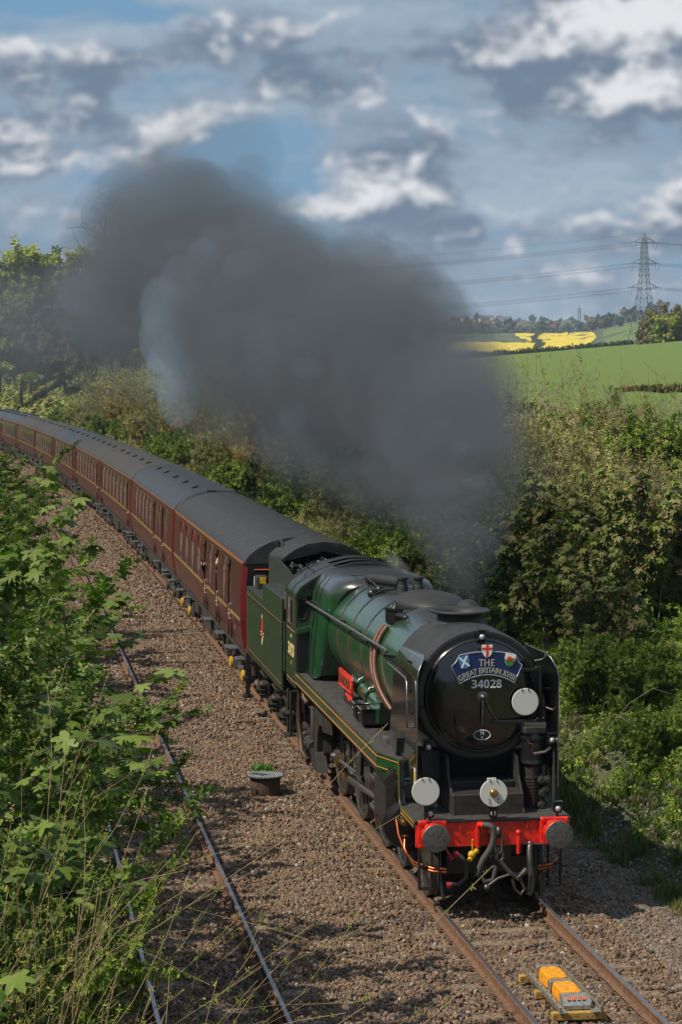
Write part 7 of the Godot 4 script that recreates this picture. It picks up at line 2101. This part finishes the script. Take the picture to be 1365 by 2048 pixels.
func build_distance():
	var clump := leaf_spray(12, 0.50, 0.26, 4)
	var spring := [Color(0.27, 0.31, 0.03), Color(0.33, 0.36, 0.035), Color(0.20, 0.25, 0.025), Color(0.38, 0.39, 0.045)]
	var mid := [Color(0.06, 0.085, 0.025), Color(0.08, 0.10, 0.03), Color(0.05, 0.07, 0.02)]
	var rusty := [Color(0.20, 0.15, 0.07), Color(0.17, 0.16, 0.06), Color(0.23, 0.16, 0.085), Color(0.16, 0.18, 0.05)]
	var tree := {"stems": 1, "lean": 0.05, "base": 0.0, "height": 13.0, "radius": 0.32, "levels": 3, "kids": [3, 2, 2], "ang": [0.5, 1.1], "wob": 0.10, "up": 0.06, "leaves": 2, "leaf_from": 2, "clear": 0.3, "tip": 0.02, "part": "trunk", "shrink": 1.1}
	PROTO.oak = proto("spring_tree", 51, tree, clump, spring, Vector2(0.9, 1.6), -1, M.bark, M.leaf)
	PROTO.wood = proto("wood_tree", 52, tree, clump, rusty, Vector2(0.9, 1.6), -1, M.bark, M.leaf_dry)
	PROTO.dark_tree = proto("dark_tree", 53, tree, clump, mid, Vector2(1.1, 1.9), -1, M.bark, M.leaf)
	var bt := tree.duplicate(); bt.leaves = 0; bt.kids = [4, 3, 2]; bt.tip = 0.025
	bt.levels = 3
	PROTO.bare_tree = proto("bare_tree", 54, bt, clump, rusty, Vector2(0.5, 0.9), -1, M.bark, M.leaf_dry)
	var tiny := {"stems": 1, "lean": 0.05, "base": 0.0, "height": 9.0, "radius": 0.3, "levels": 1, "kids": [3], "ang": [0.6, 1.2], "wob": 0.1, "up": 0.05, "leaves": 3, "leaf_from": 0, "clear": 0.3, "tip": 0.05, "part": "trunk", "shrink": 1.0}
	PROTO.tiny = proto("hill_tree", 55, tiny, clump, mid, Vector2(2.6, 4.4), -1, M.bark, M.leaf)
	PROTO.tiny_pale = proto("hill_tree", 56, tiny, clump, rusty, Vector2(2.2, 3.8), -1, M.bark, M.leaf_dry)
	# trees on the bank where the line bends away
	var tl := [["oak", "spring_tree", 285.0, 9.0, 1.15, "yellow-green spring tree at the left edge beside the smoke"], ["oak", "spring_tree", 270.0, 6.5, 0.8, "yellow-green tree below the taller one at the left edge"], ["bare_tree", "bare_tree", 310.0, 8.0, 1.12, "tall bare tree behind the yellow-green one, upper-left edge"], ["bare_tree", "bare_tree", 262.0, 14.0, 0.9, "bare tree fading into the smoke right of the yellow-green tree"], ["bare_tree", "bare_tree", 240.0, 15.0, 1.0, "bare grey tree inside the smoke, second from the yellow-green tree"], ["bare_tree", "bare_tree", 222.0, 17.0, 0.9, "bare tree veiled by the smoke, third from the left edge"], ["wood", "wood_tree", 250.0, 9.0, 0.75, "brownish tree low in the smoke above the last coaches"], ["wood", "wood_tree", 226.0, 11.0, 0.65, "brown-green tree in the smoke behind the seventh coach"], ["oak", "spring_tree", 205.0, 13.0, 0.5, "small yellow-green tree deep in the smoke"]]
	for e in tl:
		var p := tp(e[2], e[3], 0)
		far_tree(e[0], e[1], p.x, -p.z, e[4], e[5], "trees at the far bend", e[2])
	# wood at the right end of the field
	var r := RandomNumberGenerator.new(); r.seed = 12
	for i in 11:
		var u := 0.1335 + (i % 6) * 0.0062 + r.randf() * 0.002
		var z := 640.0 + (i / 6) * 60.0 + r.randf() * 26.0
		var spots := ["front row, left end", "front row, second from its left end", "front row, middle", "front row, fourth from its left end", "front row, fifth", "front row, right end", "back row, left end", "back row, second", "back row, middle", "back row, fourth", "back row, right end"]
		far_tree("wood" if i % 4 != 1 else "oak", "wood_tree", u * z, z, r.randf_range(0.70, 0.85), ("russet budding" if i % 4 != 1 else "yellow-green leafing") + " tree of the wood beside the pylon, " + spots[i], "trees of the wood beside the pylon", r.randf() * TAU, 4.2)
	# hedges
	hedge("dark hedge along the far crest of the green field", [[0.045, 838.0], [0.06, 855.0], [0.09, 868.0], [0.118, 874.0], [0.127, 872.0]], 2.6, 1500, mid)
	hedge("brown hedge at the green field's near edge, right side", [[0.124, 118.0], [0.138, 118.5], [0.168, 120.0]], 0.55, 900, rusty)
	hedge("hedge row climbing between the yellow rape fields", [[0.084, 1640.0], [0.088, 1900.0], [0.084, 2050.0], [0.088, 2380.0]], 5.0, 500, mid)
	hedge("hedge line under the lower yellow rape field", [[0.05, 1440.0], [0.07, 1460.0], [0.098, 1490.0], [0.12, 1500.0]], 6.0, 700, mid)
	# trees scattered over the hill and along the skyline
	for i in 60:
		var u := lerpf(0.040, 0.142, fposmod(i * 0.618, 1.0))
		var z: float = [3300.0, 2700.0, 3700.0, 2560.0][i % 4] + r.randf_range(-120, 120)
		if u > 0.105: z = 2300.0 + r.randf_range(-100, 250)
		var where := "along the skyline" if z > 3000.0 else "on the far hillside"
		var sc := r.randf_range(0.8, 1.5)
		var zone: String = ["next to the smoke", "above the left yellow field", "left of the radio mast", "beside the radio mast", "right of the mast", "above the green pasture", "near the pylon", "right of the pylon"][clampi(int((u - 0.040) / 0.0128), 0, 7)]
		far_tree("tiny" if i % 3 else "tiny_pale", "hill_tree", u * z, z, sc, ("small " if sc < 1.03 else ("medium " if sc < 1.27 else "large ")) + ("dark tree " if i % 3 else "pale bare tree ") + where + ", " + zone, "trees dotted over the far hill", r.randf() * TAU)
	var wx := []; var wc := []
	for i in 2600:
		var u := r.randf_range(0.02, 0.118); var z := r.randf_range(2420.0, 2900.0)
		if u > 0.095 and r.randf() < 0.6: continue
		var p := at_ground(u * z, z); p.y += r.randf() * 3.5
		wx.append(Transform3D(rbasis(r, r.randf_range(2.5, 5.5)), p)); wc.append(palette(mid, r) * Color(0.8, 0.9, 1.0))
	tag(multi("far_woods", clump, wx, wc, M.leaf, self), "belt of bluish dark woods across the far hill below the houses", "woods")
	houses(r)
	pylon()
	mast()

func hedge(label: String, line: Array, h: float, n: int, cols: Array):
	var t := thing("hedge", label, "hedge")
	var r := RandomNumberGenerator.new(); r.seed = n
	var xs := []; var cs := []
	var mb := MB.new()
	var prev: PackedVector3Array
	for i in 60:
		var f := i / 59.0 * (line.size() - 1); var k := mini(int(f), line.size() - 2)
		var u := lerpf(line[k][0], line[k + 1][0], f - k); var z := lerpf(line[k][1], line[k + 1][1], f - k)
		var p := at_ground(u * z, z, 0.1)
		var q := PackedVector3Array([p + Vector3(0, 0, h * 0.4), p + Vector3(0, h * 0.62, h * 0.25), p + Vector3(0, h * 0.62, -h * 0.25), p + Vector3(0, 0, -h * 0.4)])
		if i > 0: mb.band(prev, q)
		prev = q
	part("stems", mb, mat("hedge_core", lin(0.03, 0.035, 0.015), 0.95), t)
	for i in n:
		var f := r.randf() * (line.size() - 1); var k := mini(int(f), line.size() - 2)
		var u := lerpf(line[k][0], line[k + 1][0], f - k); var z := lerpf(line[k][1], line[k + 1][1], f - k)
		var p := at_ground(u * z, z)
		p += Vector3(r.randf_range(-0.3, 0.3) * h, r.randf_range(0.05, 0.85) * h, r.randf_range(-0.35, 0.35) * h)
		xs.append(Transform3D(rbasis(r, h * r.randf_range(0.3, 0.6)), p)); cs.append(palette(cols, r))
	multi("foliage", leaf_spray(12, 0.50, 0.26, 4), xs, cs, M.leaf, t)

func houses(r: RandomNumberGenerator):
	var protos := []
	mat("render_white", lin(0.62, 0.58, 0.52), 0.8); mat("render_cream", lin(0.52, 0.43, 0.32), 0.8); mat("slate", lin(0.085, 0.085, 0.095), 0.7); mat("tile_brown", lin(0.16, 0.075, 0.045), 0.8)
	for k in 3:
		var n := Node3D.new(); n.name = "house"
		var w: float = [10.0, 15.0, 24.0][k]
		part("wall", bx(Vector3(0, 2.7, 0), Vector3(w, 5.4, 8.0), 0), M.render_white if k != 1 else M.render_cream, n)
		var mb := MB.new(); mb.prism(PackedVector2Array([Vector2(-4.5, 5.4), Vector2(4.5, 5.4), Vector2(0, 8.6)]), -w / 2 - 0.3, w / 2 + 0.3, Transform3D(Basis(Vector3.UP, PI / 2), Vector3.ZERO))
		var rf := part("roof", mb, M.slate if k != 2 else M.tile_brown, n)
		part("chimney", bx(Vector3(w * 0.3, 8.7, 0), Vector3(0.9, 2.0, 0.9), 0), M.tile_brown, rf)
		for i in int(w / 3.2):
			for y in [1.5, 4.1]: part("window", bx(Vector3(-w / 2 + 1.6 + i * 3.2, y, 4.0), Vector3(1.3, 1.2, 0.1), 0), M.coach_glass_dark, n)
		protos.append(n)
	for i in 44:
		var row := i / 15
		var u := 0.0545 + (i % 15) * 0.00185 + r.randf() * 0.0008 - row * 0.001
		var z := 3180.0 + row * 150.0 + r.randf() * 40.0
		var k := i % 3
		var c: Node3D = protos[k].duplicate()
		c.name = uname("house"); add_child(c, true)
		c.transform = Transform3D(Basis(Vector3.UP, r.randf_range(-0.5, 0.5)), at_ground(u * z, z, 0.4))
		tag(c, ["white house under slate roof", "cream double house under slate roof", "long white terrace with brown roof"][k] + ", " + ["first", "second", "third", "fourth", "fifth", "sixth", "seventh", "eighth", "ninth", "tenth", "eleventh", "twelfth", "thirteenth", "fourteenth", "fifteenth"][i % 15] + " from the left in the " + ["lowest", "middle", "topmost"][row] + " ridge row", "house", "houses on the far ridge")

func pylon():
	var z := 868.0; var u := 0.1322
	var base := at_ground(u * z, z, 0.5)
	var t := thing("electricity_pylon", "tall grey lattice electricity pylon standing at the end of the green field", "pylon", Transform3D(Basis(Vector3.UP, 0.25), base))
	mat("galv_pylon", lin(0.16, 0.175, 0.185), 0.6, 0.3)
	var H := 43.0
	var half := func(y: float) -> float: return pl2(y, [[0.0, 4.9], [15.0, 2.75], [22.0, 1.75], [31.0, 1.25], [39.0, 0.95], [43.0, 0.2]])
	var corner := func(i: int, y: float) -> Vector3:
		var h: float = half.call(y)
		return Vector3(h * (1 if i == 0 or i == 3 else -1), y, h * (1 if i < 2 else -1))
	for i in 4:
		var pts := []
		for y in [0.0, 15.0, 22.0, 31.0, 39.0, 43.0]: pts.append(corner.call(i, y))
		part("leg", tb(pts, [0.16, 0.15, 0.13, 0.12, 0.1, 0.08], 4), M.galv_pylon, t)
	var ys := [0.0, 5.5, 10.5, 15.0, 18.5, 21.8, 24.5, 27.0, 29.3, 31.5, 33.6, 35.6, 37.5, 39.3, 41.2]
	for i in 4:
		var mb := MB.new()
		for k in ys.size() - 1:
			var a: Vector3 = corner.call(i, ys[k]); var b: Vector3 = corner.call((i + 1) % 4, ys[k + 1])
			var c: Vector3 = corner.call((i + 1) % 4, ys[k]); var d: Vector3 = corner.call(i, ys[k + 1])
			mb.tube([a, b], 0.075, 4, false); mb.tube([c, d], 0.075, 4, false)
			if k > 0: mb.tube([a, c], 0.06, 4, false)
		part("bracing", mb, M.galv_pylon, t)
	var arms := [[22.3, 5.6], [31.4, 5.2], [39.4, 4.4]]
	var ends := []
	for a in arms:
		for s in [-1.0, 1.0]:
			var mb := MB.new()
			var h: float = half.call(a[0])
			var tip := Vector3(s * a[1], a[0] + 0.2, 0)
			for e in [[h, 0.0], [-h, 0.0], [h, 1.9], [-h, 1.9]]: mb.tube([Vector3(s * h, a[0] + e[1], e[0]), tip], 0.085, 4, false)
			for f in [0.35, 0.65]:
				mb.tube([Vector3(s * lerpf(h, a[1], f), a[0] + 0.1, h * (1 - f)), Vector3(s * lerpf(h, a[1], f), a[0] + 1.9 * (1 - f) + 0.2 * f, 0)], 0.06, 4, false)
			var ar := part("cross_arm", mb, M.galv_pylon, t)
			part("insulator", tb([tip, tip + Vector3(0, -0.1, 2.2)], 0.11, 6), M.slate_glass if M.has("slate_glass") else mat("slate_glass", lin(0.06, 0.09, 0.10), 0.3), ar)
			part("insulator", tb([tip, tip + Vector3(0, -0.1, -2.2)], 0.11, 6), M.slate_glass, ar)
			part("jumper", tb([tip + Vector3(0, -0.1, 2.2), tip + Vector3(0, -2.6, 1.0), tip + Vector3(0, -3.0, 0), tip + Vector3(0, -2.6, -1.0), tip + Vector3(0, -0.1, -2.2)], 0.045, 4), M.wire if M.has("wire") else mat("wire", lin(0.07, 0.08, 0.09), 0.5, 0.5), ar)
			ends.append(tip)
	ends.append(Vector3(0, 43.0, 0))
	var names := ["lower left", "lower right", "middle left", "middle right", "upper left", "upper right", "topmost earth"]
	for i in ends.size():
		var a: Vector3 = t.transform * ends[i]
		for s in [0, 1]:
			var b: Vector3 = a + (Vector3(-330, -6, -70) if s == 0 else Vector3(260, 2, 60))
			var mb := MB.new()
			var pts := []
			for k in 25:
				var f := k / 24.0
				pts.append(a.lerp(b, f) - Vector3(0, (13.0 if s == 0 else 9.0) * 4.0 * f * (1.0 - f) * 0.62, 0))
			mb.tube(pts, 0.038 if i < 6 else 0.025, 4, false)
			if i < 6:
				var p2 := []
				for v in pts: p2.append(v + Vector3(0.05, -0.42, 0.0))
				mb.tube(p2, 0.034, 4, false)
			tag(part("power_line", mb, M.wire, self), names[i] + " power line running from the pylon " + ("left towards the smoke" if s == 0 else "out of the picture's right edge"), "power line", "power lines strung on the pylon")

func pl2(x: float, pts: Array) -> float:
	for i in range(1, pts.size()):
		if x <= pts[i][0]: return lerpf(pts[i - 1][1], pts[i][1], (x - pts[i - 1][0]) / (pts[i][0] - pts[i - 1][0]))
	return pts[-1][1]

func mast():
	var z := 2900.0; var u := 0.1040
	var t := thing("radio_mast", "grey lattice radio mast on the far hill left of the pylon", "mast", Transform3D(Basis(), at_ground(u * z, z, 0.5)))
	var mb := MB.new()
	for i in 4:
		var sx := 1.0 if i == 0 or i == 3 else -1.0; var sz := 1.0 if i < 2 else -1.0
		mb.tube([Vector3(sx * 2.2, 0, sz * 2.2), Vector3(sx * 1.2, 30, sz * 1.2)], 0.3, 4, false)
	for k in 10:
		var y := k * 3.0
		var h := lerpf(2.2, 1.2, y / 30.0)
		for i in 4:
			var a := TAU * (i + 0.5) / 4
			mb.tube([Vector3(cos(a) * h * 1.41, y, sin(a) * h * 1.41), Vector3(cos(a + PI / 2) * h * 1.41, y + 3.0, sin(a + PI / 2) * h * 1.41)], 0.2, 4, false)
	part("tower", mb, M.galv_pylon, t)
	for k in 6: part("antenna", bx(Vector3(cos(k * 1.05) * 2.0, 25.0 + (k % 3) * 2.0, sin(k * 1.05) * 2.0), Vector3(0.7, 2.4, 0.7), 0.1), M.galv_pylon, t)
	part("pole", tb([Vector3(0, 30, 0), Vector3(0, 35, 0)], 0.15, 4), M.galv_pylon, t)

# ---------------------------------------------------------------- smoke
func puff(parent: Node, c: Vector3, s: Vector3, d: float, fm: Dictionary, tone: float):
	var key := "%d_%d" % [int(d * 400.0), int(tone * 20.0)]
	if not fm.has(key):
		var m := FogMaterial.new()
		m.resource_name = "smoke"
		m.density = maxf(int(d * 400.0), 1) / 400.0
		m.albedo = Color(0.465, 0.49, 0.52).lerp(Color(0.60, 0.665, 0.75), tone)
		fm[key] = m
	var f := FogVolume.new()
	f.name = "smoke_puff"
	f.shape = RenderingServer.FOG_VOLUME_SHAPE_ELLIPSOID
	f.size = s * 2.0
	f.material = fm[key]
	f.set_meta("kind", "stuff")
	parent.add_child(f, true)
	f.position = c

func build_smoke():
	var t := thing("smoke_plume", "dark grey coal smoke billowing back from the chimney over the coaches", "smoke")
	t.set_meta("kind", "stuff")
	# centre line of the plume: depth, world x, height, radius, optical thickness through its middle
	var path := [[34.2, 1.80, 4.2, 0.38, 0.55], [35.2, 1.86, 4.7, 0.62, 0.9], [36.5, 1.88, 5.15, 0.88, 1.2], [38.2, 1.92, 5.7, 1.15, 1.5], [40.2, 1.95, 6.3, 1.3, 1.7], [42.5, 1.9, 6.8, 1.5, 2.2], [46.5, 1.65, 7.3, 1.95, 2.7], [51.0, 1.1, 7.8, 2.4, 3.1], [57.0, 0.4, 8.3, 2.9, 3.2], [64.0, -0.7, 8.8, 3.2, 3.2], [72.0, -2.0, 9.1, 3.3, 3.1], [82.0, -3.7, 10.1, 3.7, 3.0], [94.0, -5.9, 12.0, 4.6, 3.0], [108.0, -8.2, 13.2, 5.0, 2.6], [124.0, -10.8, 12.3, 5.2, 1.7], [142.0, -13.2, 11.6, 5.0, 0.9], [160.0, -15.7, 10.8, 4.4, 0.35], [148.0, -18.6, 9.0, 4.2, 0.45], [118.0, -14.6, 9.6, 4.0, 0.7], [138.0, -20.0, 11.0, 4.4, 0.6], [172.0, -24.0, 9.2, 5.0, 0.6], [128.0, -15.8, 11.2, 4.4, 0.6], [150.0, -21.0, 12.6, 4.6, 0.4], [46.0, 1.7, 5.5, 1.2, 1.0], [51.0, 1.5, 5.4, 1.6, 1.4], [58.0, 0.8, 5.6, 1.9, 1.6], [66.0, -0.4, 6.0, 2.2, 1.7], [76.0, -2.0, 6.6, 2.5, 1.6], [88.0, -4.6, 7.6, 2.8, 1.4]]
	var r := RandomNumberGenerator.new(); r.seed = 23
	var fm := {}
	for i in path.size():
		var p = path[i]
		var R: float = p[3]
		var c := Vector3(p[1], p[2], -p[0])
		var nxt = path[i + 1] if i + 1 < path.size() and path[i + 1][0] > p[0] else p
		var step := Vector3(nxt[1], nxt[2], -nxt[0]) - c
		var along := step if step != Vector3.ZERO else Vector3(0, 0, -R)
		puff(t, c, Vector3(R * 1.0, R * 0.9, R * 1.6), p[4] / (2.0 * R) * 0.16, fm, 0.1)
		for k in 9:                      # wide soft masses
			var q := Vector3(r.randfn(0, 0.36), r.randfn(0, 0.34), 0) * R
			var s := R * r.randf_range(0.42, 0.72)
			puff(t, c + along * r.randf() + q, Vector3(s * r.randf_range(0.85, 1.3), s * r.randf_range(0.75, 1.1), s * r.randf_range(1.0, 1.5)), p[4] / (2.0 * R) * r.randf_range(0.09, 0.18), fm, clampf(r.randf_range(-0.2, 0.6), 0, 1))
		for k in (14 if i > 6 and i < 16 else 8):                      # ragged smaller billows, thinner outwards
			var a := r.randf() * TAU
			var e := r.randf_range(0.35, 1.12)
			var s := R * r.randf_range(0.12, 0.33) * (1.25 - 0.45 * e)
			var pos := c + along * r.randf() + Vector3(cos(a), sin(a) * 0.92, 0) * R * e
			if pos.y - s < 3.6 and p[0] > 37.0: continue
			puff(t, pos, Vector3(s * r.randf_range(0.8, 1.7), s * r.randf_range(0.6, 1.1), s * r.randf_range(0.9, 1.6)), p[4] / (2.0 * R) * r.randf_range(0.3, 0.8) * (1.2 - e * 0.7), fm, clampf(r.randf_range(-0.3, 0.9), 0, 1))
	# paler, sunlit rent in the near side of the smoke
	for q in [[-5.9, 6.6, 1.0], [-6.2, 7.6, 1.1], [-6.4, 8.7, 1.15], [-6.5, 9.8, 1.0], [-5.9, 10.7, 0.9], [-5.0, 11.3, 0.9], [-5.6, 8.0, 1.2]]:
		puff(t, Vector3(q[0], q[1], -84.0 + q[2]), Vector3(q[2] * 0.8, q[2] * 1.2, q[2]), 0.16, fm, 2.2)
	# white wisp at the safety valves
	var w := thing("steam_wisp", "small white wisp of steam at the safety valves", "steam")
	w.set_meta("kind", "stuff")
	var at := txf(31.38, 0, 0) * Vector3(-0.02, 4.14, -7.0)
	for k in 7:
		var m := FogMaterial.new(); m.density = 0.5 - k * 0.05; m.albedo = Color(0.97, 0.97, 0.97)
		var f := FogVolume.new(); f.name = "steam_puff"; f.shape = RenderingServer.FOG_VOLUME_SHAPE_ELLIPSOID
		f.size = Vector3.ONE * (0.10 + k * 0.035); f.material = m; f.set_meta("kind", "stuff")
		w.add_child(f, true)
		f.position = at + Vector3(-k * 0.04 + r.randf_range(-0.05, 0.05), 0.02 + k * 0.03, -k * 0.09)
